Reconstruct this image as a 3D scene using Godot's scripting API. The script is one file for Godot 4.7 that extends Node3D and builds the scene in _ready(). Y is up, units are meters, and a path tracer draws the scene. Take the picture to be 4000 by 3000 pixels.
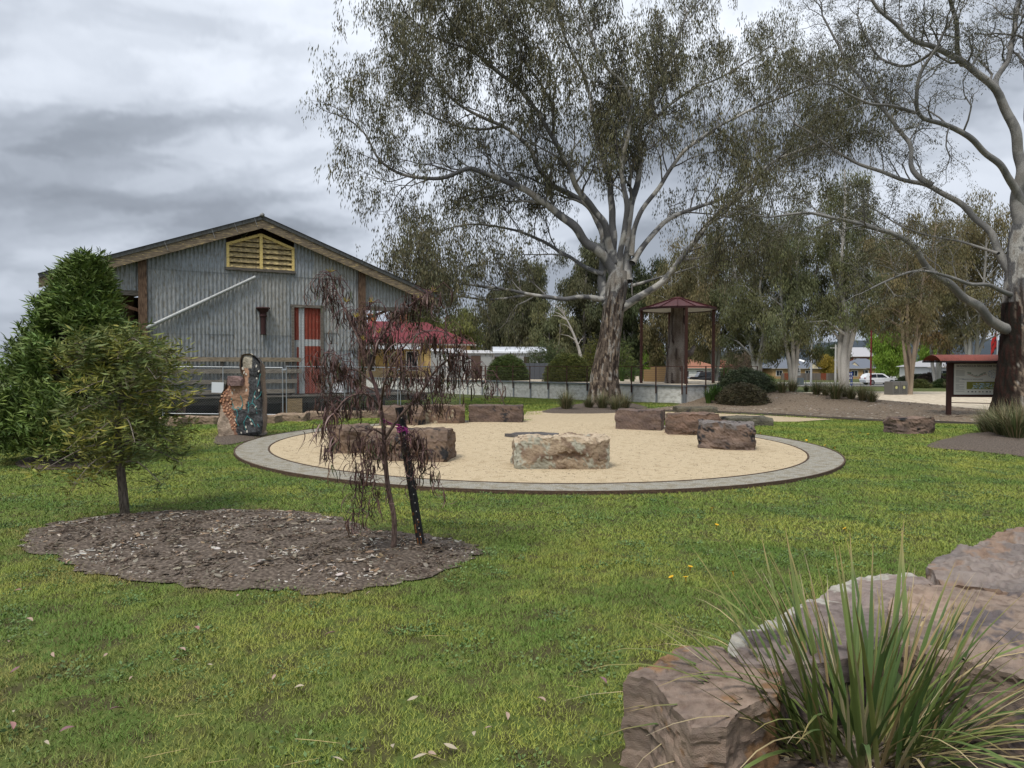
extends Node3D
# A park beside an old goods shed: gravel circle with boulders, gum trees, raised platform, overcast sky.
# Pixels named px, py below are those of the 4000 x 3000 photograph; they give directions, distances come from the ground or the thing's own plane.

const FPX := 2773.0
const EYE := 1.6
const PITCH := 0.02524
const PADC := Vector2(0.48, -14.6)
const PAD_OUT := 5.78
const PAD_IN := 5.2

var rng := RandomNumberGenerator.new()
var nz := FastNoiseLite.new()
var nzf := FastNoiseLite.new()
var used := {}
var M := {}
var beds: Array[PackedVector2Array] = []
var nograss: Array[PackedVector2Array] = []
var path_poly := PackedVector2Array()
var bank_poly := PackedVector2Array()
var t0 := 0

class Geo:
	var v := PackedVector3Array()
	var c := PackedColorArray()
	var t := PackedInt32Array()
	var u := PackedVector2Array()
	func vert(p: Vector3, col: Color) -> int:
		v.append(p)
		c.append(col)
		return v.size() - 1
	func tri(a: int, b: int, d: int) -> void:
		t.append(a)
		t.append(b)
		t.append(d)
	func quad(a: Vector3, b: Vector3, d: Vector3, e: Vector3, col: Color) -> void:
		var k := v.size()
		v.append(a); v.append(b); v.append(d); v.append(e)
		for i in 4:
			c.append(col)
		t.append_array(PackedInt32Array([k, k + 1, k + 2, k, k + 2, k + 3]))
	func face(a: Vector3, b: Vector3, d: Vector3, col: Color) -> void:
		var k := v.size()
		v.append(a); v.append(b); v.append(d)
		for i in 3:
			c.append(col)
		t.append_array(PackedInt32Array([k, k + 1, k + 2]))
	func box(x: Transform3D, s: Vector3, col: Color) -> void:
		var h := s * 0.5
		var q := []
		for i in 8:
			q.append(x * Vector3(h.x if i & 1 else -h.x, h.y if i & 2 else -h.y, h.z if i & 4 else -h.z))
		quad(q[4], q[5], q[7], q[6], col)
		quad(q[1], q[0], q[2], q[3], col)
		quad(q[5], q[1], q[3], q[7], col)
		quad(q[0], q[4], q[6], q[2], col)
		quad(q[6], q[7], q[3], q[2], col)
		quad(q[0], q[1], q[5], q[4], col)
	func bar(a: Vector3, b: Vector3, w: float, h: float, col: Color, up := Vector3.UP) -> void:
		var d := (b - a)
		var z := d.normalized()
		if absf(z.dot(up)) > 0.98:
			up = Vector3.RIGHT
		var x := up.cross(z).normalized()
		box(Transform3D(Basis(x, z.cross(x), z), (a + b) * 0.5), Vector3(w, h, d.length()), col)
	func tube(p: PackedVector3Array, r: PackedFloat32Array, n: int, cols: PackedColorArray, cap := true) -> void:
		var k := v.size()
		var m := p.size()
		var side := Vector3.ZERO
		for i in m:
			var d := (p[mini(i + 1, m - 1)] - p[maxi(i - 1, 0)]).normalized()
			if i == 0:
				side = d.cross(Vector3.FORWARD if absf(d.z) < 0.9 else Vector3.UP).normalized()
			else:
				side = (side - d * side.dot(d)).normalized()
			var other := d.cross(side)
			for j in n:
				var a := TAU * j / n
				v.append(p[i] + (side * cos(a) + other * sin(a)) * r[i])
				c.append(cols[i])
		for i in m - 1:
			for j in n:
				var a := k + i * n + j
				var b := k + i * n + (j + 1) % n
				t.append_array(PackedInt32Array([a, b, b + n, a, b + n, a + n]))
		if cap:
			for e in [0, m - 1]:
				var mid := vert(p[e], cols[e])
				for j in n:
					var a: int = k + e * n + j
					var b: int = k + e * n + (j + 1) % n
					if e == 0:
						tri(mid, b, a)
					else:
						tri(mid, a, b)
	func pipe(a: Vector3, b: Vector3, r: float, n: int, col: Color) -> void:
		tube(PackedVector3Array([a, b]), PackedFloat32Array([r, r]), n, PackedColorArray([col, col]))
	func mesh(smooth := true, mat: Material = null) -> ArrayMesh:
		var arr := []
		arr.resize(Mesh.ARRAY_MAX)
		var nt := t.size() / 3
		if smooth:
			var n := PackedVector3Array()
			n.resize(v.size())
			var idx := PackedInt32Array()
			idx.resize(t.size())
			for i in nt:
				var a := t[i * 3]
				var b := t[i * 3 + 1]
				var d := t[i * 3 + 2]
				var f := (v[b] - v[a]).cross(v[d] - v[a])
				n[a] += f
				n[b] += f
				n[d] += f
				idx[i * 3] = a
				idx[i * 3 + 1] = d
				idx[i * 3 + 2] = b
			for i in n.size():
				n[i] = n[i].normalized() if n[i].length_squared() > 1e-20 else Vector3.UP
			arr[Mesh.ARRAY_VERTEX] = v
			arr[Mesh.ARRAY_NORMAL] = n
			arr[Mesh.ARRAY_COLOR] = c
			arr[Mesh.ARRAY_INDEX] = idx
			if u.size() == v.size():
				arr[Mesh.ARRAY_TEX_UV] = u
		else:
			var fv := PackedVector3Array()
			var fn := PackedVector3Array()
			var fc := PackedColorArray()
			var fu := PackedVector2Array()
			fv.resize(nt * 3); fn.resize(nt * 3); fc.resize(nt * 3)
			var has := u.size() == v.size()
			if has:
				fu.resize(nt * 3)
			for i in nt:
				var a := t[i * 3]
				var b := t[i * 3 + 2]
				var d := t[i * 3 + 1]
				var f := (v[d] - v[a]).cross(v[b] - v[a]).normalized()
				var k := i * 3
				fv[k] = v[a]; fv[k + 1] = v[b]; fv[k + 2] = v[d]
				fn[k] = f; fn[k + 1] = f; fn[k + 2] = f
				fc[k] = c[a]; fc[k + 1] = c[b]; fc[k + 2] = c[d]
				if has:
					fu[k] = u[a]; fu[k + 1] = u[b]; fu[k + 2] = u[d]
			arr[Mesh.ARRAY_VERTEX] = fv
			arr[Mesh.ARRAY_NORMAL] = fn
			arr[Mesh.ARRAY_COLOR] = fc
			if has:
				arr[Mesh.ARRAY_TEX_UV] = fu
		var am := ArrayMesh.new()
		am.add_surface_from_arrays(Mesh.PRIMITIVE_TRIANGLES, arr)
		if mat:
			am.surface_set_material(0, mat)
		return am

# ---------- places ----------
func ray(px: float, py: float) -> Vector3:
	var d := Vector3((px - 2000.0) / FPX, -(py - 1500.0) / FPX, -1.0)
	return d.rotated(Vector3.RIGHT, -PITCH)

func at(px: float, py: float, d: float) -> Vector3:
	var r := ray(px, py)
	return Vector3(0, EYE, 0) + r * (d / -r.z)

func lerp_table(x: float, xs: Array, ys: Array) -> float:
	if x <= xs[0]:
		return ys[0]
	for i in range(1, xs.size()):
		if x <= xs[i]:
			return lerpf(ys[i - 1], ys[i], (x - xs[i - 1]) / (xs[i] - xs[i - 1]))
	return ys[-1]

const CREST := [Vector3(11.6, 0.85, -40.2), Vector3(13.4, 0.85, -39.3), Vector3(16.0, 0.62, -37.0), Vector3(18.0, 0.36, -33.5), Vector3(18.6, 0.06, -29.0)]
func gy(x: float, z: float) -> float:
	var y := -0.0103 * clampf(x, -14.0, 14.0) - lerp_table(-z, [20.5, 24.0, 37.0, 50.0, 105.0, 160.0, 400.0], [0.0, 0.22, 0.36, 0.47, 1.04, 1.3, 1.0])
	if z < -24.0 and z > -50.0 and x > 2.0 and x < 28.0:
		var best := 0.0
		for i in CREST.size() - 1:
			var a := Vector2(CREST[i].x, CREST[i].z)
			var b := Vector2(CREST[i + 1].x, CREST[i + 1].z)
			var p := Vector2(x, z)
			var t := clampf((p - a).dot(b - a) / (b - a).length_squared(), 0, 1)
			var dist := p.distance_to(a.lerp(b, t))
			best = maxf(best, lerpf(CREST[i].y, CREST[i + 1].y, t) * exp(-dist * dist / 8.0))
		y += best
	return y

func gpt(x: float, z: float, up := 0.0) -> Vector3:
	return Vector3(x, gy(x, z) + up, z)

func gnd(px: float, py: float, up := 0.0) -> Vector3:
	var r := ray(px, py)
	r /= -r.z
	var d := 0.3
	while d < 300.0:
		var p := Vector3(0, EYE, 0) + r * d
		if p.y < gy(p.x, p.z) + up:
			break
		d += 0.02 + d * 0.002
	var q := Vector3(0, EYE, 0) + r * d
	return Vector3(q.x, gy(q.x, q.z) + up, q.z)

func ppoly(pts: Array, up := 0.0) -> PackedVector2Array:
	var o := PackedVector2Array()
	for p in pts:
		var g := gnd(p[0], p[1], up)
		o.append(Vector2(g.x, g.z))
	return o

func smooth_poly(p: PackedVector2Array, steps := 6) -> PackedVector2Array:
	var o := PackedVector2Array()
	var n := p.size()
	for i in n:
		for k in steps:
			o.append(p[i].cubic_interpolate(p[(i + 1) % n], p[(i - 1 + n) % n], p[(i + 2) % n], float(k) / steps))
	return o

# ---------- nodes ----------
func numbered(n: String) -> String:
	var k: int = used.get(n, 0)
	used[n] = k + 1
	return n if k == 0 else "%s_%03d" % [n, k]

func thing(called: String, label: String, category: String, where := Vector3.ZERO, turn := 0.0, group := "") -> Node3D:
	var o := Node3D.new()
	o.name = numbered(called)
	add_child(o)
	o.position = where
	o.rotation.y = turn
	tag(o, label, category, group)
	return o

func tag(o: Node, label: String, category: String, group := "") -> void:
	o.set_meta("label", label)
	o.set_meta("category", category)
	if group != "":
		o.set_meta("group", group)

func part(called: String, m: Mesh, mat: Material, parent: Node) -> MeshInstance3D:
	var o := MeshInstance3D.new()
	o.name = called
	o.mesh = m
	if mat:
		o.material_override = mat
	parent.add_child(o, true)
	return o

func single(called: String, m: Mesh, mat: Material, label: String, category: String, group := "", where := Vector3.ZERO) -> MeshInstance3D:
	var o := MeshInstance3D.new()
	o.name = numbered(called)
	o.mesh = m
	o.material_override = mat
	add_child(o)
	o.position = where
	tag(o, label, category, group)
	return o

func struct(called: String, m: Mesh, mat: Material) -> MeshInstance3D:
	var o := MeshInstance3D.new()
	o.name = called
	o.mesh = m
	o.material_override = mat
	o.set_meta("kind", "structure")
	add_child(o)
	return o

func scatter(called: String, m: Mesh, mat: Material, xf: Array, cols: PackedColorArray, parent: Node, stuff := true) -> MultiMeshInstance3D:
	var mm := MultiMesh.new()
	mm.transform_format = MultiMesh.TRANSFORM_3D
	mm.use_colors = true
	mm.mesh = m
	mm.instance_count = xf.size()
	for i in xf.size():
		mm.set_instance_transform(i, xf[i])
		mm.set_instance_color(i, cols[i])
	var o := MultiMeshInstance3D.new()
	o.name = called
	o.multimesh = mm
	o.material_override = mat
	if stuff:
		o.set_meta("kind", "stuff")
	parent.add_child(o, true)
	return o

# ---------- materials ----------
func lin(r: float, g: float, b: float) -> Color:
	return Color(r, g, b).linear_to_srgb()

func sm(col: Color, rough := 0.85, metal := 0.0) -> StandardMaterial3D:   # col is a linear base colour
	var m := StandardMaterial3D.new()
	m.albedo_color = col.linear_to_srgb()
	m.roughness = rough
	m.metallic = metal
	m.metallic_specular = 0.35
	return m

func vm(rough := 0.85, metal := 0.0) -> StandardMaterial3D:                # colour from the vertices
	var m := sm(Color.WHITE, rough, metal)
	m.vertex_color_use_as_albedo = true
	return m

func ramp(cols: Array, offs: Array) -> Gradient:
	var g := Gradient.new()
	var p := PackedColorArray()
	for c in cols:
		p.append(c.linear_to_srgb())
	g.colors = p
	g.offsets = PackedFloat32Array(offs)
	return g

func ntex(s: int, freq: float, cols: Array, offs: Array, oct := 4, kind := FastNoiseLite.TYPE_SIMPLEX_SMOOTH, size := 512) -> NoiseTexture2D:
	var n := FastNoiseLite.new()
	n.seed = s
	n.noise_type = kind
	n.frequency = freq
	n.fractal_octaves = oct
	var t := NoiseTexture2D.new()
	t.width = size
	t.height = size
	t.seamless = true
	t.noise = n
	t.color_ramp = ramp(cols, offs)
	return t

func tri_tex(m: StandardMaterial3D, tex: Texture2D, tile: Vector3) -> StandardMaterial3D:   # tile: size in metres along each axis
	m.albedo_texture = tex
	m.uv1_triplanar = true
	m.uv1_world_triplanar = true
	m.uv1_scale = Vector3(1.0 / tile.x, 1.0 / tile.y, 1.0 / tile.z)
	return m

func relief(m: StandardMaterial3D, tex: Texture2D, cm: float) -> StandardMaterial3D:
	m.heightmap_enabled = true
	m.heightmap_texture = tex
	m.heightmap_scale = cm
	return m

func grey(a: float) -> Color:
	return Color(a, a, a)

func vary(c: Color, k: float) -> Color:
	var f := 1.0 + rng.randf_range(-k, k)
	return Color(c.r * f * (1.0 + rng.randf_range(-k, k) * 0.3), c.g * f, c.b * f * (1.0 + rng.randf_range(-k, k) * 0.3))

func note(s: String) -> void:
	print("%6.2f s  %s" % [(Time.get_ticks_msec() - t0) / 1000.0, s])

func _ready() -> void:
	t0 = Time.get_ticks_msec()
	rng.seed = 4711
	nz.seed = 3
	nz.frequency = 1.0
	nz.fractal_octaves = 3
	nz.noise_type = FastNoiseLite.TYPE_SIMPLEX_SMOOTH
	nzf.seed = 8
	nzf.frequency = 1.0
	nzf.fractal_type = FastNoiseLite.FRACTAL_NONE
	nzf.noise_type = FastNoiseLite.TYPE_SIMPLEX_SMOOTH
	# camera
	var cam := Camera3D.new()
	cam.name = "camera"
	cam.fov = rad_to_deg(2.0 * atan(1500.0 / FPX))
	cam.near = 0.05
	cam.far = 4000.0
	cam.position = Vector3(0, EYE, 0)
	cam.rotation.x = -PITCH
	add_child(cam)
	# sky and exposure
	var env := Environment.new()
	env.background_mode = Environment.BG_SKY
	env.sky = Sky.new()
	var pm := PanoramaSkyMaterial.new()
	pm.panorama = cloud_sky()
	env.sky.sky_material = pm
	env.tonemap_mode = Environment.TONE_MAPPER_LINEAR
	env.tonemap_exposure = 1.68
	env.sdfgi_enabled = true
	env.ssao_enabled = true
	env.ssil_enabled = true
	var we := WorldEnvironment.new()
	we.name = "world_environment"
	we.environment = env
	add_child(we)
	var sun := DirectionalLight3D.new()
	sun.name = "sun"
	sun.light_energy = 0.5
	sun.light_angular_distance = 14.0
	sun.light_color = Color(1.0, 0.97, 0.92)
	sun.shadow_enabled = true
	sun.rotation_degrees = Vector3(-58, -28, 0)
	add_child(sun)
	note("sky")
	materials()
	layout()
	ground()
	note("ground")
	platform()
	goods_shed()
	note("shed")
	far_buildings()
	note("buildings")
	great_gum()
	leaning_gum()
	note("big gums")
	back_trees()
	note("back trees")
	boulders()
	note("boulders")
	mosaic_stone()
	site_fence()
	shelter()
	information_board()
	street_things()
	vehicles()
	note("things")
	planted_trees()
	note("planted trees")
	foreground()
	tussocks()
	lawn()
	note("lawn")
	litter()
	note("done")

# ---------- sky ----------
func cloud_sky() -> ImageTexture:
	var w := 2048
	var h := 1024
	var im := Image.create(w, h, false, Image.FORMAT_RGBF)
	var a := FastNoiseLite.new()
	a.seed = 21
	a.frequency = 1.0
	a.fractal_octaves = 5
	a.fractal_gain = 0.52
	a.domain_warp_enabled = true
	a.domain_warp_amplitude = 0.35
	a.domain_warp_frequency = 0.7
	var b := FastNoiseLite.new()
	b.seed = 5
	b.frequency = 1.0
	b.fractal_octaves = 3
	for j in h:
		var el := (0.5 - (j + 0.5) / h) * PI
		if el < -0.06:
			for i in w:
				im.set_pixel(i, j, Color(0.10, 0.10, 0.09))
			continue
		var ce := cos(el)
		var y := maxf(sin(el), 0.0)
		var f := 1.0 / (y + 0.16)
		for i in w:
			var az := ((i + 0.5) / w - 0.5) * TAU     # 0 looks along -z, grows to the right
			var x := sin(az) * ce * f
			var z := cos(az) * ce * f
			# big banks of cloud drawn out across the view
			var n := a.get_noise_2d(x * 0.42 + z * 0.18 + 3.1, z * 0.62 - x * 0.1 + 7.7)
			var s := b.get_noise_2d(x * 0.16 + 11.0, z * 0.2 + 2.0)
			var v := 0.5 + 1.25 * n + 0.55 * s
			v = clampf(v, 0.0, 1.0)
			v = v * v * (3.0 - 2.0 * v)
			# the banks seen over the shed: slate bellies low and high, a pale break between them
			var ad := rad_to_deg(az)
			var ed := rad_to_deg(el)
			if absf(ad) < 60.0:
				v += -0.30 * exp(-pow((ad + 33.0) / 9.0, 2.0) - pow((ed - 19.0) / 3.0, 2.0)) + 0.22 * exp(-pow((ad + 22.0) / 6.0, 2.0) - pow((ed - 17.0) / 3.5, 2.0)) + 0.28 * exp(-pow((ad + 15.0) / 6.0, 2.0) - pow((ed - 23.0) / 3.0, 2.0)) - 0.25 * exp(-pow((ad + 13.0) / 9.0, 2.0) - pow((ed - 28.5) / 2.5, 2.0)) - 0.25 * exp(-pow((ad + 32.0) / 9.0, 2.0) - pow((ed - 9.5) / 1.8, 2.0))
				v = clampf(v, 0.0, 1.0)
			var k := lerpf(0.22, 0.57, v)
			k *= 0.62 * (1.0 + 2.0 * y)                    # an overcast sky is brighter overhead
			k = lerpf(k, 0.36, exp(-y * 11.0) * 0.5)
			var t := clampf((k - 0.2) / 0.45, 0.0, 1.0)
			im.set_pixel(i, j, Color(k * lerpf(0.86, 0.94, t), k * lerpf(0.965, 0.995, t), k * lerpf(1.14, 1.085, t)))
	return ImageTexture.create_from_image(im)

# ---------- materials ----------
func materials() -> void:
	var speck := ntex(31, 0.09, [grey(0.0), grey(0.5), grey(1.0)], [0.25, 0.5, 0.75], 3)
	var fine := ntex(32, 0.22, [grey(0.0), grey(1.0)], [0.2, 0.8], 2)
	M.fine = fine
	M.speck = speck
	# lawn earth
	M.soil = tri_tex(sm(Color.WHITE, 0.95), ntex(33, 0.02, [Color(0.055, 0.05, 0.02), Color(0.075, 0.085, 0.022), Color(0.07, 0.10, 0.022), Color(0.12, 0.125, 0.035)], [0.2, 0.42, 0.6, 0.85], 5), Vector3(3.1, 3.1, 3.1))
	# pale crushed granite
	var peb := ntex(34, 0.11, [Color(0.24, 0.185, 0.12), Color(0.45, 0.36, 0.235), Color(0.54, 0.445, 0.305), Color(0.66, 0.57, 0.42)], [0.1, 0.35, 0.65, 0.95], 2, FastNoiseLite.TYPE_CELLULAR, 1024)
	M.granite = relief(tri_tex(sm(Color.WHITE, 0.9), peb, Vector3(1.7, 1.7, 1.7)), peb, 0.6)
	M.granite.detail_enabled = true
	M.granite.detail_blend_mode = BaseMaterial3D.BLEND_MODE_MUL
	M.granite.detail_albedo = ntex(35, 0.012, [Color(0.80, 0.78, 0.74), Color(1, 1, 1), Color(0.9, 0.9, 0.88)], [0.2, 0.5, 0.8], 5)
	M.granite.detail_uv_layer = BaseMaterial3D.DETAIL_UV_1
	var rg := ntex(36, 0.10, [Color(0.08, 0.075, 0.065), Color(0.24, 0.23, 0.20), Color(0.34, 0.32, 0.27), Color(0.46, 0.44, 0.40)], [0.1, 0.35, 0.65, 0.95], 3, FastNoiseLite.TYPE_CELLULAR, 1024)
	M.ring = relief(tri_tex(sm(Color.WHITE, 0.9), rg, Vector3(1.9, 1.9, 1.9)), rg, 0.8)
	M.ring.detail_enabled = true
	M.ring.detail_blend_mode = BaseMaterial3D.BLEND_MODE_MUL
	M.ring.detail_albedo = ntex(55, 0.016, [Color(0.74, 0.69, 0.6), Color(0.9, 0.87, 0.8), Color(1, 1, 1), Color(0.96, 0.96, 0.95)], [0.25, 0.42, 0.6, 0.8], 5)
	var cp := ntex(37, 0.02, [Color(0.34, 0.28, 0.20), Color(0.50, 0.43, 0.33), Color(0.58, 0.51, 0.41)], [0.15, 0.5, 0.9], 6)
	M.carpark = tri_tex(sm(Color.WHITE, 0.92), cp, Vector3(6, 6, 6))
	var mu := ntex(38, 0.06, [Color(0.04, 0.031, 0.025), Color(0.085, 0.067, 0.053), Color(0.14, 0.112, 0.09), Color(0.24, 0.205, 0.165)], [0.15, 0.45, 0.7, 0.95], 5)
	M.mulch = relief(tri_tex(sm(Color.WHITE, 0.95), mu, Vector3(1.3, 1.3, 1.3)), mu, 1.5)
	var bk := ntex(39, 0.05, [Color(0.085, 0.062, 0.045), Color(0.17, 0.13, 0.092), Color(0.23, 0.18, 0.13), Color(0.33, 0.27, 0.20)], [0.15, 0.45, 0.7, 0.95], 5)
	M.bank = relief(tri_tex(sm(Color.WHITE, 0.95), bk, Vector3(2.3, 2.3, 2.3)), bk, 1.5)
	M.asphalt = tri_tex(sm(Color.WHITE, 0.8), ntex(40, 0.05, [Color(0.075, 0.078, 0.085), Color(0.12, 0.123, 0.13)], [0.2, 0.8], 4), Vector3(4, 4, 4))
	M.concrete = tri_tex(sm(Color.WHITE, 0.85), ntex(41, 0.012, [Color(0.46, 0.45, 0.41), Color(0.66, 0.655, 0.62), Color(0.72, 0.72, 0.69)], [0.2, 0.5, 0.8], 5), Vector3(1.7, 1.7, 1.7))
	M.vert = vm(0.85)
	M.steel = vm(0.45, 0.55)
	M.leaf = vm(0.6)
	M.leaf.cull_mode = BaseMaterial3D.CULL_DISABLED
	M.leaf.backlight_enabled = true
	M.leaf.backlight = Color(0.22, 0.25, 0.12)
	M.gumleaf = vm(0.55)
	M.gumleaf.cull_mode = BaseMaterial3D.CULL_DISABLED
	# rusted steel edging
	M.edging = tri_tex(sm(Color.WHITE, 0.85), ntex(42, 0.03, [Color(0.045, 0.03, 0.022), Color(0.085, 0.056, 0.038), Color(0.13, 0.08, 0.05)], [0.2, 0.55, 0.9], 4), Vector3(0.9, 0.4, 0.9))
	# old galvanised iron, streaked down the sheet
	var gz := ntex(43, 0.02, [Color(0.19, 0.185, 0.17), Color(0.27, 0.285, 0.295), Color(0.305, 0.325, 0.34), Color(0.37, 0.38, 0.375)], [0.1, 0.4, 0.65, 0.95], 5)
	M.galv = tri_tex(vm(0.62, 0.15), gz, Vector3(0.9, 3.5, 0.9))
	M.galv.detail_enabled = true
	M.galv.detail_blend_mode = BaseMaterial3D.BLEND_MODE_MUL
	M.galv.detail_albedo = ntex(56, 0.03, [Color(0.72, 0.62, 0.5), Color(0.92, 0.9, 0.86), Color(1, 1, 1), Color(1, 1, 1)], [0.22, 0.36, 0.5, 0.8], 5)
	M.roofrust = tri_tex(sm(Color.WHITE, 0.8), ntex(44, 0.02, [Color(0.05, 0.022, 0.018), Color(0.11, 0.04, 0.03), Color(0.17, 0.13, 0.12)], [0.2, 0.55, 0.9], 4), Vector3(1.1, 1.1, 1.1))
	# red oxide paint worn to zinc
	var rp := ntex(45, 0.02, [Color(0.17, 0.032, 0.02), Color(0.20, 0.042, 0.026), Color(0.23, 0.065, 0.042), Color(0.28, 0.25, 0.23)], [0.3, 0.62, 0.76, 0.84], 5)
	M.redpaint = tri_tex(sm(Color.WHITE, 0.75), rp, Vector3(0.28, 2.4, 0.28))
	# flaking cream paint over grey timber
	var yp := ntex(46, 0.022, [Color(0.11, 0.085, 0.06), Color(0.15, 0.115, 0.08), Color(0.55, 0.43, 0.19), Color(0.60, 0.48, 0.23)], [0.36, 0.50, 0.515, 0.8], 5)
	M.flake = tri_tex(sm(Color.WHITE, 0.8), yp, Vector3(1.9, 0.35, 1.9))
	var yb := ntex(47, 0.02, [Color(0.10, 0.08, 0.058), Color(0.17, 0.135, 0.095), Color(0.21, 0.17, 0.12), Color(0.60, 0.46, 0.19)], [0.25, 0.5, 0.74, 0.76], 5)
	M.barge = tri_tex(sm(Color.WHITE, 0.85), yb, Vector3(2.6, 0.55, 2.6))
	M.cream = tri_tex(sm(Color.WHITE, 0.75), ntex(48, 0.02, [Color(0.16, 0.12, 0.08), Color(0.60, 0.46, 0.17), Color(0.68, 0.53, 0.21)], [0.22, 0.26, 0.8], 4), Vector3(0.7, 0.7, 0.7))
	# weathered timber, grain along the plank
	var wt := ntex(49, 0.016, [Color(0.055, 0.047, 0.04), Color(0.14, 0.125, 0.108), Color(0.22, 0.20, 0.175)], [0.2, 0.5, 0.85], 5)
	M.timber = relief(tri_tex(vm(0.9), wt, Vector3(2.4, 0.22, 2.4)), wt, 0.5)
	M.post = relief(tri_tex(vm(0.9), ntex(50, 0.016, [Color(0.05, 0.03, 0.02), Color(0.12, 0.075, 0.05), Color(0.19, 0.13, 0.09)], [0.2, 0.5, 0.85], 5), Vector3(0.25, 2.4, 0.25)), wt, 0.5)
	# sandstone: bands of brown and purple
	var st := ntex(51, 0.02, [Color(0.6, 0.56, 0.54), Color(0.86, 0.84, 0.82), Color(1, 1, 1), Color(1.0, 0.96, 0.91)], [0.15, 0.4, 0.65, 0.9], 6)
	M.stone = relief(tri_tex(vm(0.9), st, Vector3(0.8, 0.4, 0.8)), st, 0.9)
	M.slab = relief(tri_tex(vm(0.85), st, Vector3(0.9, 0.4, 0.9)), M.fine, 0.25)
	# bark
	var br := ntex(52, 0.03, [Color(0.35, 0.33, 0.32), Color(0.8, 0.8, 0.8), Color(1, 1, 1)], [0.2, 0.5, 0.8], 5)
	M.bark = relief(tri_tex(vm(0.9), br, Vector3(0.35, 1.7, 0.35)), br, 2.0)
	M.limb = tri_tex(vm(0.85), ntex(53, 0.03, [Color(0.62, 0.61, 0.6), Color(0.95, 0.95, 0.95), Color(1, 1, 1)], [0.2, 0.5, 0.8], 4), Vector3(0.6, 0.9, 0.6))
	M.twig = vm(0.9)
	M.plank = relief(tri_tex(vm(0.9), ntex(57, 0.016, [Color(0.10, 0.085, 0.068), Color(0.24, 0.21, 0.175), Color(0.34, 0.30, 0.25)], [0.2, 0.5, 0.85], 5), Vector3(2.4, 0.22, 2.4)), wt, 0.5)
	M.zinc = tri_tex(vm(0.5, 0.2), ntex(58, 0.03, [Color(0.30, 0.31, 0.31), Color(0.40, 0.42, 0.43)], [0.3, 0.7], 4), Vector3(1, 1, 1))
	M.brick = tri_tex(sm(Color.WHITE, 0.9), ntex(54, 0.05, [Color(0.30, 0.19, 0.09), Color(0.42, 0.28, 0.14)], [0.3, 0.7], 4), Vector3(1, 1, 1))
	M.glass = sm(Color(0.02, 0.025, 0.03), 0.08)
	M.shrubclump = clump(14, 0.09, 0.12, 0.09, 0.032, -0.2, 10)
	M.leafgreen = sm(Color(0.09, 0.15, 0.035), 0.6)
	M.leafgreen.cull_mode = BaseMaterial3D.CULL_DISABLED
	M.white = sm(Color(0.75, 0.75, 0.73), 0.6)

func ragged(p: PackedVector2Array) -> PackedVector2Array:
	var o := PackedVector2Array()
	for q in p:
		o.append(q + Vector2(nz.get_noise_2d(q.x * 2.3, q.y * 2.3), nz.get_noise_2d(q.x * 2.3 + 50.0, q.y * 2.3)) * 0.10 + Vector2(nzf.get_noise_2d(q.x * 7.0, q.y * 7.0), nzf.get_noise_2d(q.x * 7.0 + 50.0, q.y * 7.0)) * 0.05)
	return o

func layout() -> void:
	beds.append(smooth_poly(ppoly([[85, 2120], [180, 2062], [330, 2028], [560, 2004], [820, 1995], [1100, 1998], [1300, 2026], [1480, 2075], [1700, 2098], [1880, 2138], [1850, 2182], [1730, 2235], [1560, 2290], [1300, 2322], [1050, 2316], [750, 2298], [480, 2268], [300, 2228], [160, 2180]]), 14))
	beds[0] = ragged(beds[0])
	beds.append(smooth_poly(ppoly([[60, 1812], [130, 1785], [300, 1768], [480, 1775], [520, 1800], [420, 1828], [220, 1838], [100, 1832]])))
	beds.append(smooth_poly(ppoly([[2110, 1612], [2200, 1588], [2300, 1575], [2450, 1574], [2530, 1592], [2480, 1610], [2300, 1618]])))
	beds.append(smooth_poly(ppoly([[3620, 1745], [3750, 1702], [3860, 1690], [4100, 1690], [4300, 1735], [4100, 1790], [3950, 1780], [3800, 1764]])))
	beds.append(smooth_poly(ppoly([[835, 1730], [870, 1692], [1010, 1678], [1045, 1690], [1020, 1708], [900, 1738]])))
	path_poly = ppoly([[2050, 1655], [2046, 1625], [2060, 1608], [2250, 1606], [2430, 1606], [2600, 1610], [2800, 1616], [3000, 1625], [3250, 1640], [3120, 1649], [2960, 1650], [2830, 1646], [2640, 1637], [2560, 1640], [2400, 1660], [2200, 1665]])
	bank_poly = ppoly([[2500, 1604], [2640, 1610], [2800, 1614], [3000, 1622], [3250, 1637], [3450, 1648], [3650, 1654], [3860, 1662]])
	for p in [Vector2(21.5, -27), Vector2(21.6, -30), Vector2(20.9, -34), Vector2(20.2, -38), Vector2(18, -42), Vector2(14, -44), Vector2(11, -42), Vector2(9.05, -37.3)]:
		bank_poly.append(p)

func inside(p: Vector2, polys: Array) -> bool:
	for q in polys:
		if Geometry2D.is_point_in_polygon(p, q):
			return true
	return false

func edge_distance(p: Vector2, q: PackedVector2Array) -> float:
	var best := 1e9
	for i in q.size():
		best = minf(best, p.distance_squared_to(Geometry2D.get_closest_point_to_segment(p, q[i], q[(i + 1) % q.size()])))
	return sqrt(best)

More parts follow.
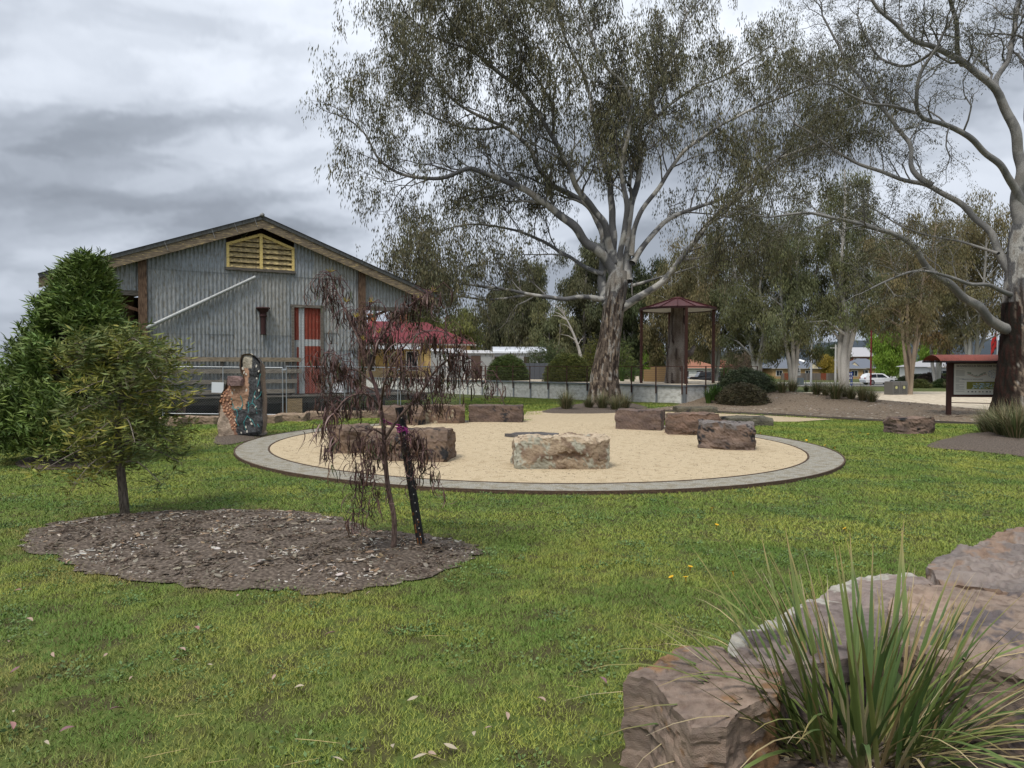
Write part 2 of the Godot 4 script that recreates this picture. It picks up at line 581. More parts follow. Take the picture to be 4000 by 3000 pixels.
func sheet(poly: PackedVector2Array, up: float, step: float, mound := 0.0, rough := 0.0) -> ArrayMesh:
	var g := Geo.new()
	var lo := poly[0]
	var hi := poly[0]
	for p in poly:
		lo = lo.min(p)
		hi = hi.max(p)
	var where := {}
	for i in ceili((hi.x - lo.x) / step):
		for j in ceili((hi.y - lo.y) / step):
			var a := lo + Vector2(i, j) * step
			var cell := PackedVector2Array([a, a + Vector2(step, 0), a + Vector2(step, step), a + Vector2(0, step)])
			for piece in Geometry2D.intersect_polygons(cell, poly):
				var ids := Geometry2D.triangulate_polygon(piece)
				for k in ids.size() / 3:
					var tri := [piece[ids[k * 3]], piece[ids[k * 3 + 1]], piece[ids[k * 3 + 2]]]
					if (tri[1] - tri[0]).cross(tri[2] - tri[0]) > 0.0:
						tri.reverse()
					for p in tri:
						var key := Vector2i(roundi(p.x * 2000), roundi(p.y * 2000))
						if not where.has(key):
							var h := up
							if mound > 0.0:
								h += (mound + rough * nz.get_noise_2d(p.x * 3.0, p.y * 3.0)) * smoothstep(0.0, 0.5, edge_distance(p, poly))
							where[key] = g.vert(gpt(p.x, p.y, h), Color.WHITE)
						g.t.append(where[key])
	return g.mesh(true)

const GAP := [26, 43]         # the ring path is broken where the gravel runs on to the path behind

func annulus(r0: float, r1: float, y0: float, y1: float, n := 160, gap := 0) -> Geo:
	var g := Geo.new()
	for i in n:
		if (gap == 1 and i >= GAP[0] and i < GAP[1]) or (gap == 2 and (i < GAP[0] or i >= GAP[1])):
			continue
		var k := []
		for s in 2:
			var a := TAU * (i + s) / n
			for r in [[r0, y0], [r1, y1]]:
				var x: float = PADC.x + cos(a) * r[0]
				k.append(Vector3(x, -0.0103 * x + r[1], PADC.y - sin(a) * r[0]))
		g.quad(k[0], k[1], k[3], k[2], Color.WHITE)
	return g

func ground() -> void:
	var g := Geo.new()
	var xs := []
	var x := 0.0
	while x < 1500.0:
		xs.append(x)
		x += 1.0 if x < 40.0 else (6.0 if x < 130.0 else 160.0)
	var zs := []
	var z := -10.0
	while z < 1500.0:
		zs.append(z)
		z += 1.0 if z < 60.0 else (5.0 if z < 180.0 else 160.0)
	var cols := []
	for k in range(xs.size() - 1, 0, -1):
		cols.append(-xs[k])
	cols.append_array(xs)
	for zz in zs:
		for xx in cols:
			g.vert(gpt(xx, -zz), Color.WHITE)
	var n := cols.size()
	for j in zs.size() - 1:
		for i in n - 1:
			var a := j * n + i
			g.t.append_array(PackedInt32Array([a, a + 1, a + n + 1, a, a + n + 1, a + n]))
	struct("ground", g.mesh(true), M.soil)
	# the gravel circle
	var d := annulus(PAD_IN - 0.02, 0.001, 0.045, 0.045)
	struct("gravel_circle", d.mesh(true), M.granite)
	struct("gravel_ring_path", annulus(PAD_OUT - 0.015, PAD_IN + 0.015, 0.042, 0.044, 160, 1).mesh(true), M.ring)
	struct("gravel_apron", annulus(PAD_OUT + 0.15, PAD_IN - 0.021, 0.034, 0.045, 160, 2).mesh(true), M.granite)
	for r in [[PAD_OUT, 0.05, "rusty brown edging strip round the outside of the grey ring path"], [PAD_IN, 0.052, "rusty brown edging strip between pale gravel and grey ring path"]]:
		var e := Geo.new()
		for q in [[r[0] + 0.012, -0.06, r[0] + 0.012, r[1]], [r[0] + 0.012, r[1], r[0] - 0.012, r[1]], [r[0] - 0.012, r[1], r[0] - 0.012, 0.0]]:
			for i in 160:
				if i >= GAP[0] and i < GAP[1]:
					continue
				var k := []
				for s in 2:
					var a := TAU * (i + s) / 160.0
					for h in 2:
						var xx: float = PADC.x + cos(a) * q[h * 2]
						k.append(Vector3(xx, -0.0103 * xx + q[h * 2 + 1], PADC.y - sin(a) * q[h * 2]))
				e.quad(k[0], k[2], k[3], k[1], Color.WHITE)
		single("garden_edging", e.mesh(true), M.edging, r[2], "edging")
	struct("gravel_path", sheet(path_poly, 0.02, 0.6), M.granite)
	struct("mulch_bank", sheet(bank_poly, 0.03, 0.6), M.bank)
	for i in beds.size():
		var o := struct("mulch_bed" if i == 0 else "mulch_bed_%03d" % i, sheet(beds[i], 0.012, 0.2, 0.06, 0.05), M.mulch)
	struct("car_park", sheet(PackedVector2Array([Vector2(19.5, -27.2), Vector2(34, -24), Vector2(62, -34), Vector2(80, -62), Vector2(30, -66), Vector2(18, -56), Vector2(16.5, -44), Vector2(19.5, -40), Vector2(20.6, -35), Vector2(21.3, -30)]), 0.024, 2.0), M.carpark)
	struct("road", sheet(PackedVector2Array([Vector2(-60, -92), Vector2(150, -90), Vector2(150, -110), Vector2(-60, -112)]), 0.05, 8.0), M.asphalt)
	struct("footpath", sheet(PackedVector2Array([Vector2(10, -119), Vector2(150, -117), Vector2(150, -120), Vector2(10, -122)]), 0.05, 8.0), M.concrete)
	var kerb := Geo.new()
	for zz in [-91.6, -112.2]:
		for i in 20:
			var a := gpt(-60.0 + i * 10.5, zz, 0.06)
			var b := gpt(-60.0 + (i + 1) * 10.5, zz, 0.06)
			kerb.bar(a, b, 0.3, 0.16, Color(0.4, 0.39, 0.37))
	struct("kerb", kerb.mesh(false), M.vert)
	# dark drip line beside the bank
	var ed := Geo.new()
	var pts := ppoly([[2480, 1603], [2640, 1609], [2800, 1613], [3000, 1621], [3250, 1636], [3450, 1647], [3650, 1653], [3860, 1661]])
	for i in pts.size() - 1:
		ed.bar(gpt(pts[i].x, pts[i].y, 0.05), gpt(pts[i + 1].x, pts[i + 1].y, 0.035), 0.035, 0.07, Color(0.085, 0.075, 0.065))
	single("garden_edging", ed.mesh(false), M.vert, "low dark edging strip along the foot of the mulched bank", "edging")

# ---------- goods shed ----------
var SL := Vector3.ZERO      # foot of the gable plane at its two eaves
var SU := Vector3.ZERO      # along the gable
var SN := Vector3.ZERO      # out of the gable, towards the park

func sp(u: float, y: float, out := 0.0) -> Vector3:
	return SL + SU * u + SN * out + Vector3(0, y, 0)

func suy(px: float, py: float, out := 0.0) -> Vector2:      # where a line of sight meets the gable plane
	var r := ray(px, py)
	var o := Vector3(0, EYE, 0)
	var t := (SL + SN * out - o).dot(SN) / r.dot(SN)
	var p := o + r * t
	return Vector2((p - SL).dot(SU), p.y)

func sbox(g: Geo, u0: float, u1: float, y0: float, y1: float, o0: float, o1: float, col := Color.WHITE) -> void:
	g.box(Transform3D(Basis(SU, Vector3.UP, SN), sp((u0 + u1) * 0.5, (y0 + y1) * 0.5, (o0 + o1) * 0.5)), Vector3(u1 - u0, y1 - y0, o1 - o0), col)

const WALL := -0.35         # the iron wall lies behind the barge boards

func iron(u0: float, u1: float, y0: float, top: Callable, lift: float, tint: Color) -> ArrayMesh:
	var g := Geo.new()
	var n := maxi(2, roundi((u1 - u0) / 0.0212))
	var bow := rng.randf_range(-0.006, 0.01)
	for i in n + 1:
		var u := lerpf(u0, u1, float(i) / n)
		var w := sin(u / 0.127 * TAU) * 0.019
		var h: float = top.call(u)
		for k in 5:
			var y := lerpf(y0, h, k / 4.0)
			var dent := 0.006 * nz.get_noise_2d(u * 1.7 + 5.0, y * 1.3)
			g.vert(sp(u, y, WALL + w + lift + bow * (1.0 - k / 4.0) + dent), tint)
	for i in n:
		for k in 4:
			var a := i * 5 + k
			g.t.append_array(PackedInt32Array([a, a + 5, a + 6, a, a + 6, a + 1]))
	return g.mesh(true)

func plank(u0: float, u1: float, y0: float, y1: float, o0: float, o1: float, tint := Color.WHITE) -> ArrayMesh:
	var g := Geo.new()
	sbox(g, u0, u1, y0, y1, o0, o1, tint)
	return g.mesh(false)

func goods_shed() -> void:
	var a := Vector3(0, EYE, 0) + ray(150, 1075) * 1.0
	SL = at(150, 1075, 21.4)
	var sr := at(1600, 1150, 27.1)
	SL.y = 0.0
	sr.y = 0.0
	SU = (sr - SL).normalized()
	SN = Vector3.UP.cross(SU)
	if SN.z < 0.0:
		SN = -SN
	var s := thing("goods_shed", "old grey corrugated iron goods shed with gable vent and red door", "shed")
	# main measures, from lines of sight to the gable plane
	var el := suy(150, 1069)
	var ridge := suy(1024, 843)
	var er := Vector2(2.0 * ridge.x - el.x, el.y)
	var deck := suy(1217, 1541, WALL).y
	var pl := suy(556, 1100, WALL).x
	var pr := suy(1411, 1150, WALL).x
	var slope := (ridge.y - el.y) / (ridge.x - el.x)
	var roof_y := func(u: float) -> float: return ridge.y - absf(u - ridge.x) * slope
	var under := func(u: float) -> float: return roof_y.call(u) - 0.30
	var glow := suy(0, 0)
	# iron walls: three courses of sheets between the posts
	var lap1 := suy(800, 1305, WALL).y
	var lap2 := suy(800, 1062, WALL).y
	var vent_l := suy(883, 950, WALL).x
	var vent_r := suy(1148, 970, WALL).x
	var vent_b := suy(1010, 1052, WALL).y
	var dl := suy(1142, 1300, WALL).x
	var dr := suy(1262, 1300, WALL).x
	var dt := suy(1200, 1196, WALL).y
	var u := pl + 0.1
	var k := 0
	while u < pr - 0.1:
		var e := minf(u + 0.889, pr - 0.1)
		var tints := [grey(1.0), Color(0.9, 0.93, 0.98), Color(1.0, 0.97, 0.92), Color(0.84, 0.86, 0.88)]
		var lo: float = lap1 + [0.0, 0.0, 0.12, -0.5][k % 4 if k > 2 else 0] * 1.0
		var segs := [[deck + 0.05, lo + 0.05, 0.0], [lo, lap2 + 0.05, 0.018], [lap2, 99.0, 0.036]]
		for q in segs:
			var y0: float = q[0]
			var y1: float = q[1]
			var parts := [[u, e + 0.06]]
			if y0 < dt and e + 0.06 > dl and u < dr:       # leave the doorway open
				parts = []
				if u < dl:
					parts.append([u, dl])
				if e + 0.06 > dr:
					parts.append([dr, e + 0.06])
				if y1 > dt + 0.2:
					parts.append([maxf(u, dl), minf(e + 0.06, dr), dt])
			for pq in parts:
				var yy: float = y0 if pq.size() < 3 else maxf(y0, pq[2])
				var pieces := [[pq[0], pq[1]]]
				if y1 > 90.0 and pq[1] > vent_l and pq[0] < vent_r:
					pieces = []
					if pq[0] < vent_l:
						pieces.append([pq[0], vent_l])
					if pq[1] > vent_r:
						pieces.append([vent_r, pq[1]])
					if vent_b > yy + 0.03:
						part("wall_sheet", iron(maxf(pq[0], vent_l), minf(pq[1], vent_r), yy, func(_x): return vent_b, q[2] - 0.002, tints[rng.randi() % 4]), M.galv, s)
				for pc in pieces:
					if pc[1] - pc[0] > 0.03:
						var cap: float = y1
						part("wall_sheet", iron(pc[0], pc[1], yy, (func(x): return under.call(x) + 0.1) if y1 > 90.0 else (func(_x): return cap), q[2] + 0.003 * (k % 2), tints[rng.randi() % 4]), M.galv, s)
		u = e
		k += 1
	# gable iron over the open loading bays
	var bay := suy(470, 1132, WALL).y
	var bayr := suy(1450, 1196, WALL).y
	for q in [[el.x + 0.25, pl - 0.1, bay], [pr + 0.1, er.x - 0.9, bayr]]:
		var x0: float = q[0]
		while x0 < q[1] - 0.05:
			var x1 := minf(x0 + 0.889, q[1])
			if under.call((x0 + x1) * 0.5) > q[2] + 0.1:
				part("wall_sheet", iron(x0, x1, q[2], func(x): return maxf(under.call(x) + 0.1, q[2] + 0.02), 0.0, grey(0.95)), M.galv, s)
			x0 = x1
		part("bay_beam", plank(q[0], q[1], q[2] - 0.16, q[2] - 0.005, WALL - 0.12, WALL + 0.02, grey(0.8)), M.timber, s)
	# corner posts
	for q in [pl, pr]:
		var g := Geo.new()
		sbox(g, q - 0.125, q + 0.125, deck - 0.1, under.call(q) + 0.12, WALL - 0.1, WALL + 0.16, grey(1.0))
		part("corner_post", g.mesh(false), M.post, s)
	# barge boards and the roof edge
	for side in [-1, 1]:
		var eu: float = el.x if side < 0 else er.x
		var g := Geo.new()
		var w := 0.30
		var pts := [[ridge.x, ridge.y - 0.12], [eu, roof_y.call(eu) - 0.12], [eu, roof_y.call(eu) - 0.12 - w], [ridge.x, ridge.y - 0.12 - w]]
		for o in [0.0, -0.05]:
			var qd := []
			for p in pts:
				qd.append(sp(p[0], p[1], o))
			if (o == 0.0) == (side > 0):
				g.quad(qd[3], qd[2], qd[1], qd[0], Color.WHITE)
			else:
				g.quad(qd[0], qd[1], qd[2], qd[3], Color.WHITE)
		for i in 4:
			var p: Array = pts[i]
			var r: Array = pts[(i + 1) % 4]
			g.quad(sp(p[0], p[1], 0.0), sp(p[0], p[1], -0.05), sp(r[0], r[1], -0.05), sp(r[0], r[1], 0.0), Color.WHITE)
		part("barge_board", g.mesh(false), M.barge, s)
		var f := Geo.new()
		f.bar(sp(ridge.x, ridge.y - 0.06, 0.02), sp(eu, roof_y.call(eu) - 0.06, 0.02), 0.03, 0.13, Color(0.27, 0.27, 0.26), SN.cross(sp(eu, roof_y.call(eu)) - sp(ridge.x, ridge.y)))
		part("roof_flashing", f.mesh(false), M.galv, s)
		# corrugated roof plane running back
		var rg := Geo.new()
		var rise: float = ridge.y - roof_y.call(eu)
		var nn := 150
		var L := 19.0
		for i in nn + 1:
			var o := 0.06 - L * i / nn
			var wv := sin(o / 0.127 * TAU * 0.25) * 0.018
			rg.vert(sp(ridge.x, ridge.y + wv, o), Color.WHITE)
			rg.vert(sp(eu, ridge.y - rise + wv, o), Color.WHITE)
		for i in nn:
			var b := i * 2
			rg.t.append_array(PackedInt32Array([b, b + 2, b + 3, b, b + 3, b + 1] if side < 0 else [b, b + 3, b + 2, b, b + 1, b + 3]))
		part("roof", rg.mesh(true), M.roofrust, s)
		for i in 4:
			if side < 0:
				var bu := lerpf(ridge.x, eu, [0.04, 0.14, 0.25, 0.47][i])
				var st := Geo.new()
				st.bar(sp(bu, roof_y.call(bu) - 0.02, 0.03), sp(bu + 0.1, roof_y.call(bu) - 0.3, 0.03), 0.02, 0.012, Color(0.3, 0.3, 0.3))
				part("strap", st.mesh(false), M.steel, s)
	var cap := Geo.new()
	cap.tube(PackedVector3Array([sp(ridge.x, ridge.y + 0.02, 0.08), sp(ridge.x, ridge.y + 0.02, -19.0)]), PackedFloat32Array([0.07, 0.07]), 10, PackedColorArray([grey(0.9), grey(0.9)]))
	part("ridge_cap", cap.mesh(true), M.galv, s)
	# inner walls; the cross wall is added to keep sky out of the left bay
	var back := Geo.new()
	sbox(back, pl, pr, deck, bay, -18.6, -18.5)
	sbox(back, pl - 0.05, pl + 0.02, deck, bay, -18.6, WALL - 0.12)
	sbox(back, pr - 0.02, pr + 0.05, deck, bay, -18.6, WALL - 0.12)
	sbox(back, el.x + 0.2, el.x + 0.26, deck, el.y - 0.1, -18.6, WALL - 0.4)
	sbox(back, el.x + 0.2, pl, deck, bay + 0.25, -6.0, -5.9)
	part("inner_wall", back.mesh(false), M.post, s)
	var bp := Geo.new()
	sbox(bp, pl - 0.95, pl - 0.22, deck, bay - 0.02, -2.0, -1.94)
	part("bay_door", bp.mesh(false), M.post, s)
	var brace := Geo.new()
	brace.bar(sp(pl - 0.1, suy(540, 1212, WALL).y, WALL - 0.1), sp(pl - 1.1, suy(450, 1170, WALL).y, WALL - 0.1), 0.1, 0.1, Color(0.9, 0.8, 0.75))
	part("brace", brace.mesh(false), M.post, s)
	brace = Geo.new()
	brace.bar(sp(pr + 0.1, suy(1430, 1250, WALL).y, WALL - 0.1), sp(pr + 1.2, suy(1510, 1205, WALL).y, WALL - 0.1), 0.09, 0.09, Color(0.9, 0.85, 0.8))
	part("brace", brace.mesh(false), M.post, s)
	# louvred vent
	var v := Node3D.new()
	v.name = "louvre_vent"
	s.add_child(v, true)
	var top := func(x: float) -> float: return ridge.y - 0.60 - absf(x - ridge.x) * slope
	var fr := Geo.new()
	var vm_ := (vent_l + vent_r) * 0.5
	sbox(fr, vent_l, vent_l + 0.09, vent_b, top.call(vent_l), WALL - 0.02, WALL + 0.09)
	sbox(fr, vent_r - 0.09, vent_r, vent_b, top.call(vent_r), WALL - 0.02, WALL + 0.09)
	sbox(fr, vm_ - 0.05, vm_ + 0.05, vent_b, top.call(ridge.x) - 0.02, WALL - 0.02, WALL + 0.10)
	fr.bar(sp(vent_l, top.call(vent_l), WALL + 0.035), sp(ridge.x, top.call(ridge.x), WALL + 0.035), 0.11, 0.09, Color.WHITE, Vector3.UP.cross(SU).cross(sp(ridge.x, top.call(ridge.x)) - sp(vent_l, top.call(vent_l))))
	fr.bar(sp(ridge.x, top.call(ridge.x), WALL + 0.035), sp(vent_r, top.call(vent_r), WALL + 0.035), 0.11, 0.09, Color.WHITE, Vector3.UP.cross(SU).cross(sp(vent_r, top.call(vent_r)) - sp(ridge.x, top.call(ridge.x))))
	part("vent_frame", fr.mesh(false), M.cream, v)
	part("vent_sill", plank(vent_l - 0.03, vent_r + 0.03, vent_b - 0.09, vent_b + 0.0, WALL + 0.02, WALL + 0.14, grey(0.75)), M.timber, v)
	for i in 8:
		for half in 2:
			var y := vent_b + 0.02 + i * 0.185
			var x0: float = vent_l + 0.09 if half == 0 else vm_ + 0.05
			var x1: float = vm_ - 0.05 if half == 0 else vent_r - 0.09
			# shorten under the sloping head
			if half == 0:
				x0 = maxf(x0, ridge.x - (ridge.y - 0.60 - y - 0.06) / slope)
			else:
				x1 = minf(x1, ridge.x + (ridge.y - 0.60 - y - 0.06) / slope)
			if x1 - x0 < 0.15:
				continue
			var g := Geo.new()
			g.quad(sp(x0, y, WALL + 0.08), sp(x1, y, WALL + 0.08), sp(x1, y + 0.15, WALL - 0.02), sp(x0, y + 0.15, WALL - 0.02), Color.WHITE)
			g.quad(sp(x0, y - 0.02, WALL + 0.075), sp(x1, y - 0.02, WALL + 0.075), sp(x1, y, WALL + 0.08), sp(x0, y, WALL + 0.08), Color.WHITE)
			g.quad(sp(x1, y - 0.02, WALL + 0.075), sp(x0, y - 0.02, WALL + 0.075), sp(x0, y + 0.13, WALL - 0.03), sp(x1, y + 0.13, WALL - 0.03), Color.WHITE)
			part("slat", g.mesh(false), M.flake, v)
	# door: four strips of iron, two of them red
	var door := Node3D.new()
	door.name = "door"
	s.add_child(door, true)
	door.set_meta("label", "narrow door of red and bare corrugated strips")
	var p1 := suy(1168, 1300, WALL).x
	var p2 := suy(1190, 1300, WALL).x
	var p3 := suy(1252, 1300, WALL).x
	var gap_y := suy(1150, 1328, WALL).y
	var gap_b := suy(1220, 1352, WALL).y
	for q in [[dl + 0.06, p1, gap_y, dt - 0.06, 1], [p1, p2, deck + 0.04, dt - 0.06, 0], [p2, p3, gap_y + 0.03, dt - 0.06, 1], [p2, p3, gap_b, gap_y + 0.03, 0], [p2, p3, deck + 0.04, gap_b, 1],
			[dl + 0.06, (dl + 0.06 + p1) * 0.5, deck + 0.04, gap_y, 0], [(dl + 0.06 + p1) * 0.5, p1, deck + 0.04, gap_y - 0.25, 1], [(dl + 0.06 + p1) * 0.5, p1, gap_y - 0.25, gap_y, 0]]:
		var y1: float = q[3]
		part("door_sheet", iron(q[0], q[1], q[2], func(_x): return y1, -0.03 + (0.004 if q[4] else 0.0), grey(1.0)), M.redpaint if q[4] else M.zinc, door)
	for q in [[dl - 0.03, dl + 0.06, deck, dt], [p3, p3 + 0.1, deck, dt], [dl - 0.06, dr + 0.08, dt - 0.06, dt + 0.04]]:
		part("door_frame", plank(q[0], q[1], q[2], q[3], WALL - 0.05, WALL + 0.06, grey(1.1)), M.timber, door)
	# galvanised pipe leaning across the wall, cast rainwater head
	var pipe := Geo.new()
	var pa := suy(572, 1281, 0.0)
	var pb := suy(1000, 1080, -0.1)
	pipe.tube(PackedVector3Array([sp(pa.x, pa.y, -0.22), sp(lerpf(pa.x, pb.x, 0.56), lerpf(pa.y, pb.y, 0.56), -0.22), sp(lerpf(pa.x, pb.x, 0.561), lerpf(pa.y, pb.y, 0.561), -0.22), sp(pb.x, pb.y, -0.22)]), PackedFloat32Array([0.062, 0.062, 0.054, 0.054]), 12, PackedColorArray([grey(1.0), grey(1.0), grey(0.95), grey(1.0)]))
	part("downpipe", pipe.mesh(true), M.zinc, s)
	var hd := suy(1025, 1202, WALL)
	var hb := suy(1027, 1308, WALL).y
	var rh := Geo.new()
	var hh := hd.y - hb
	var prof := [[0.0, 0.23], [0.05, 0.24], [0.07, 0.19], [0.14, 0.17], [0.2, 0.10], [0.26, 0.10], [0.30, 0.13], [0.33, 0.13], [0.36, 0.09], [0.95, 0.08], [0.97, 0.1], [1.0, 0.1]]
	var pp := PackedVector3Array()
	var rr := PackedFloat32Array()
	var cc := PackedColorArray()
	for q in prof:
		pp.append(sp(hd.x, hd.y - hh * q[0], WALL + 0.14))
		rr.append(q[1])
		cc.append(Color(0.045, 0.022, 0.02))
	rh.tube(pp, rr, 12, cc)
	part("rainwater_head", rh.mesh(true), M.vert, s)
	# deck, joists and stumps
	var dg := Geo.new()
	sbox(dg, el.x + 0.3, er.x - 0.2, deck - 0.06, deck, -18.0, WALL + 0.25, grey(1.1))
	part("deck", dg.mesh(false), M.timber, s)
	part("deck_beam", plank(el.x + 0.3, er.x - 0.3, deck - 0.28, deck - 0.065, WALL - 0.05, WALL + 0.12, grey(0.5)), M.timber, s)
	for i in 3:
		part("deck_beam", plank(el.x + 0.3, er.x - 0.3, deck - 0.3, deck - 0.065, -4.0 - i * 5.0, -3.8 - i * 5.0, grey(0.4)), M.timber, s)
	for i in 8:
		for j in 4:
			var uu := lerpf(el.x + 0.5, er.x - 0.6, i / 7.0)
			var oo := WALL - 0.1 - j * 4.5
			var base := gy(sp(uu, 0, oo).x, sp(uu, 0, oo).z)
			var g := Geo.new()
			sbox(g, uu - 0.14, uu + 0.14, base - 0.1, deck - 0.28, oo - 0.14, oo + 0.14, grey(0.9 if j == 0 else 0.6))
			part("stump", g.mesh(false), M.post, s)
	var skirt := Geo.new()                                           # boarding that closes the far side of the undercroft
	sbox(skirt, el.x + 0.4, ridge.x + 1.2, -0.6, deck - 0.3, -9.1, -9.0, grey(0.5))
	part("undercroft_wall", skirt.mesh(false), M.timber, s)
	for q in [[0.0, -0.3], [0.32, -0.3]]:
		var bl := suy(1140, 1600, WALL)
		var g := Geo.new()
		sbox(g, bl.x - 0.2, bl.x + 0.3, gy(sp(bl.x, 0).x, sp(bl.x, 0).z) - 0.05 + q[0], gy(sp(bl.x, 0).x, sp(bl.x, 0).z) + 0.28 + q[0], WALL - 0.1, WALL + 0.3, Color(1.0, 0.82, 0.55))
		part("packing_block", g.mesh(false), M.plank, s)
	# four guard planks along the foot of the wall
	for q in [[1395, 1412, 1176], [1441, 1459, 1178], [1484, 1500, 1160], [1524, 1541, 1152]]:
		var y1 := suy(800, q[0], WALL + 0.15).y
		var y0 := suy(800, q[1], WALL + 0.15).y
		var u1 := suy(q[2], 1420, WALL + 0.15).x
		part("guard_plank", plank(pl + 0.3, u1, y0, y1, WALL + 0.10, WALL + 0.16, Color(1.0, 0.93, 0.82) if q[0] < 1400 else grey(rng.randf_range(0.75, 0.95))), M.plank, s)
	for uu in [pl + 0.6, (pl + dl) * 0.5, dl - 0.2]:
		part("guard_post", plank(uu - 0.05, uu + 0.05, deck - 0.1, suy(800, 1396, WALL + 0.15).y - 0.02, WALL + 0.04, WALL + 0.098, grey(0.9)), M.timber, s)

# ---------- raised platform ----------
const PC := Vector3(8.95, 0.58, -37.0)
const PW := Vector3(-0.646, 0.0, -0.763)
const PR := Vector3(0.763, 0.0, -0.646)

func platform() -> void:
	var top := PackedVector2Array([Vector2(PC.x, PC.z), Vector2(PC.x, PC.z) + Vector2(PW.x, PW.z) * 44.0, Vector2(-6, -96), Vector2(13.5, -72), Vector2(14.2, -46), Vector2(PC.x, PC.z) + Vector2(PR.x, PR.z) * 7.0])
	var g := Geo.new()
	var ids := Geometry2D.triangulate_polygon(top)
	for k in ids.size() / 3:
		var q := [top[ids[k * 3]], top[ids[k * 3 + 1]], top[ids[k * 3 + 2]]]
		if (q[1] - q[0]).cross(q[2] - q[0]) > 0.0:
			q.reverse()
		g.face(Vector3(q[0].x, 0.57, q[0].y), Vector3(q[1].x, 0.57, q[1].y), Vector3(q[2].x, 0.57, q[2].y), Color.WHITE)
	for i in range(2, 6):
		var a := top[i]
		var b := top[(i + 1) % 6]
		if i == 5:
			continue
		g.quad(Vector3(b.x, 0.57, b.y), Vector3(a.x, 0.57, a.y), Vector3(a.x, -2.0, a.y), Vector3(b.x, -2.0, b.y), Color.WHITE)
	struct("platform_ground", g.mesh(false), M.carpark)
	var w := thing("retaining_wall", "pale concrete sleeper wall with grey steel posts holding up the platform", "wall")
	var r := thing("platform_railing", "rust brown cable railing along the top of the platform wall", "railing")
	var out := Vector3(-PR.x, 0, -PR.z)         # towards the park, seen along the long side
	for side in 2:
		var dir: Vector3 = PW if side == 0 else PR
		var face: Vector3 = out if side == 0 else Vector3(-PW.x, 0, -PW.z)
		var bays := 24 if side == 0 else 4
		for i in bays + 1:
			var p := PC + dir * (1.7 * i + (0.06 if side == 1 else 0.0))
			var low := gy(p.x, p.z)
			var st := Geo.new()
			st.box(Transform3D(Basis(dir, Vector3.UP, dir.cross(Vector3.UP)), Vector3(p.x, (low + 0.55) * 0.5 - 0.05, p.z) + face * 0.05), Vector3(0.11, 0.55 - low + 0.1, 0.11), Color(0.3, 0.32, 0.34))
			part("steel_post", st.mesh(false), M.steel, w)
			if i < 19:
				var rp := Geo.new()
				var q := p + face * 0.14
				rp.box(Transform3D(Basis(dir, Vector3.UP, dir.cross(Vector3.UP)), Vector3(q.x, 0.86, q.z)), Vector3(0.06, 1.46, 0.045), Color(0.075, 0.042, 0.032))
				part("railing_post", rp.mesh(false), M.vert, r)
			if i == bays:
				break
			var n := p + dir * 1.7
			var lown := minf(low, gy(n.x, n.z))
			for k in 6:
				var y := 0.42 - k * 0.2
				if y < lown - 0.12:
					break
				var sl := Geo.new()
				var mid := (p + n) * 0.5
				sl.box(Transform3D(Basis(dir, Vector3.UP, dir.cross(Vector3.UP)), Vector3(mid.x, y, mid.z) + face * (0.015 + 0.004 * (k % 2))), Vector3(1.6, 0.192, 0.07), Color.WHITE)
				part("concrete_sleeper", sl.mesh(false), M.concrete, w)
		var cap := Geo.new()
		cap.bar(PC + Vector3(0, -0.015, 0) + face * 0.06 - dir * 0.05, PC + dir * 1.7 * bays + Vector3(0, -0.015, 0) + face * 0.06, 0.16, 0.09, Color(0.22, 0.24, 0.26))
		part("capping_rail", cap.mesh(false), M.steel, w)
		var len := 1.7 * (19 if side == 0 else 4)
		var tr := Geo.new()
		tr.bar(Vector3(PC.x, 1.585, PC.z) + face * 0.14, Vector3(PC.x, 1.585, PC.z) + face * 0.14 + dir * len, 0.06, 0.035, Color(0.085, 0.045, 0.035))
		part("top_rail", tr.mesh(false), M.vert, r)
		for k in 8:
			var cb := Geo.new()
			var y := 0.68 + k * 0.105
			cb.pipe(Vector3(PC.x, y, PC.z) + face * 0.14, Vector3(PC.x, y, PC.z) + face * 0.14 + dir * len, 0.006, 5, Color(0.12, 0.10, 0.09))
			part("cable", cb.mesh(true), M.vert, r)
	# rammed earth planter wall by the shelter
	var e := Geo.new()
	var ea := at(2520, 1490, 47.5)
	var eb := at(2606, 1490, 46.0)
	for q in [[0.0, 0.32, 1.38], [0.32, 1.0, 1.55]]:
		var a := ea.lerp(eb, q[0])
		var b := ea.lerp(eb, q[1])
		e.bar(Vector3(a.x, 0.57 + (q[2] - 0.57) * 0.5, a.z), Vector3(b.x, 0.57 + (q[2] - 0.57) * 0.5, b.z), 0.3, q[2] - 0.57, Color(0.36, 0.22, 0.11))
	single("earth_wall", e.mesh(false), M.brick, "short tan rammed earth wall beside the sheltered tree trunk", "wall")

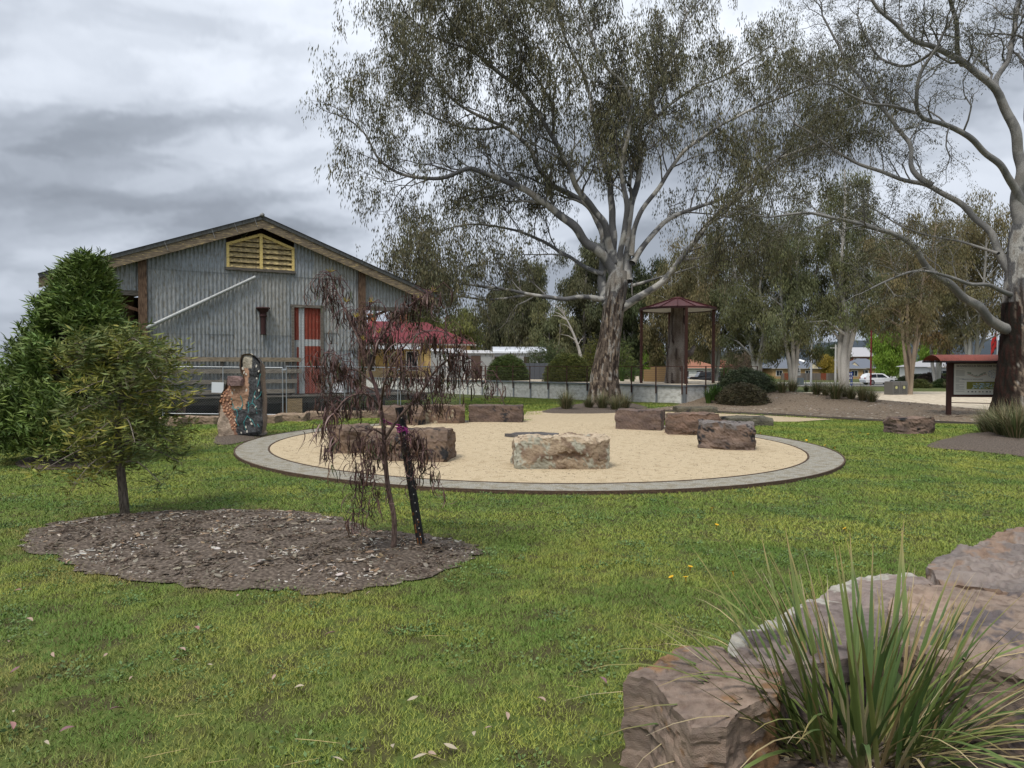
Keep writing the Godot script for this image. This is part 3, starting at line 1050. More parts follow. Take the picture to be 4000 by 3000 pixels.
# ---------- shelter over the dead trunk ----------
func shelter() -> void:
	var c := at(2645, 1495, 43.0)
	c.y = 0.57
	var s := thing("shelter", "round dark red metal roof on slim rusty posts over a dead trunk", "shelter", c)
	var n := 14
	var R := 2.28
	var ey := 1.6 + 222.0 / 2773.0 * 43.0 - 0.57
	var ay := 1.6 + 262.0 / 2773.0 * 43.0 - 0.57
	for i in n:
		var g := Geo.new()
		var a := TAU * (i + 0.004) / n
		var b := TAU * (i + 0.996) / n
		var e0 := Vector3(cos(a) * R, ey, sin(a) * R)
		var e1 := Vector3(cos(b) * R, ey, sin(b) * R)
		var t0_ := Vector3(cos(a) * 0.3, ay, sin(a) * 0.3)
		var t1_ := Vector3(cos(b) * 0.3, ay, sin(b) * 0.3)
		g.quad(e1, e0, t0_, t1_, Color(0.15, 0.045, 0.042))
		part("roof_panel", g.mesh(false), M.roofred, s)
		var u := Geo.new()
		var dn := Vector3(0, -0.06, 0)
		u.quad(e0 + dn, e1 + dn, t1_ + dn, t0_ + dn, Color(0.5, 0.49, 0.45))
		part("lining_panel", u.mesh(false), M.vert, s)
		var f := Geo.new()
		f.bar(Vector3(cos(a) * R, ey - 0.04, sin(a) * R), Vector3(cos(b) * R, ey - 0.04, sin(b) * R), 0.06, 0.12, Color(0.06, 0.03, 0.028))
		part("fascia", f.mesh(false), M.vert, s)
		var rb := Geo.new()
		rb.bar(e0 + Vector3(0, 0.02, 0), t0_ + Vector3(0, 0.02, 0), 0.05, 0.04, Color(0.1, 0.03, 0.03))
		part("roof_seam", rb.mesh(false), M.vert, s)
	var cap := Geo.new()
	cap.tube(PackedVector3Array([Vector3(0, ay - 0.02, 0), Vector3(0, ay + 0.04, 0), Vector3(0, ay + 0.13, 0)]), PackedFloat32Array([0.42, 0.4, 0.02]), n, PackedColorArray([Color(0.15, 0.05, 0.045), Color(0.15, 0.05, 0.045), Color(0.15, 0.05, 0.045)]))
	part("roof_cap", cap.mesh(false), M.vert, s)
	for a in [90.0, 0.0, 180.0, 270.0]:
		var g := Geo.new()
		var p := Vector3(cos(deg_to_rad(a)) * 2.18, 0, sin(deg_to_rad(a)) * 2.18)
		g.box(Transform3D(Basis(), p + Vector3(0, ey * 0.5 - 0.04, 0)), Vector3(0.15, ey, 0.15), Color(0.085, 0.04, 0.032))
		part("shelter_post", g.mesh(false), M.vert, s)
	# the dead trunk it protects
	var t := thing("dead_tree_stump", "thick grey dead tree trunk with a broken branch stub under the round roof", "tree trunk", Vector3(c.x, 0.57, c.z))
	var g := Geo.new()
	var rows := 40
	var sides := 40
	for i in rows + 1:
		var y := ey * 1.02 * i / rows
		for j in sides:
			var a := TAU * j / sides
			var r := lerp_table(y, [0.0, 0.5, 2.5, 4.2], [0.98, 0.9, 0.82, 0.66])
			r *= 0.7
			r += 0.05 * nz.get_noise_3d(cos(a) * 2.5, y * 0.4, sin(a) * 2.5) + 0.025 * nzf.get_noise_3d(cos(a) * 7.0, y * 1.2, sin(a) * 7.0)
			var m := clampf(0.5 + 1.2 * nz.get_noise_3d(cos(a) * 2.0 + 9.0, y * 0.6, sin(a) * 2.0), 0, 1)
			var col := Color(0.15, 0.115, 0.09).lerp(Color(0.34, 0.30, 0.265), m)
			if nz.get_noise_3d(cos(a) * 3.0, y * 0.35 + 4.0, sin(a) * 3.0) < -0.25:
				col = Color(0.05, 0.035, 0.03)
			g.vert(Vector3(cos(a) * r + 0.03 * y - 0.07, y, sin(a) * r), col)
	for i in rows:
		for j in sides:
			var a := i * sides + j
			var b := i * sides + (j + 1) % sides
			g.t.append_array(PackedInt32Array([a, a + sides, b + sides, a, b + sides, b]))
	part("trunk", g.mesh(true), M.bark, t)
	var st := Geo.new()
	st.tube(PackedVector3Array([Vector3(0.45, 1.75, 0.25), Vector3(0.75, 1.85, 0.35), Vector3(0.88, 2.15, 0.4), Vector3(0.92, 2.3, 0.42)]), PackedFloat32Array([0.26, 0.17, 0.12, 0.06]), 10, PackedColorArray([Color(0.12, 0.09, 0.07), Color(0.2, 0.17, 0.15), Color(0.3, 0.27, 0.24), Color(0.1, 0.08, 0.06)]))
	part("branch_stub", st.mesh(true), M.bark, t)

# ---------- station, houses ----------
func house(called: String, label: String, base: Vector3, w: float, d: float, eave: float, ridge: float, turn: float, wall: Material, roof: Material, wins: Array, gable := -1.0) -> Node3D:
	var h := thing(called, label, "house" if called != "station_building" else "station", base, turn)
	var g := Geo.new()
	g.box(Transform3D(Basis(), Vector3(0, eave * 0.5 - 0.3, 0)), Vector3(w, eave + 0.6, d), Color.WHITE)
	part("wall", g.mesh(false), wall, h)
	var o := 0.45
	var hw := w * 0.5 + o
	var hd := d * 0.5 + o
	var rl := maxf(0.3, hw - hd)
	var r := Geo.new()
	var A := Vector3(-hw, eave, hd)
	var B := Vector3(hw, eave, hd)
	var C := Vector3(hw, eave, -hd)
	var D := Vector3(-hw, eave, -hd)
	var P := Vector3(-rl, ridge, 0)
	var Q := Vector3(rl, ridge, 0)
	r.quad(A, B, Q, P, Color.WHITE)
	r.quad(C, D, P, Q, Color.WHITE)
	r.face(B, C, Q, Color.WHITE)
	r.face(D, A, P, Color.WHITE)
	r.quad(A + Vector3(0, -0.02, 0), D + Vector3(0, -0.02, 0), C + Vector3(0, -0.02, 0), B + Vector3(0, -0.02, 0), Color.WHITE)
	var rn := part("roof", r.mesh(false), roof, h)
	var fa := Geo.new()
	fa.bar(A + Vector3(0, -0.08, 0.03), B + Vector3(0, -0.08, 0.03), 0.05, 0.14, Color(0.33, 0.31, 0.28))
	fa.bar(B + Vector3(0.03, -0.08, 0), C + Vector3(0.03, -0.08, 0), 0.05, 0.14, Color(0.33, 0.31, 0.28))
	part("gutter", fa.mesh(false), M.vert, rn)
	if gable > -0.5:
		var gx := lerpf(-hw, hw, gable)
		var gg := Geo.new()
		var gh := (ridge - eave) * 0.62
		var gw := gh * 1.9
		gg.face(Vector3(gx - gw * 0.5, eave, hd + 0.06), Vector3(gx + gw * 0.5, eave, hd + 0.06), Vector3(gx, eave + gh, hd + 0.06), Color(0.6, 0.53, 0.38))
		part("gable", gg.mesh(false), M.vert, h)
		var gr := Geo.new()
		gr.quad(Vector3(gx - gw * 0.5 - 0.15, eave - 0.05, hd + 0.2), Vector3(gx, eave + gh + 0.05, hd + 0.2), Vector3(gx, eave + gh + 0.05, hd - gh * 1.6), Vector3(gx - gw * 0.5 - 0.15, eave - 0.05, hd - 0.3), Color.WHITE)
		gr.quad(Vector3(gx, eave + gh + 0.05, hd + 0.2), Vector3(gx + gw * 0.5 + 0.15, eave - 0.05, hd + 0.2), Vector3(gx + gw * 0.5 + 0.15, eave - 0.05, hd - 0.3), Vector3(gx, eave + gh + 0.05, hd - gh * 1.6), Color.WHITE)
		part("gable_roof", gr.mesh(false), roof, h)
	for q in wins:
		var wg := Geo.new()
		wg.box(Transform3D(Basis(), Vector3(q[0], q[1], d * 0.5 + 0.03)), Vector3(q[2] + 0.16, q[3] + 0.16, 0.08), Color(0.7, 0.69, 0.66))
		var fr := part("window", wg.mesh(false), M.vert, h)
		var n := 2 if q[2] > 0.8 else 1
		for i in n:
			var pg := Geo.new()
			var pw: float = q[2] / n
			pg.box(Transform3D(Basis(), Vector3(q[0] - q[2] * 0.5 + pw * (i + 0.5), q[1], d * 0.5 + 0.065)), Vector3(pw - 0.06, q[3], 0.03), Color(0.03, 0.035, 0.04))
			part("pane", pg.mesh(false), M.glass, fr)
	return h

func far_buildings() -> void:
	M.roofred = tri_tex(vm(0.6), ntex(61, 0.02, [Color(0.75, 0.7, 0.7), Color(1, 1, 1), Color(1.0, 0.9, 0.88)], [0.2, 0.5, 0.8], 4), Vector3(1.5, 1.5, 1.5))
	var red := sm(Color(0.145, 0.022, 0.028), 0.55)
	var cream := sm(Color(0.50, 0.36, 0.15), 0.8)
	var slate := sm(Color(0.125, 0.14, 0.17), 0.6)
	var pale := sm(Color(0.36, 0.36, 0.38), 0.6)
	var white := sm(Color(0.72, 0.72, 0.70), 0.7)
	var terra := sm(Color(0.27, 0.12, 0.075), 0.8)
	# station
	var sb := at(1560, 1470, 70.0)
	sb.y = 0.57
	var st := house("station_building", "cream weatherboard station building with deep red hip roof behind the shed", sb, 12.5, 7.0, 3.15, 5.4, 0.35, cream, red, [[-3.5, 1.5, 1.0, 1.7], [0.5, 1.5, 1.0, 1.7], [4.2, 1.5, 1.0, 1.7]])
	for x in [-2.6, 0.6]:
		var g := Geo.new()
		g.box(Transform3D(Basis(), Vector3(x, 5.5, -0.4)), Vector3(0.7, 1.1, 0.6), Color(0.33, 0.13, 0.06))
		g.box(Transform3D(Basis(), Vector3(x, 6.05, -0.4)), Vector3(0.84, 0.16, 0.74), Color(0.36, 0.15, 0.07))
		part("chimney", g.mesh(false), M.vert, st)
	var ve := Geo.new()
	ve.quad(Vector3(-6.6, 2.55, 6.0), Vector3(1.0, 2.55, 6.0), Vector3(1.0, 3.1, 3.6), Vector3(-6.6, 3.1, 3.6), Color(0.30, 0.31, 0.32))
	part("verandah_roof", ve.mesh(false), M.vert, st)
	for i in 4:
		var g := Geo.new()
		g.box(Transform3D(Basis(), Vector3(-6.4 + i * 2.4, 1.25, 5.9)), Vector3(0.12, 2.55, 0.12), Color(0.2, 0.15, 0.1))
		part("verandah_post", g.mesh(false), M.vert, st)
	# station name board, half hidden by leaves
	var nb := at(1772, 1470, 58.0)
	nb.y = 0.57
	var b := thing("station_sign", "black station name board with white letters on two white posts", "sign", nb, 0.1)
	var bw := 2.3
	var bg := Geo.new()
	bg.box(Transform3D(Basis(), Vector3(0, 1.68, 0)), Vector3(bw, 0.36, 0.05), Color(0.02, 0.02, 0.022))
	part("board", bg.mesh(false), M.vert, b)
	lettering("MANSFIELD", 0.26, Vector3(0, 1.68, 0.03), Color(0.8, 0.8, 0.8), b)
	for x in [-0.55, 0.85]:
		var g := Geo.new()
		g.box(Transform3D(Basis(), Vector3(x, 0.76, -0.02)), Vector3(0.12, 1.52, 0.1), Color(0.7, 0.7, 0.7))
		part("post", g.mesh(false), M.vert, b)
	# grey iron sheds beyond the platform
	for q in [[1745, 62.0, 2.6, 2.3, "small pale grey iron hut behind the station name board"], [1835, 60.0, 3.4, 2.1, "grey corrugated iron hut with a dark doorway next to the arched van"]]:
		var p := at(q[0], 1470, q[1])
		p.y = 0.57
		var h := thing("iron_hut", q[4], "hut", p, 0.2)
		var g := Geo.new()
		g.box(Transform3D(Basis(), Vector3(0, q[3] * 0.5, 0)), Vector3(q[2], q[3], 2.2), grey(1.0))
		part("wall", g.mesh(false), M.zinc, h)
		var r := Geo.new()
		r.quad(Vector3(-q[2] * 0.55, q[3], 1.25), Vector3(q[2] * 0.55, q[3], 1.25), Vector3(q[2] * 0.55, q[3] + 0.3, -1.2), Vector3(-q[2] * 0.55, q[3] + 0.3, -1.2), Color(0.42, 0.42, 0.43))
		part("roof", r.mesh(false), M.vert, h)
		var dd := Geo.new()
		dd.box(Transform3D(Basis(), Vector3(0.35, 0.95, 1.11)), Vector3(0.8, 1.9, 0.06), Color(0.09, 0.06, 0.05))
		part("door", dd.mesh(false), M.vert, h)
	# arched railway van body
	var np := at(2025, 1470, 66.0)
	np.y = 0.57
	var n := thing("arched_van", "silver grey railway van body with rounded arched roof behind clipped hedges", "railway van", np, 0.12)
	var wg := Geo.new()
	wg.box(Transform3D(Basis(), Vector3(0, 1.1, 0)), Vector3(4.7, 2.2, 2.4), Color(0.42, 0.44, 0.46))
	part("body", wg.mesh(false), M.steel, n)
	var rg := Geo.new()
	for i in 12:
		var a := lerpf(0.0, PI, i / 12.0)
		var c := lerpf(0.0, PI, (i + 1) / 12.0)
		var p := Vector3(0, 2.2 + sin(a) * 0.62, cos(a) * 1.35)
		var q := Vector3(0, 2.2 + sin(c) * 0.62, cos(c) * 1.35)
		rg.quad(p + Vector3(-2.5, 0, 0), p + Vector3(2.5, 0, 0), q + Vector3(2.5, 0, 0), q + Vector3(-2.5, 0, 0), Color(0.55, 0.57, 0.6))
		rg.face(Vector3(-2.45, 2.2, 0), p + Vector3(-2.45, 0, 0), q + Vector3(-2.45, 0, 0), Color(0.45, 0.47, 0.5))
	part("roof", rg.mesh(false), M.steel, n)
	for x in [-2.1, -1.0, 0.6]:
		var g := Geo.new()
		g.box(Transform3D(Basis(), Vector3(x, 1.35, 1.22)), Vector3(0.5, 1.1, 0.06), Color(0.05, 0.035, 0.03))
		part("doorway", g.mesh(false), M.vert, n)
	# dark sheet fence between the hedges
	var fa := at(2050, 1480, 55.0)
	var fb := at(2150, 1480, 54.0)
	var sf := thing("sheet_fence", "dark grey ribbed sheet fence between the two clipped hedges", "fence", Vector3.ZERO)
	for i in 5:
		var g := Geo.new()
		var a := fa.lerp(fb, i / 5.0)
		var c := fa.lerp(fb, (i + 0.96) / 5.0)
		g.bar(Vector3(a.x, 1.2, a.z), Vector3(c.x, 1.2, c.z), 0.06, 1.26, Color(0.075, 0.085, 0.10))
		part("panel", g.mesh(false), M.vert, sf)
	# houses over the road
	var brick: Material = M.brick
	var spots := [
		[3215, 172.0, 15.0, 9.0, 2.5, 4.6, 0.0, brick, slate, "tan brick house with long slate grey roof behind the paling fence", 0.22],
		[3075, 176.0, 12.0, 9.0, 2.5, 4.9, 0.1, brick, slate, "tan brick house with grey roof standing behind pale gum trunks", 0.5],
		[3365, 178.0, 11.0, 9.0, 2.6, 4.9, -0.3, brick, slate, "tan brick house with stepped grey roofs and front gable near the red pole", 0.3],
		[3330, 230.0, 18.0, 9.0, 6.0, 9.0, -0.2, sm(Color(0.16, 0.06, 0.04), 0.9), pale, "tall dark red brick house with pale roof rising over the grey roofs", -1.0],
		[2700, 150.0, 9.0, 8.0, 2.6, 4.4, 0.2, white, terra, "white house with orange tile roof beyond the black four wheel drive", -1.0],
		[2850, 185.0, 16.0, 9.0, 2.7, 4.8, 0.0, sm(Color(0.5, 0.42, 0.3), 0.8), sm(Color(0.3, 0.1, 0.07), 0.7), "pale house with dull red roof seen between shrubs and gum trunks", -1.0],
		[2480, 190.0, 9.0, 8.0, 2.6, 4.6, 0.3, sm(Color(0.5, 0.4, 0.28), 0.8), sm(Color(0.42, 0.25, 0.17), 0.8), "beige house with tile roof beyond the lime green trees", -1.0],
		[3110, 260.0, 12.0, 9.0, 3.2, 5.4, 0.0, white, white, "white house on the rise behind the grey roofs", -1.0],
		[3745, 110.0, 14.0, 8.0, 2.7, 4.3, 0.0, white, pale, "white weatherboard house with divided windows behind the information board", -1.0],
	]
	for q in spots:
		var p := at(q[0], 1480, q[1])
		p.y = gy(p.x, p.z)
		if q[0] == 3330:
			p.y += 0.0
		var wins := []
		for i in 3:
			wins.append([lerpf(-q[2] * 0.36, q[2] * 0.36, i / 2.0), q[4] - 1.2, 1.5, 1.2])
		house("house", q[9], p, q[2], q[3], q[4], q[5], q[6], q[7], q[8], wins, q[10])
	# paling fence with two rusty panels
	var pa := at(3050, 1480, 152.0)
	var pb := at(3292, 1480, 150.0)
	var pf := thing("paling_fence", "long grey paling fence with two rust red panels across the road", "fence", Vector3.ZERO)
	for i in 34:
		var a := pa.lerp(pb, i / 34.0)
		var c := pa.lerp(pb, (i + 0.97) / 34.0)
		var y := gy(a.x, a.z)
		var g := Geo.new()
		var col := Color(0.12, 0.105, 0.095) * rng.randf_range(0.8, 1.25)
		if i in [2, 3, 4, 22, 23, 24]:
			col = Color(0.17, 0.05, 0.025)
		g.bar(Vector3(a.x, y + 0.75, a.z), Vector3(c.x, y + 0.75, c.z), 0.05, 1.5, col)
		part("paling_bay", g.mesh(false), M.vert, pf)
	# low forested ridge
	var hg := Geo.new()
	var hn := 60
	for i in hn + 1:
		var az := lerpf(-0.1, 1.1, float(i) / hn)
		for k in 5:
			var d := 700.0 + k * 90.0
			var hgt := sin(PI * minf(1.0, k / 4.0)) * (18.0 + 16.0 * exp(-pow((az - 0.5) / 0.16, 2.0)) + 6.0 * nz.get_noise_2d(az * 9.0, k * 0.4)) * smoothstep(-0.1, 0.25, az)
			hg.vert(Vector3(sin(az) * d, -1.5 + hgt, -cos(az) * d), Color(0.035, 0.045, 0.055))
	for i in hn:
		for k in 4:
			var a := i * 5 + k
			hg.t.append_array(PackedInt32Array([a, a + 5, a + 6, a, a + 6, a + 1]))
	struct("hills", hg.mesh(true), M.vert)

func lettering(text: String, h: float, where: Vector3, col: Color, parent: Node, turn := 0.0, font := "Droid Sans", bold := true) -> MeshInstance3D:
	var tm := TextMesh.new()
	var f := SystemFont.new()
	f.font_names = PackedStringArray([font])
	f.font_weight = 700 if bold else 400
	tm.font = f
	tm.text = text
	tm.font_size = 64
	tm.pixel_size = h / 46.0
	tm.depth = 0.006
	var o := MeshInstance3D.new()
	o.name = "lettering"
	o.mesh = tm
	o.material_override = sm(col, 0.7)
	parent.add_child(o, true)
	o.position = where
	o.rotation.y = turn
	return o

# ---------- temporary site fence ----------
func site_fence() -> void:
	var tops := [[330, 22.6, "steel mesh fence panel behind the leafy dark green bush"], [628, 23.2, "steel mesh fence panel behind the mosaic stone"], [1112, 23.6, "steel mesh fence panel in front of the red door"], [1560, 26.0, "steel mesh fence panel behind the purple leaved sapling"], [1800, 29.5, ""]]
	for i in 4:
		var a := at(tops[i][0], 1560, tops[i][1])
		var b := at(tops[i + 1][0], 1560, tops[i + 1][1])
		a.y = 0.0
		b.y = 0.0
		var f := thing("mesh_fence", tops[i][2], "fence panel", Vector3.ZERO, 0.0, "site fence panels round the shed")
		var dir := (b - a).normalized()
		a += dir * 0.06
		b -= dir * 0.06
		var ga := gy(a.x, a.z)
		var gb := gy(b.x, b.z)
		var top := 1.585
		var col := Color(0.34, 0.36, 0.38)
		var mid := (a + b) * 0.5
		for q in [[Vector3(a.x, ga, a.z), Vector3(a.x, top + 0.03, a.z), "frame_post"], [Vector3(b.x, gb, b.z), Vector3(b.x, top - 0.02, b.z), "frame_post"], [Vector3(a.x, top, a.z), Vector3(b.x, top - 0.04, b.z), "frame_rail"], [Vector3(a.x, ga + 0.1, a.z), Vector3(b.x, gb + 0.1, b.z), "frame_rail"], [Vector3(mid.x, (ga + gb) * 0.5 + 0.1, mid.z), Vector3(mid.x, top, mid.z), "frame_post"]]:
			var g := Geo.new()
			g.pipe(q[0], q[1], 0.019, 8, col)
			part(q[2], g.mesh(true), M.steel, f)
		var w := Geo.new()
		var L := a.distance_to(b)
		var lo := (ga + gb) * 0.5 + 0.1
		var H := top - 0.02 - lo
		var step := 0.085
		var s := -H
		while s < L:
			for sg in 2:                                        # two sets of slanting wires
				var x0 := s
				var x1 := s + H
				var y0 := 0.0
				var y1 := H
				if x0 < 0.0:
					y0 = -x0
					x0 = 0.0
				if x1 > L:
					y1 = H - (x1 - L)
					x1 = L
				if x1 - x0 > 0.02:
					var p: Vector3
					var q: Vector3
					if sg == 0:
						p = a + dir * x0 + Vector3(0, lo + y0, 0)
						q = a + dir * x1 + Vector3(0, lo + y1, 0)
					else:
						p = a + dir * x0 + Vector3(0, lo + H - y0, 0)
						q = a + dir * x1 + Vector3(0, lo + H - y1, 0)
					w.tube(PackedVector3Array([p, q]), PackedFloat32Array([0.0022, 0.0022]), 3, PackedColorArray([Color(0.25, 0.26, 0.27), Color(0.25, 0.26, 0.27)]), false)
			s += step
		var wm := part("wire_mesh", w.mesh(true), M.steel, f)
		wm.set_meta("kind", "stuff")
		var cl := Geo.new()
		cl.box(Transform3D(Basis(), Vector3(b.x, top - 0.1, b.z) + dir * 0.06), Vector3(0.16, 0.05, 0.07), Color(0.4, 0.42, 0.45))
		part("clamp", cl.mesh(false), M.steel, f)
	# pale plastic foot of the fence at the far side of the bush
	var fb := gnd(38, 1736)
	var bl := Geo.new()
	for q in [[Vector3(0, 0.06, 0), Vector3(0.62, 0.12, 0.26)], [Vector3(0, 0.145, 0), Vector3(0.5, 0.05, 0.2)]]:
		bl.box(Transform3D(Basis(), q[0]), q[1], Color(0.5, 0.36, 0.33))
	bl.box(Transform3D(Basis(), Vector3(0.12, 0.06, 0.14)), Vector3(0.16, 0.07, 0.05), Color(0.12, 0.08, 0.07))
	bl.pipe(Vector3(0.05, 0.1, 0), Vector3(0.05, 1.6, 0), 0.02, 8, Color(0.32, 0.34, 0.36))
	single("fence_block", bl.mesh(false), M.vert, "pale pink plastic fence block with a steel upright beside the bush", "fence foot", "", fb)
	for q in [[830, 1493, 870, 1534, 22.6, "blank white notice wired to the fence beside the mosaic stone"], [1302, 1495, 1340, 1533, 23.4, "blank white notice on the fence behind the purple leaved sapling"]]:
		var c := at((q[0] + q[2]) * 0.5, (q[1] + q[3]) * 0.5, q[4])
		var g := Geo.new()
		g.box(Transform3D(Basis(Vector3.UP, 0.45).rotated(Vector3.BACK, -0.04), Vector3.ZERO), Vector3((q[2] - q[0]) / FPX * q[4] * 1.08, (q[3] - q[1]) / FPX * q[4], 0.012), Color(0.72, 0.74, 0.78))
		single("notice", g.mesh(false), M.vert, q[5], "notice", "", c)

# ---------- information board ----------
func board_print() -> ImageTexture:
	var w := 1024
	var h := 660
	var im := Image.create(w, h, false, Image.FORMAT_RGB8)
	im.fill(Color(0.80, 0.80, 0.76))
	var ink := Color(0.42, 0.43, 0.42)
	var r := RandomNumberGenerator.new()
	r.seed = 77
	for col in [[30, 190], [860, 990]]:
		var y := 95
		while y < 600:
			im.fill_rect(Rect2i(col[0], y, int((col[1] - col[0]) * (0.4 if r.randf() < 0.15 else r.randf_range(0.8, 1.0))), 4), ink)
			y += 13 if r.randf() < 0.85 else 34
	# valley profile: pale water line, trees, brown bed
	for x in range(230, 560):
		var y := 250 - int(40.0 * cos((x - 230) / 330.0 * TAU) * 0.8)
		im.fill_rect(Rect2i(x, y, 1, 8), Color(0.62, 0.42, 0.34))
		im.fill_rect(Rect2i(x, y + 8, 1, 3), Color(0.72, 0.6, 0.5))
	for i in 60:
		var x := r.randi_range(230, 540)
		var y := 240 - int(40.0 * cos((x - 230) / 330.0 * TAU) * 0.8)
		var s := r.randi_range(6, 34) if x < 290 or x > 380 else r.randi_range(4, 12)
		im.fill_rect(Rect2i(x, y - s, 4, s), Color(0.40, 0.46, 0.40))
		im.fill_rect(Rect2i(x - 5, y - s - 6, 13, 10), Color(0.48, 0.53, 0.45))
	# round food web
	for i in 160:
		var a := r.randf() * TAU
		var d := sqrt(r.randf()) * 105.0
		im.fill_rect(Rect2i(int(680 + cos(a) * d), int(205 + sin(a) * d * 0.92), r.randi_range(5, 15), r.randi_range(4, 12)), Color(0.52, 0.60, 0.70) if r.randf() < 0.7 else Color(0.55, 0.56, 0.48))
	# map: olive ground with blue ponds
	im.fill_rect(Rect2i(220, 385, 580, 160), Color(0.46, 0.47, 0.22))
	for i in 130:
		var x := r.randi_range(300, 760)
		var y := 425 + (i % 3) * 42 + r.randi_range(-10, 10)
		im.fill_rect(Rect2i(x, y, r.randi_range(10, 40), r.randi_range(5, 13)), Color(0.62, 0.74, 0.80) if r.randf() < 0.75 else Color(0.78, 0.78, 0.62))
	im.fill_rect(Rect2i(806, 415, 16, 140), Color(0.5, 0.48, 0.3))
	for i in 7:
		im.fill_rect(Rect2i(240 + i * 62, 585, 34 if i % 2 else 22, 26), Color(0.36, 0.37, 0.36) if i != 3 else Color(0.55, 0.5, 0.4))
	return ImageTexture.create_from_image(im)

func information_board() -> void:
	var dp := 28.2
	var b := at(3705, 1617, dp)
	b.y = gy(b.x, b.z)
	var o := thing("information_board", "roofed wetland information board with curved red iron roof and brown posts", "information board", b, -0.12)
	var px := dp / FPX
	var brown := Color(0.055, 0.03, 0.025)
	var W := 2.35
	for x in [0.0, W + 0.2]:
		var g := Geo.new()
		g.box(Transform3D(Basis(), Vector3(x, 1.1, 0)), Vector3(0.15, 2.3, 0.15), brown)
		part("post", g.mesh(false), M.vert, o)
	var y1 := 1.6 - (1421 - 1430) * px - b.y
	var y0 := 1.6 - (1541 - 1430) * px - b.y
	var cx := (W + 0.2) * 0.5
	var panel := Geo.new()
	panel.quad(Vector3(cx - W * 0.47, y0, 0.03), Vector3(cx + W * 0.47, y0, 0.03), Vector3(cx + W * 0.47, y1, 0.03), Vector3(cx - W * 0.47, y1, 0.03), Color.WHITE)
	panel.u = PackedVector2Array([Vector2(0, 1), Vector2(1, 1), Vector2(1, 0), Vector2(0, 0)])
	var pm := sm(Color.WHITE, 0.35)
	pm.albedo_texture = board_print()
	var pan := part("printed_panel", panel.mesh(false), pm, o)
	lettering("MANSFIELD MULLUM WETLANDS", 0.085, Vector3(cx, y1 - 0.09, 0.034), Color(0.2, 0.2, 0.2), pan, 0.0, "Droid Serif")
	lettering("PROFILE OF WETLANDS", 0.045, Vector3(cx - 0.42, y0 + 0.60, 0.034), Color(0.28, 0.28, 0.28), pan, 0.0, "Droid Serif")
	lettering("SIMPLIFIED FOOD WEB", 0.04, Vector3(cx + 0.36, y0 + 0.52, 0.034), Color(0.32, 0.32, 0.32), pan, 0.0, "Droid Serif")
	for q in [[Vector3(cx, y1 + 0.045, 0), Vector3(W + 0.1, 0.09, 0.1)], [Vector3(cx, y0 - 0.05, 0), Vector3(W + 0.2, 0.1, 0.1)], [Vector3(0.11, (y0 + y1) * 0.5, 0.01), Vector3(0.06, y1 - y0, 0.09)], [Vector3(W + 0.09, (y0 + y1) * 0.5, 0.01), Vector3(0.06, y1 - y0, 0.09)]]:
		var g := Geo.new()
		g.box(Transform3D(Basis(), q[0]), q[1], brown)
		part("panel_frame", g.mesh(false), M.vert, o)
	var bk := Geo.new()
	bk.box(Transform3D(Basis(), Vector3(cx, (y0 + y1) * 0.5, 0.0)), Vector3(W * 0.95, y1 - y0, 0.04), Color(0.1, 0.1, 0.1))
	part("panel_back", bk.mesh(false), M.vert, o)
	var lw := Geo.new()
	lw.bar(Vector3(0, y0 - 0.32, 0), Vector3(W + 0.2, y0 - 0.36, 0), 0.04, 0.03, brown)
	part("lower_rail", lw.mesh(false), M.vert, o)
	var lamp := Geo.new()
	lamp.box(Transform3D(Basis(), Vector3(cx - 0.1, y1 + 0.13, 0.1)), Vector3(0.8, 0.07, 0.12), Color(0.03, 0.025, 0.025))
	part("light_fitting", lamp.mesh(false), M.vert, o)
	# curved corrugated roof
	var r := Geo.new()
	var n := 150
	var x0 := -0.72
	var x1 := W + 1.2
	var base := y1 + 0.13
	for i in n + 1:
		var x := lerpf(x0, x1, float(i) / n)
		var w := sin(x / 0.085 * TAU) * 0.012
		for k in 9:
			var a := lerpf(-0.62, 0.62, k / 8.0)
			r.vert(Vector3(x, base - 0.02 + (cos(a) - cos(0.62)) * 1.3 + w, sin(a) * 1.35 + 0.1), Color(0.235, 0.07, 0.05))
	for i in n:
		for k in 8:
			var a := i * 9 + k
			r.t.append_array(PackedInt32Array([a, a + 1, a + 10, a, a + 10, a + 9]))
	part("roof", r.mesh(true), M.roofred, o)
	for z in [-0.66, 0.86]:
		var g := Geo.new()
		g.bar(Vector3(x0, base - 0.05, z), Vector3(x1, base - 0.05, z), 0.05, 0.06, Color(0.03, 0.02, 0.02))
		part("roof_beam", g.mesh(false), M.vert, o)

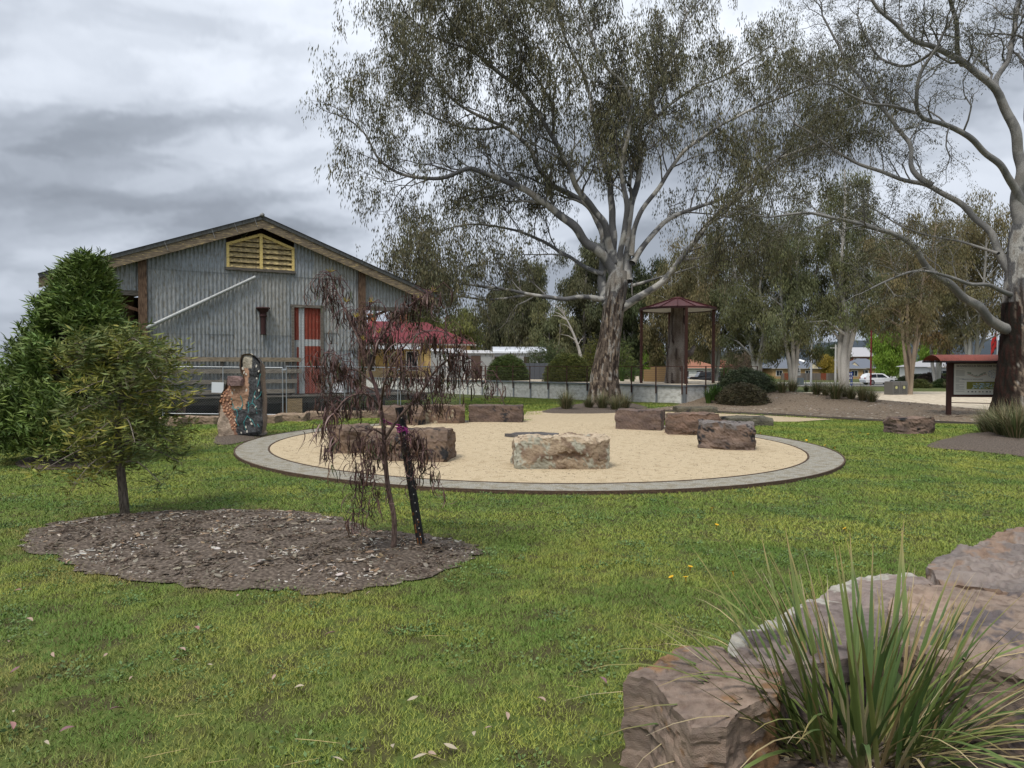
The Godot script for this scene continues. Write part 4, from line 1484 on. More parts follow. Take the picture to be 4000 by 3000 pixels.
# ---------- bins, poles, signs, flags ----------
func street_things() -> void:
	var p := at(3500, 1543, 56.0)
	p.y = gy(p.x, p.z)
	var e := thing("bin_enclosure", "grey perforated metal twin bin enclosure beside a slender gum", "bin", p, 0.35)
	for i in 2:
		var x := -0.42 + i * 0.80
		var g := Geo.new()
		g.box(Transform3D(Basis(), Vector3(x, 0.5, 0)), Vector3(0.76, 1.0, 0.8), Color(0.17, 0.165, 0.155))
		g.box(Transform3D(Basis(), Vector3(x, 1.03, 0)), Vector3(0.72, 0.08, 0.76), Color(0.2, 0.195, 0.185))
		var body := part("bin_cabinet", g.mesh(false), M.steel, e)
		var h := Geo.new()
		for a in 7:
			for b in 9:
				h.box(Transform3D(Basis(), Vector3(x - 0.24 + a * 0.08, 0.16 + b * 0.075, 0.401)), Vector3(0.045, 0.04, 0.006), Color(0.03, 0.03, 0.03))
		var hs := part("holes", h.mesh(false), M.vert, body)
		hs.set_meta("kind", "stuff")
		var em := Geo.new()
		em.tube(PackedVector3Array([Vector3(x, 0.6, 0.404), Vector3(x, 0.6, 0.412)]), PackedFloat32Array([0.12, 0.12]), 14, PackedColorArray([Color(0.45, 0.45, 0.2), Color(0.45, 0.45, 0.2)]))
		part("emblem", em.mesh(false), M.vert, body)
	# poles
	for q in [[3401, 98.0, 1200, 0.12, Color(0.16, 0.025, 0.03), "tall slim dark red pole across the car park", "pole"], [3168, 105.0, 1330, 0.16, Color(0.42, 0.43, 0.44), "short galvanised steel power pole before the grey roofs", "pole"], [3263, 100.0, 1345, 0.15, Color(0.5, 0.49, 0.46), "bleached timber power pole beside the thick white gum", "pole"], [3714, 92.0, 1295, 0.07, Color(0.75, 0.75, 0.76), "white flagpole with a drooping blue flag", "flagpole"], [3893, 96.0, 1270, 0.06, Color(0.55, 0.55, 0.56), "thin flagpole with a drooping red flag beside the leaning gum", "flagpole"]]:
		var b := at(q[0], 1500, q[1])
		b.y = gy(b.x, b.z)
		var top := at(q[0], q[2], q[1])
		var t := thing("pole", q[5], q[6], b)
		var g := Geo.new()
		g.tube(PackedVector3Array([Vector3(0, -0.2, 0), Vector3(0, top.y - b.y, 0)]), PackedFloat32Array([q[3], q[3] * 0.75]), 10, PackedColorArray([q[4], q[4]]))
		part("shaft", g.mesh(true), M.vert, t)
		if q[6] == "flagpole":
			var blue: bool = q[0] < 3800
			var f := Geo.new()
			var fh := top.y - b.y - (0.9 if blue else 0.6)
			for i in 8:
				for k in 8:
					var fx := lerpf(-0.1, -0.75 if blue else -0.9, i / 8.0)
					var fx2 := lerpf(-0.1, -0.75 if blue else -0.9, (i + 1) / 8.0)
					var y0 := fh - k * 0.28 - absf(fx) * (1.6 if blue else 1.9)
					var c := (Color(0.02, 0.08, 0.28) if k > 1 else Color(0.05, 0.13, 0.33)) if blue else (Color(0.4, 0.03, 0.03) if k % 4 < 3 else Color(0.1, 0.03, 0.03))
					f.quad(Vector3(fx, y0 - 0.28, 0.12 * sin(i * 1.9)), Vector3(fx2, y0 - 0.28 - 0.1, 0.12 * sin(i * 1.9 + 1.9)), Vector3(fx2, y0 - 0.1, 0.12 * sin(i * 1.9 + 1.9)), Vector3(fx, y0, 0.12 * sin(i * 1.9)), c)
			var fm := part("flag", f.mesh(true), M.leaf, t)
		if q[0] == 3168 or q[0] == 3263:
			var arm := Geo.new()
			arm.box(Transform3D(Basis(), Vector3(0, top.y - b.y - 0.5, 0)), Vector3(1.6, 0.1, 0.1), q[4])
			part("crossarm", arm.mesh(false), M.vert, t)
	# white walkers sign with two grey sign backs on one support
	var sp_ := at(3131, 1486, 72.0)
	sp_.y = gy(sp_.x, sp_.z) + 0.1
	var s := thing("road_sign", "white pictogram sign above two blank grey sign backs behind the tussocks", "sign", sp_)
	var k := 72.0 / FPX
	for x in [-0.45, 0.45]:
		var g := Geo.new()
		g.pipe(Vector3(x, -0.2, -0.04), Vector3(x, 86.0 * k if x < 0.0 else 64.0 * k, -0.04), 0.04, 8, Color(0.3, 0.31, 0.32))
		part("support", g.mesh(true), M.steel, s)
	for q in [[-0.49, 0.36 * 36.0 * k + 0.45, 18.0 * k, 28.0 * k, Color(0.21, 0.25, 0.28)], [0.0, 0.36 * 36.0 * k + 0.45, 18.0 * k, 28.0 * k, Color(0.23, 0.27, 0.30)], [-0.3, 73.0 * k, 14.0 * k, 24.0 * k, Color(0.68, 0.68, 0.68)], [-0.3, 57.0 * k, 14.0 * k, 6.0 * k, Color(0.68, 0.68, 0.68)]]:
		var g := Geo.new()
		g.box(Transform3D(Basis(), Vector3(q[0], q[1], 0)), Vector3(q[2], q[3], 0.03), q[4])
		part("sign_plate", g.mesh(false), M.vert, s)
	var ic := Geo.new()
	ic.box(Transform3D(Basis(), Vector3(-0.3, 77.0 * k, 0.02)), Vector3(3.0 * k, 9.0 * k, 0.01), Color(0.03, 0.03, 0.03))
	ic.box(Transform3D(Basis(), Vector3(-0.3, 68.0 * k, 0.02)), Vector3(7.0 * k, 4.0 * k, 0.01), Color(0.03, 0.03, 0.03))
	part("pictogram", ic.mesh(false), M.vert, s)
	# blue visitor signs on a post behind the thick gum
	var bp := at(3322, 1512, 70.0)
	bp.y = gy(bp.x, bp.z)
	var bs := thing("direction_sign", "stack of blue and white visitor direction signs on a thin post", "sign", bp)
	k = 70.0 / FPX
	var pg := Geo.new()
	pg.pipe(Vector3(0.12, -0.1, -0.05), Vector3(0.12, 72.0 * k, -0.05), 0.035, 8, Color(0.35, 0.36, 0.37))
	part("support", pg.mesh(true), M.steel, bs)
	for q in [[0.0, 65.0, 18.0, 14.0], [0.0, 49.0, 17.0, 13.0], [0.1, 30.0, 8.0, 20.0]]:
		var g := Geo.new()
		g.box(Transform3D(Basis(), Vector3(q[0], q[1] * k, 0)), Vector3(q[2] * k, q[3] * k, 0.03), Color(0.03, 0.07, 0.30))
		var pl := part("sign_plate", g.mesh(false), M.vert, bs)
		var w := Geo.new()
		w.box(Transform3D(Basis(), Vector3(q[0] - q[2] * 0.2 * k, q[1] * k, 0.02)), Vector3(q[2] * 0.25 * k, q[3] * 0.4 * k, 0.01), Color(0.7, 0.7, 0.72))
		w.box(Transform3D(Basis(), Vector3(q[0] + q[2] * 0.15 * k, q[1] * k, 0.02)), Vector3(q[2] * 0.22 * k, q[3] * 0.5 * k, 0.01), Color(0.7, 0.7, 0.72))
		part("symbol", w.mesh(false), M.vert, pl)

# ---------- vehicles ----------
func extrude(g: Geo, prof: Array, hw: float, col: Color, inset := 0.0) -> void:
	# prof: outline in x, y with an inward shift for the upper body
	var n := prof.size()
	var l := []
	var r := []
	for q in prof:
		var s: float = q[2] if q.size() > 2 else 0.0
		l.append(Vector3(q[0], q[1], hw - s - inset))
		r.append(Vector3(q[0], q[1], -hw + s + inset))
	for i in n:
		g.quad(l[i], r[i], r[(i + 1) % n], l[(i + 1) % n], col)
	var pts := PackedVector2Array()
	for q in prof:
		pts.append(Vector2(q[0], q[1]))
	var ids := Geometry2D.triangulate_polygon(pts)
	for k in ids.size() / 3:
		var a := ids[k * 3]
		var b := ids[k * 3 + 1]
		var c := ids[k * 3 + 2]
		if (pts[b] - pts[a]).cross(pts[c] - pts[a]) < 0.0:
			var t := b
			b = c
			c = t
		g.face(l[a], l[b], l[c], col)
		g.face(r[a], r[c], r[b], col)

func car(label: String, where: Vector3, turn: float, paint: Color, kind: String) -> Node3D:
	var v := thing("parked_car" if kind != "ute" else "utility_truck", label, "car", where, turn)
	var body := Geo.new()
	var glass := []
	if kind == "suv":
		extrude(body, [[-2.3, 0.35], [2.32, 0.35], [2.36, 0.62], [2.25, 0.88], [1.15, 1.02], [0.45, 1.56, 0.2], [0.1, 1.66, 0.24], [-1.5, 1.68, 0.24], [-2.0, 1.5, 0.2], [-2.33, 1.0], [-2.38, 0.7]], 0.93, paint)
		glass = [[[-1.85, 1.12], [-1.6, 1.5], [-0.75, 1.55], [-0.75, 1.1]], [[-0.68, 1.1], [-0.68, 1.55], [0.12, 1.53], [0.75, 1.08]]]
	elif kind == "ute":
		extrude(body, [[-2.5, 0.45], [2.4, 0.45], [2.42, 0.75], [2.3, 1.02], [1.3, 1.1], [0.75, 1.7, 0.2], [-0.6, 1.74, 0.2], [-0.85, 1.15], [-2.5, 1.15]], 0.9, paint)
		glass = [[[-0.55, 1.18], [-0.5, 1.6], [0.1, 1.62], [0.1, 1.18]], [[0.16, 1.18], [0.16, 1.62], [0.6, 1.58], [1.0, 1.15]]]
	else:
		extrude(body, [[-2.4, 0.5], [2.35, 0.5], [2.38, 0.95], [2.2, 1.15], [1.15, 1.2], [0.75, 1.85, 0.14], [-2.2, 1.92, 0.14], [-2.4, 1.3]], 0.95, paint)
		glass = [[[-2.1, 1.3], [-2.05, 1.75], [-0.9, 1.75], [-0.9, 1.28]], [[-0.82, 1.28], [-0.82, 1.75], [0.05, 1.73], [0.05, 1.27]], [[0.12, 1.27], [0.12, 1.73], [0.65, 1.7], [0.95, 1.26]]]
	var bm := sm(paint, 0.25)
	bm.clearcoat_enabled = true
	bm.clearcoat = 0.6
	bm.clearcoat_roughness = 0.1
	part("body", body.mesh(false), bm, v)
	for q in glass:
		for sd in [1.0, -1.0]:
			var g := Geo.new()
			var p := []
			for c in q:
				var t: float = clampf((c[1] - 1.05) / 0.6, 0.0, 1.0)
				p.append(Vector3(c[0], c[1], sd * (0.955 - 0.2 * t if kind != "wagon" else 0.965 - 0.11 * t)))
			g.quad(p[0], p[3], p[2], p[1], Color(0.02, 0.022, 0.026))
			part("window", g.mesh(false), M.glass, v)
	for x in [-1.4, 1.42]:
		for sd in [1.0, -1.0]:
			var w := Node3D.new()
			w.name = "wheel"
			v.add_child(w, true)
			var g := Geo.new()
			var rr := 0.37 if kind == "suv" else 0.42
			g.tube(PackedVector3Array([Vector3(x, rr, sd * 0.72), Vector3(x, rr, sd * 0.955)]), PackedFloat32Array([rr, rr]), 22, PackedColorArray([Color(0.02, 0.02, 0.02), Color(0.02, 0.02, 0.02)]))
			part("tyre", g.mesh(false), M.vert, w)
			var rm := Geo.new()
			for k in 5:
				var a := TAU * k / 5.0 + 0.3
				rm.bar(Vector3(x, rr, sd * 0.965), Vector3(x + cos(a) * rr * 0.68, rr + sin(a) * rr * 0.68, sd * 0.965), 0.09, 0.02, Color(0.5, 0.5, 0.52), Vector3.BACK)
			part("rim", rm.mesh(false), M.steel, w)
	for sd in [0.6, -0.6]:
		var g := Geo.new()
		g.box(Transform3D(Basis(), Vector3(2.27, 0.82, sd)), Vector3(0.12, 0.13, 0.4), Color(0.6, 0.6, 0.62))
		part("headlight", g.mesh(false), M.glass, v)
		var t := Geo.new()
		t.box(Transform3D(Basis(), Vector3(-2.33, 0.98, sd * 1.2)), Vector3(0.1, 0.2, 0.25), Color(0.3, 0.02, 0.02))
		part("tail_light", t.mesh(false), M.vert, v)
	var sk := Geo.new()
	sk.box(Transform3D(Basis(), Vector3(0, 0.36, 0)), Vector3(4.3, 0.12, 1.84), Color(0.03, 0.03, 0.03))
	part("sill", sk.mesh(false), M.vert, v)
	if kind == "wagon":
		var rk := Geo.new()
		rk.box(Transform3D(Basis(), Vector3(-0.7, 2.02, 0)), Vector3(2.6, 0.06, 1.5), Color(0.03, 0.03, 0.03))
		part("roof_rack", rk.mesh(false), M.vert, v)
		var sw := Geo.new()
		sw.tube(PackedVector3Array([Vector3(-2.4, 1.1, 0.1), Vector3(-2.62, 1.1, 0.1)]), PackedFloat32Array([0.38, 0.38]), 18, PackedColorArray([Color(0.02, 0.02, 0.02), Color(0.02, 0.02, 0.02)]))
		part("spare_wheel", sw.mesh(false), M.vert, v)
	return v

func vehicles() -> void:
	var p := at(3432, 1504, 103.0)
	p.y = gy(p.x, p.z) + 0.05
	car("white family four wheel drive car on the road with dark windows", p, 0.0, Color(0.74, 0.76, 0.78), "suv")
	p = at(3440, 1490, 126.0)
	p.y = gy(p.x, p.z) + 0.02
	car("white tray utility parked behind the white car across the road", p, 0.15, Color(0.72, 0.73, 0.74), "ute")
	p = at(2750, 1492, 104.0)
	p.y = gy(p.x, p.z) + 0.05
	car("black four wheel drive wagon with roof rack beyond the platform", p, PI, Color(0.012, 0.013, 0.014), "wagon")

# ---------- trees ----------
func rv() -> Vector3:
	return Vector3(rng.randf_range(-1, 1), rng.randf_range(-1, 1), rng.randf_range(-1, 1))

func spline(p: PackedVector3Array, per := 4) -> PackedVector3Array:
	var o := PackedVector3Array()
	var n := p.size()
	for i in n - 1:
		for k in per:
			o.append(p[i].cubic_interpolate(p[i + 1], p[maxi(i - 1, 0)], p[mini(i + 2, n - 1)], float(k) / per))
	o.append(p[n - 1])
	return o

func clump(n: int, spread: float, drop: float, ll: float, lw: float, hang: float, seed_: int) -> ArrayMesh:
	# a spray of n lance leaves round a short drooping twig; hang 1 points them down, 0 outwards, -1 up
	var r := RandomNumberGenerator.new()
	r.seed = seed_
	var v := PackedVector3Array()
	var nn := PackedVector3Array()
	var c := PackedColorArray()
	var ix := PackedInt32Array()
	for i in n:
		var a := r.randf() * TAU
		var q := sqrt(r.randf()) * spread
		var p := Vector3(cos(a) * q, -r.randf() * drop + drop * 0.5, sin(a) * q)
		var d := Vector3(cos(a + r.randf_range(-0.9, 0.9)), 0, sin(a + r.randf_range(-0.9, 0.9)))
		d = (d * (1.0 - absf(hang)) + Vector3(0, -hang, 0) + Vector3(r.randf_range(-1, 1), r.randf_range(-1, 1), r.randf_range(-1, 1)) * 0.35).normalized()
		var s := d.cross(Vector3(r.randf_range(-1, 1), r.randf_range(-1, 1), r.randf_range(-1, 1))).normalized()
		var l := ll * r.randf_range(0.7, 1.25)
		var w := lw * r.randf_range(0.8, 1.2) * 0.5
		var nrm := d.cross(s)
		var bend := nrm * l * r.randf_range(-0.12, 0.12)
		var k := v.size()
		v.append(p); v.append(p + d * l * 0.45 + s * w + bend); v.append(p + d * l * 0.45 - s * w + bend); v.append(p + d * l)
		var f := r.randf_range(0.65, 1.35)
		for j in 4:
			nn.append(nrm)
			c.append(Color(f * r.randf_range(0.92, 1.08), f, f * r.randf_range(0.85, 1.1)))
		ix.append_array(PackedInt32Array([k, k + 1, k + 2, k + 2, k + 1, k + 3]))
	var arr := []
	arr.resize(Mesh.ARRAY_MAX)
	arr[Mesh.ARRAY_VERTEX] = v
	arr[Mesh.ARRAY_NORMAL] = nn
	arr[Mesh.ARRAY_COLOR] = c
	arr[Mesh.ARRAY_INDEX] = ix
	var m := ArrayMesh.new()
	m.add_surface_from_arrays(Mesh.PRIMITIVE_TRIANGLES, arr)
	return m

func turned(p: Vector3, s: float, tilt := 0.25) -> Transform3D:
	var b := Basis(Vector3.UP, rng.randf() * TAU) * Basis(Vector3.RIGHT, rng.randf_range(-tilt, tilt))
	return Transform3D(b.scaled(Vector3(s, s, s)), p)

func gum_bark(p: Vector3, r: float, dark: float) -> Color:
	# smooth bark shed in patches: cream, pale grey and slate
	var n := nz.get_noise_3d(p.x * 1.1, p.y * 0.7, p.z * 1.1)
	var c := Color(0.46, 0.45, 0.425)
	if n < 0.06:
		c = Color(0.155, 0.155, 0.16)
	if n > 0.33:
		c = Color(0.34, 0.315, 0.28)
	c *= 1.0 + 0.12 * nzf.get_noise_3d(p.x * 5.0, p.y * 3.0, p.z * 5.0)
	return c.lerp(Color(0.105, 0.095, 0.09), clampf(dark + (0.06 - r) * 7.0, 0.0, 0.9))  # thinner limbs grey brown, darkened further for the shade in the crown

func branch(g: Geo, from: Vector3, dir: Vector3, length: float, r0: float, level: int, leafs: Array, o: Dictionary) -> void:
	var n := 5 if level < 2 else 4
	var pts := PackedVector3Array([from])
	var rad := PackedFloat32Array([r0])
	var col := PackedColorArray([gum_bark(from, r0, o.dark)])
	var d := dir
	for i in n:
		d = (d + rv() * o.wig + Vector3.UP * (o.up if level < 2 else -o.droop)).normalized()
		pts.append(pts[-1] + d * length / n)
		var r := r0 * lerpf(1.0, 0.3, (i + 1.0) / n)
		rad.append(r)
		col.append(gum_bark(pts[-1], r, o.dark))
	g.tube(pts, rad, 6 if level < 1 else (4 if level < 2 else 3), col, false)
	if level < o.levels:
		var kids: int = o.kids[level]
		for k in kids:
			var t := lerpf(0.25, 1.0, (k + rng.randf()) / kids) * n
			var i := mini(int(t), n - 1)
			var p := pts[i].lerp(pts[i + 1], t - i)
			var tang := (pts[i + 1] - pts[i]).normalized()
			var side := tang.cross(rv()).normalized()
			branch(g, p, (tang * 0.75 + side * rng.randf_range(0.5, 1.0)).normalized(), length * rng.randf_range(0.38, 0.6), rad[i] * 0.62, level + 1, leafs, o)
	else:
		for k in o.sprays:
			var i := rng.randi_range(1, n)
			leafs.append(pts[i] + rv() * 0.12)

func sprout_limb(g: Geo, pts: PackedVector3Array, rad: PackedFloat32Array, f0: float, count: int, len0: float, leafs: Array, o: Dictionary) -> void:
	var n := pts.size() - 1
	for k in count:
		var t := lerpf(f0, 0.99, (k + rng.randf()) / count) * n
		var i := mini(int(t), n - 1)
		var p := pts[i].lerp(pts[i + 1], t - i)
		var tang := (pts[i + 1] - pts[i]).normalized()
		var side := tang.cross(rv()).normalized()
		if side.y < 0.0 and rng.randf() < 0.45:
			side = -side
		branch(g, p, (tang * 0.8 + side * rng.randf_range(0.5, 1.0)).normalized(), len0 * lerpf(1.2, 0.75, t / n) * rng.randf_range(0.75, 1.25), maxf(0.018, rad[i] * 0.42), 0, leafs, o)
	# the tip carries on as a fork
	for k in 2:
		branch(g, pts[n], ((pts[n] - pts[n - 1]).normalized() + rv() * 0.7).normalized(), len0 * 0.6, rad[n] * 0.9, 1, leafs, o)

func limb_line(list: Array, d0: float, dz: float) -> PackedVector3Array:
	var p := PackedVector3Array()
	var n := list.size()
	for i in n:
		var t := float(i) / (n - 1)
		p.append(at(list[i][0], list[i][1], d0 + dz * t))
	return even(spline(p, 4), 0.3, 3)

func even(p: PackedVector3Array, step: float, passes: int) -> PackedVector3Array:
	# points at equal spacing, kinks eased
	var o := PackedVector3Array([p[0]])
	var left := step
	for i in p.size() - 1:
		var a := p[i]
		var l := a.distance_to(p[i + 1])
		while l >= left and l > 1e-6:
			a = a.lerp(p[i + 1], left / l)
			o.append(a)
			l = a.distance_to(p[i + 1])
			left = step
		left -= l
	o.append(p[-1])
	for k in passes:
		var q := o.duplicate()
		for i in range(1, o.size() - 1):
			o[i] = q[i] * 0.5 + (q[i - 1] + q[i + 1]) * 0.25
	return o

func limb(g: Geo, pts: PackedVector3Array, r0: float, r1: float, sides: int, wob: float) -> PackedFloat32Array:
	var n := pts.size()
	var rad := PackedFloat32Array()
	var fine := PackedVector3Array()
	var fr := PackedFloat32Array()
	var fc := PackedColorArray()
	for i in n:
		rad.append(lerpf(r0, r1, pow(float(i) / (n - 1), 0.6)) * 0.9)
	for i in n - 1:
		for k in 3:
			var p := pts[i].lerp(pts[i + 1], k / 3.0)
			var r := lerpf(rad[i], rad[i + 1], k / 3.0)
			p += Vector3(nzf.get_noise_2d((i + k / 3.0) * 0.16, 3.0), nzf.get_noise_2d((i + k / 3.0) * 0.16, 9.0), nzf.get_noise_2d((i + k / 3.0) * 0.16, 17.0)) * wob * r
			fine.append(p)
			fr.append(r * (1.0 + 0.06 * nzf.get_noise_2d((i + k / 3.0) * 0.2, 33.0)))
			fc.append(Color.WHITE)
	fine.append(pts[n - 1])
	fr.append(rad[n - 1])
	fc.append(Color.WHITE)
	var k0 := g.v.size()
	g.tube(fine, fr, sides, fc, false)
	for i in fine.size():
		for j in sides:
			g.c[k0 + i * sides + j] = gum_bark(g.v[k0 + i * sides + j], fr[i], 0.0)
	return rad

func rough_trunk(pts: PackedVector3Array, rad: PackedFloat32Array, sides: int, shed: float, black: float) -> ArrayMesh:
	# furrowed fibrous bark below, peeling to smooth pale bark higher up
	var g := Geo.new()
	var rows := pts.size()
	var y0 := pts[0].y
	var H := pts[rows - 1].y - y0
	for i in rows:
		for j in sides:
			var a := TAU * j / sides
			var q := Vector3(cos(a), 0, sin(a))
			var y := pts[i].y
			var t := (y - y0) / H
			var f := nzf.get_noise_3d(q.x * 3.2 + 4.0, y * 0.8, q.z * 3.2)
			var f2 := nzf.get_noise_3d(q.x * 8.5, y * 2.2 + 5.0, q.z * 8.5)
			var k := 1.0 - smoothstep(shed - 0.15, shed + 0.2, t + 0.22 * f)
			var flare := exp(-(y - y0) * 1.6) * 0.28 * (1.0 + 0.8 * nzf.get_noise_2d(q.x * 1.6, q.z * 1.6))
			var r := rad[i] * (1.0 + flare + (0.055 * f + 0.055 * f2) * k)
			var p := pts[i] + q * r
			var c := gum_bark(p, 1.0, 0.0)
			var tone := nz.get_noise_3d(q.x * 2.4 + 11.0, y * 0.9, q.z * 2.4)
			var rc := Color(0.17, 0.135, 0.108)
			if tone > 0.04:
				rc = Color(0.33, 0.26, 0.195)
			if tone > 0.24:
				rc = Color(0.40, 0.375, 0.34)
			if f2 < -0.28 or f < -0.42:
				rc = Color(0.055, 0.042, 0.035)
			c = c.lerp(rc, k)
			if black > 0.0 and q.x * -0.81 - q.z * 0.58 + 0.5 * f + 0.3 * f2 > 0.12 and t < 0.62:
				c = Color(0.022, 0.016, 0.014).lerp(Color(0.11, 0.03, 0.016), clampf(f2 * 0.6, 0.0, 0.2))
			g.vert(p, c)
	for i in rows - 1:
		for j in sides:
			var a := i * sides + j
			var b := i * sides + (j + 1) % sides
			g.t.append_array(PackedInt32Array([a, a + sides, b + sides, a, b + sides, b]))
	return g.mesh(true)

func trunk_line(list: Array, d0: float, steps: int) -> Array:
	# list rows: px, py, half width in px
	var pts := PackedVector3Array()
	var rad := PackedFloat32Array()
	var n := list.size() - 1
	for i in steps + 1:
		var t := float(i) / steps * n
		var k := mini(int(t), n - 1)
		var f := t - k
		pts.append(at(lerpf(list[k][0], list[k + 1][0], f), lerpf(list[k][1], list[k + 1][1], f), d0))
		rad.append(lerpf(list[k][2], list[k + 1][2], f) * d0 / FPX)
	return [pts, rad]

func great_gum() -> void:
	var D := 36.0
	var base := at(2360, 1588, D)
	base.y = gy(base.x, base.z)
	var t := thing("gum_tree", "huge spreading gum tree with mottled white limbs growing beside the platform wall", "tree", base)
	var tl := trunk_line([[2358, 1600, 62], [2360, 1520, 56], [2364, 1440, 50], [2378, 1350, 43], [2390, 1260, 40], [2400, 1180, 43], [2410, 1110, 42], [2414, 1060, 34]], D, 90)
	var tr := part("trunk", rough_trunk(tl[0], tl[1], 72, 0.80, 0.0), M.bark, t)
	tr.position = -base
	var c := func(list: Array) -> Array:
		var o := []
		for q in list:
			o.append([1200.0 + 0.7233 * q[0], 0.7233 * q[1]])
		return o
	var L := [
		# points, depth change, radius at start and end, twigs from, number
		[[[1680, 1510], [1640, 1410], [1500, 1310], [1440, 1210], [1300, 1120], [1180, 1030], [1000, 950], [880, 905], [700, 970], [480, 930], [370, 840], [330, 740], [230, 650]], -2.5, 0.36, 0.035, 0.30, 15],
		[[[1620, 1640], [1590, 1450], [1600, 1250], [1500, 1100], [1330, 1010], [1260, 920], [1180, 770], [1050, 680], [860, 590], [740, 490], [600, 300], [480, 180]], 2.5, 0.30, 0.035, 0.35, 14],
		[[[1660, 1420], [1600, 1200], [1480, 1050], [1420, 930], [1330, 760], [1240, 590], [1100, 440], [950, 330], [780, 120], [700, 0]], -4.0, 0.26, 0.04, 0.32, 13],
		[[[1680, 1480], [1650, 1300], [1640, 1000], [1600, 900], [1550, 650], [1500, 420], [1400, 220], [1330, 0]], 3.0, 0.27, 0.06, 0.35, 12],
		[[[1690, 1500], [1700, 1300], [1730, 1100], [1690, 900], [1740, 700], [1750, 500], [1600, 350], [1520, 150], [1450, -60]], -3.0, 0.22, 0.05, 0.35, 12],
		[[[1730, 1520], [1735, 1350], [1730, 1200], [1790, 950], [1800, 700], [1880, 500], [1970, 300], [2050, 80]], 2.0, 0.30, 0.06, 0.35, 13],
		[[[1750, 1380], [1790, 1150], [1900, 1020], [1970, 900], [2050, 800], [2212, 690], [2400, 590], [2650, 490], [2800, 420]], -2.0, 0.18, 0.04, 0.35, 13],
		[[[1755, 1420], [1840, 1300], [1950, 1180], [2200, 1090], [2380, 1000], [2570, 880], [2800, 800]], 3.0, 0.20, 0.035, 0.30, 12],
		[[[1700, 1660], [1800, 1600], [1900, 1540], [2000, 1420], [2100, 1300], [2200, 1160], [2320, 1080], [2500, 880], [2760, 780], [2950, 720]], -4.5, 0.25, 0.035, 0.35, 13],
		[[[1760, 1540], [1900, 1500], [2000, 1470], [2170, 1420], [2330, 1390]], -3.0, 0.09, 0.03, 0.6, 2],
		[[[1630, 1620], [1500, 1600], [1400, 1615], [1200, 1590], [1050, 1560], [850, 1535], [760, 1500], [640, 1480]], -3.5, 0.19, 0.03, 0.45, 9],
		[[[1600, 1480], [1500, 1440], [1400, 1380], [1250, 1290], [1100, 1240], [900, 1210], [740, 1240], [620, 1330]], 3.0, 0.15, 0.03, 0.25, 10],
		[[[1330, 760], [1330, 600], [1290, 500], [1180, 330], [1120, 180], [1040, 20]], -5.5, 0.10, 0.04, 0.15, 9],
		[[[1735, 1000], [1790, 830], [1900, 620], [2100, 470], [2212, 430], [2380, 330], [2500, 250]], 5.0, 0.11, 0.04, 0.3, 10],
		[[[1200, 1590], [1000, 1620], [860, 1605], [760, 1590], [660, 1600]], -4.5, 0.09, 0.03, 0.4, 6],
		[[[1050, 680], [900, 700], [700, 640], [560, 560], [470, 480]], 4.0, 0.09, 0.03, 0.1, 9],
		[[[1100, 440], [900, 280], [680, 200], [520, 60]], -5.5, 0.09, 0.03, 0.1, 9],
	]
	var g := Geo.new()
	var leafs := []
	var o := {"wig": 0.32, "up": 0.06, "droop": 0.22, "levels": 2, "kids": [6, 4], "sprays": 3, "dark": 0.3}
	for q in L:
		var pts := limb_line(c.call(q[0]), D, q[1])
		var rad := limb(g, pts, q[2], q[3], 10, 0.5)
		sprout_limb(g, pts, rad, q[4] * 0.75, q[5] + 5, 2.9, leafs, o)
	var lm := part("limbs", g.mesh(true), M.limb, t)
	lm.position = -base
	var xf := []
	var cols := PackedColorArray()
	for p in leafs:
		xf.append(turned(p - base + rv() * 0.35, rng.randf_range(0.8, 1.3)))
		cols.append(vary(Color(0.095, 0.092, 0.048), 0.35))
	print("great gum sprays ", xf.size())
	scatter("foliage", clump(10, 0.1, 0.8, 0.19, 0.042, 0.88, 5), M.gumleaf, xf, cols, t)

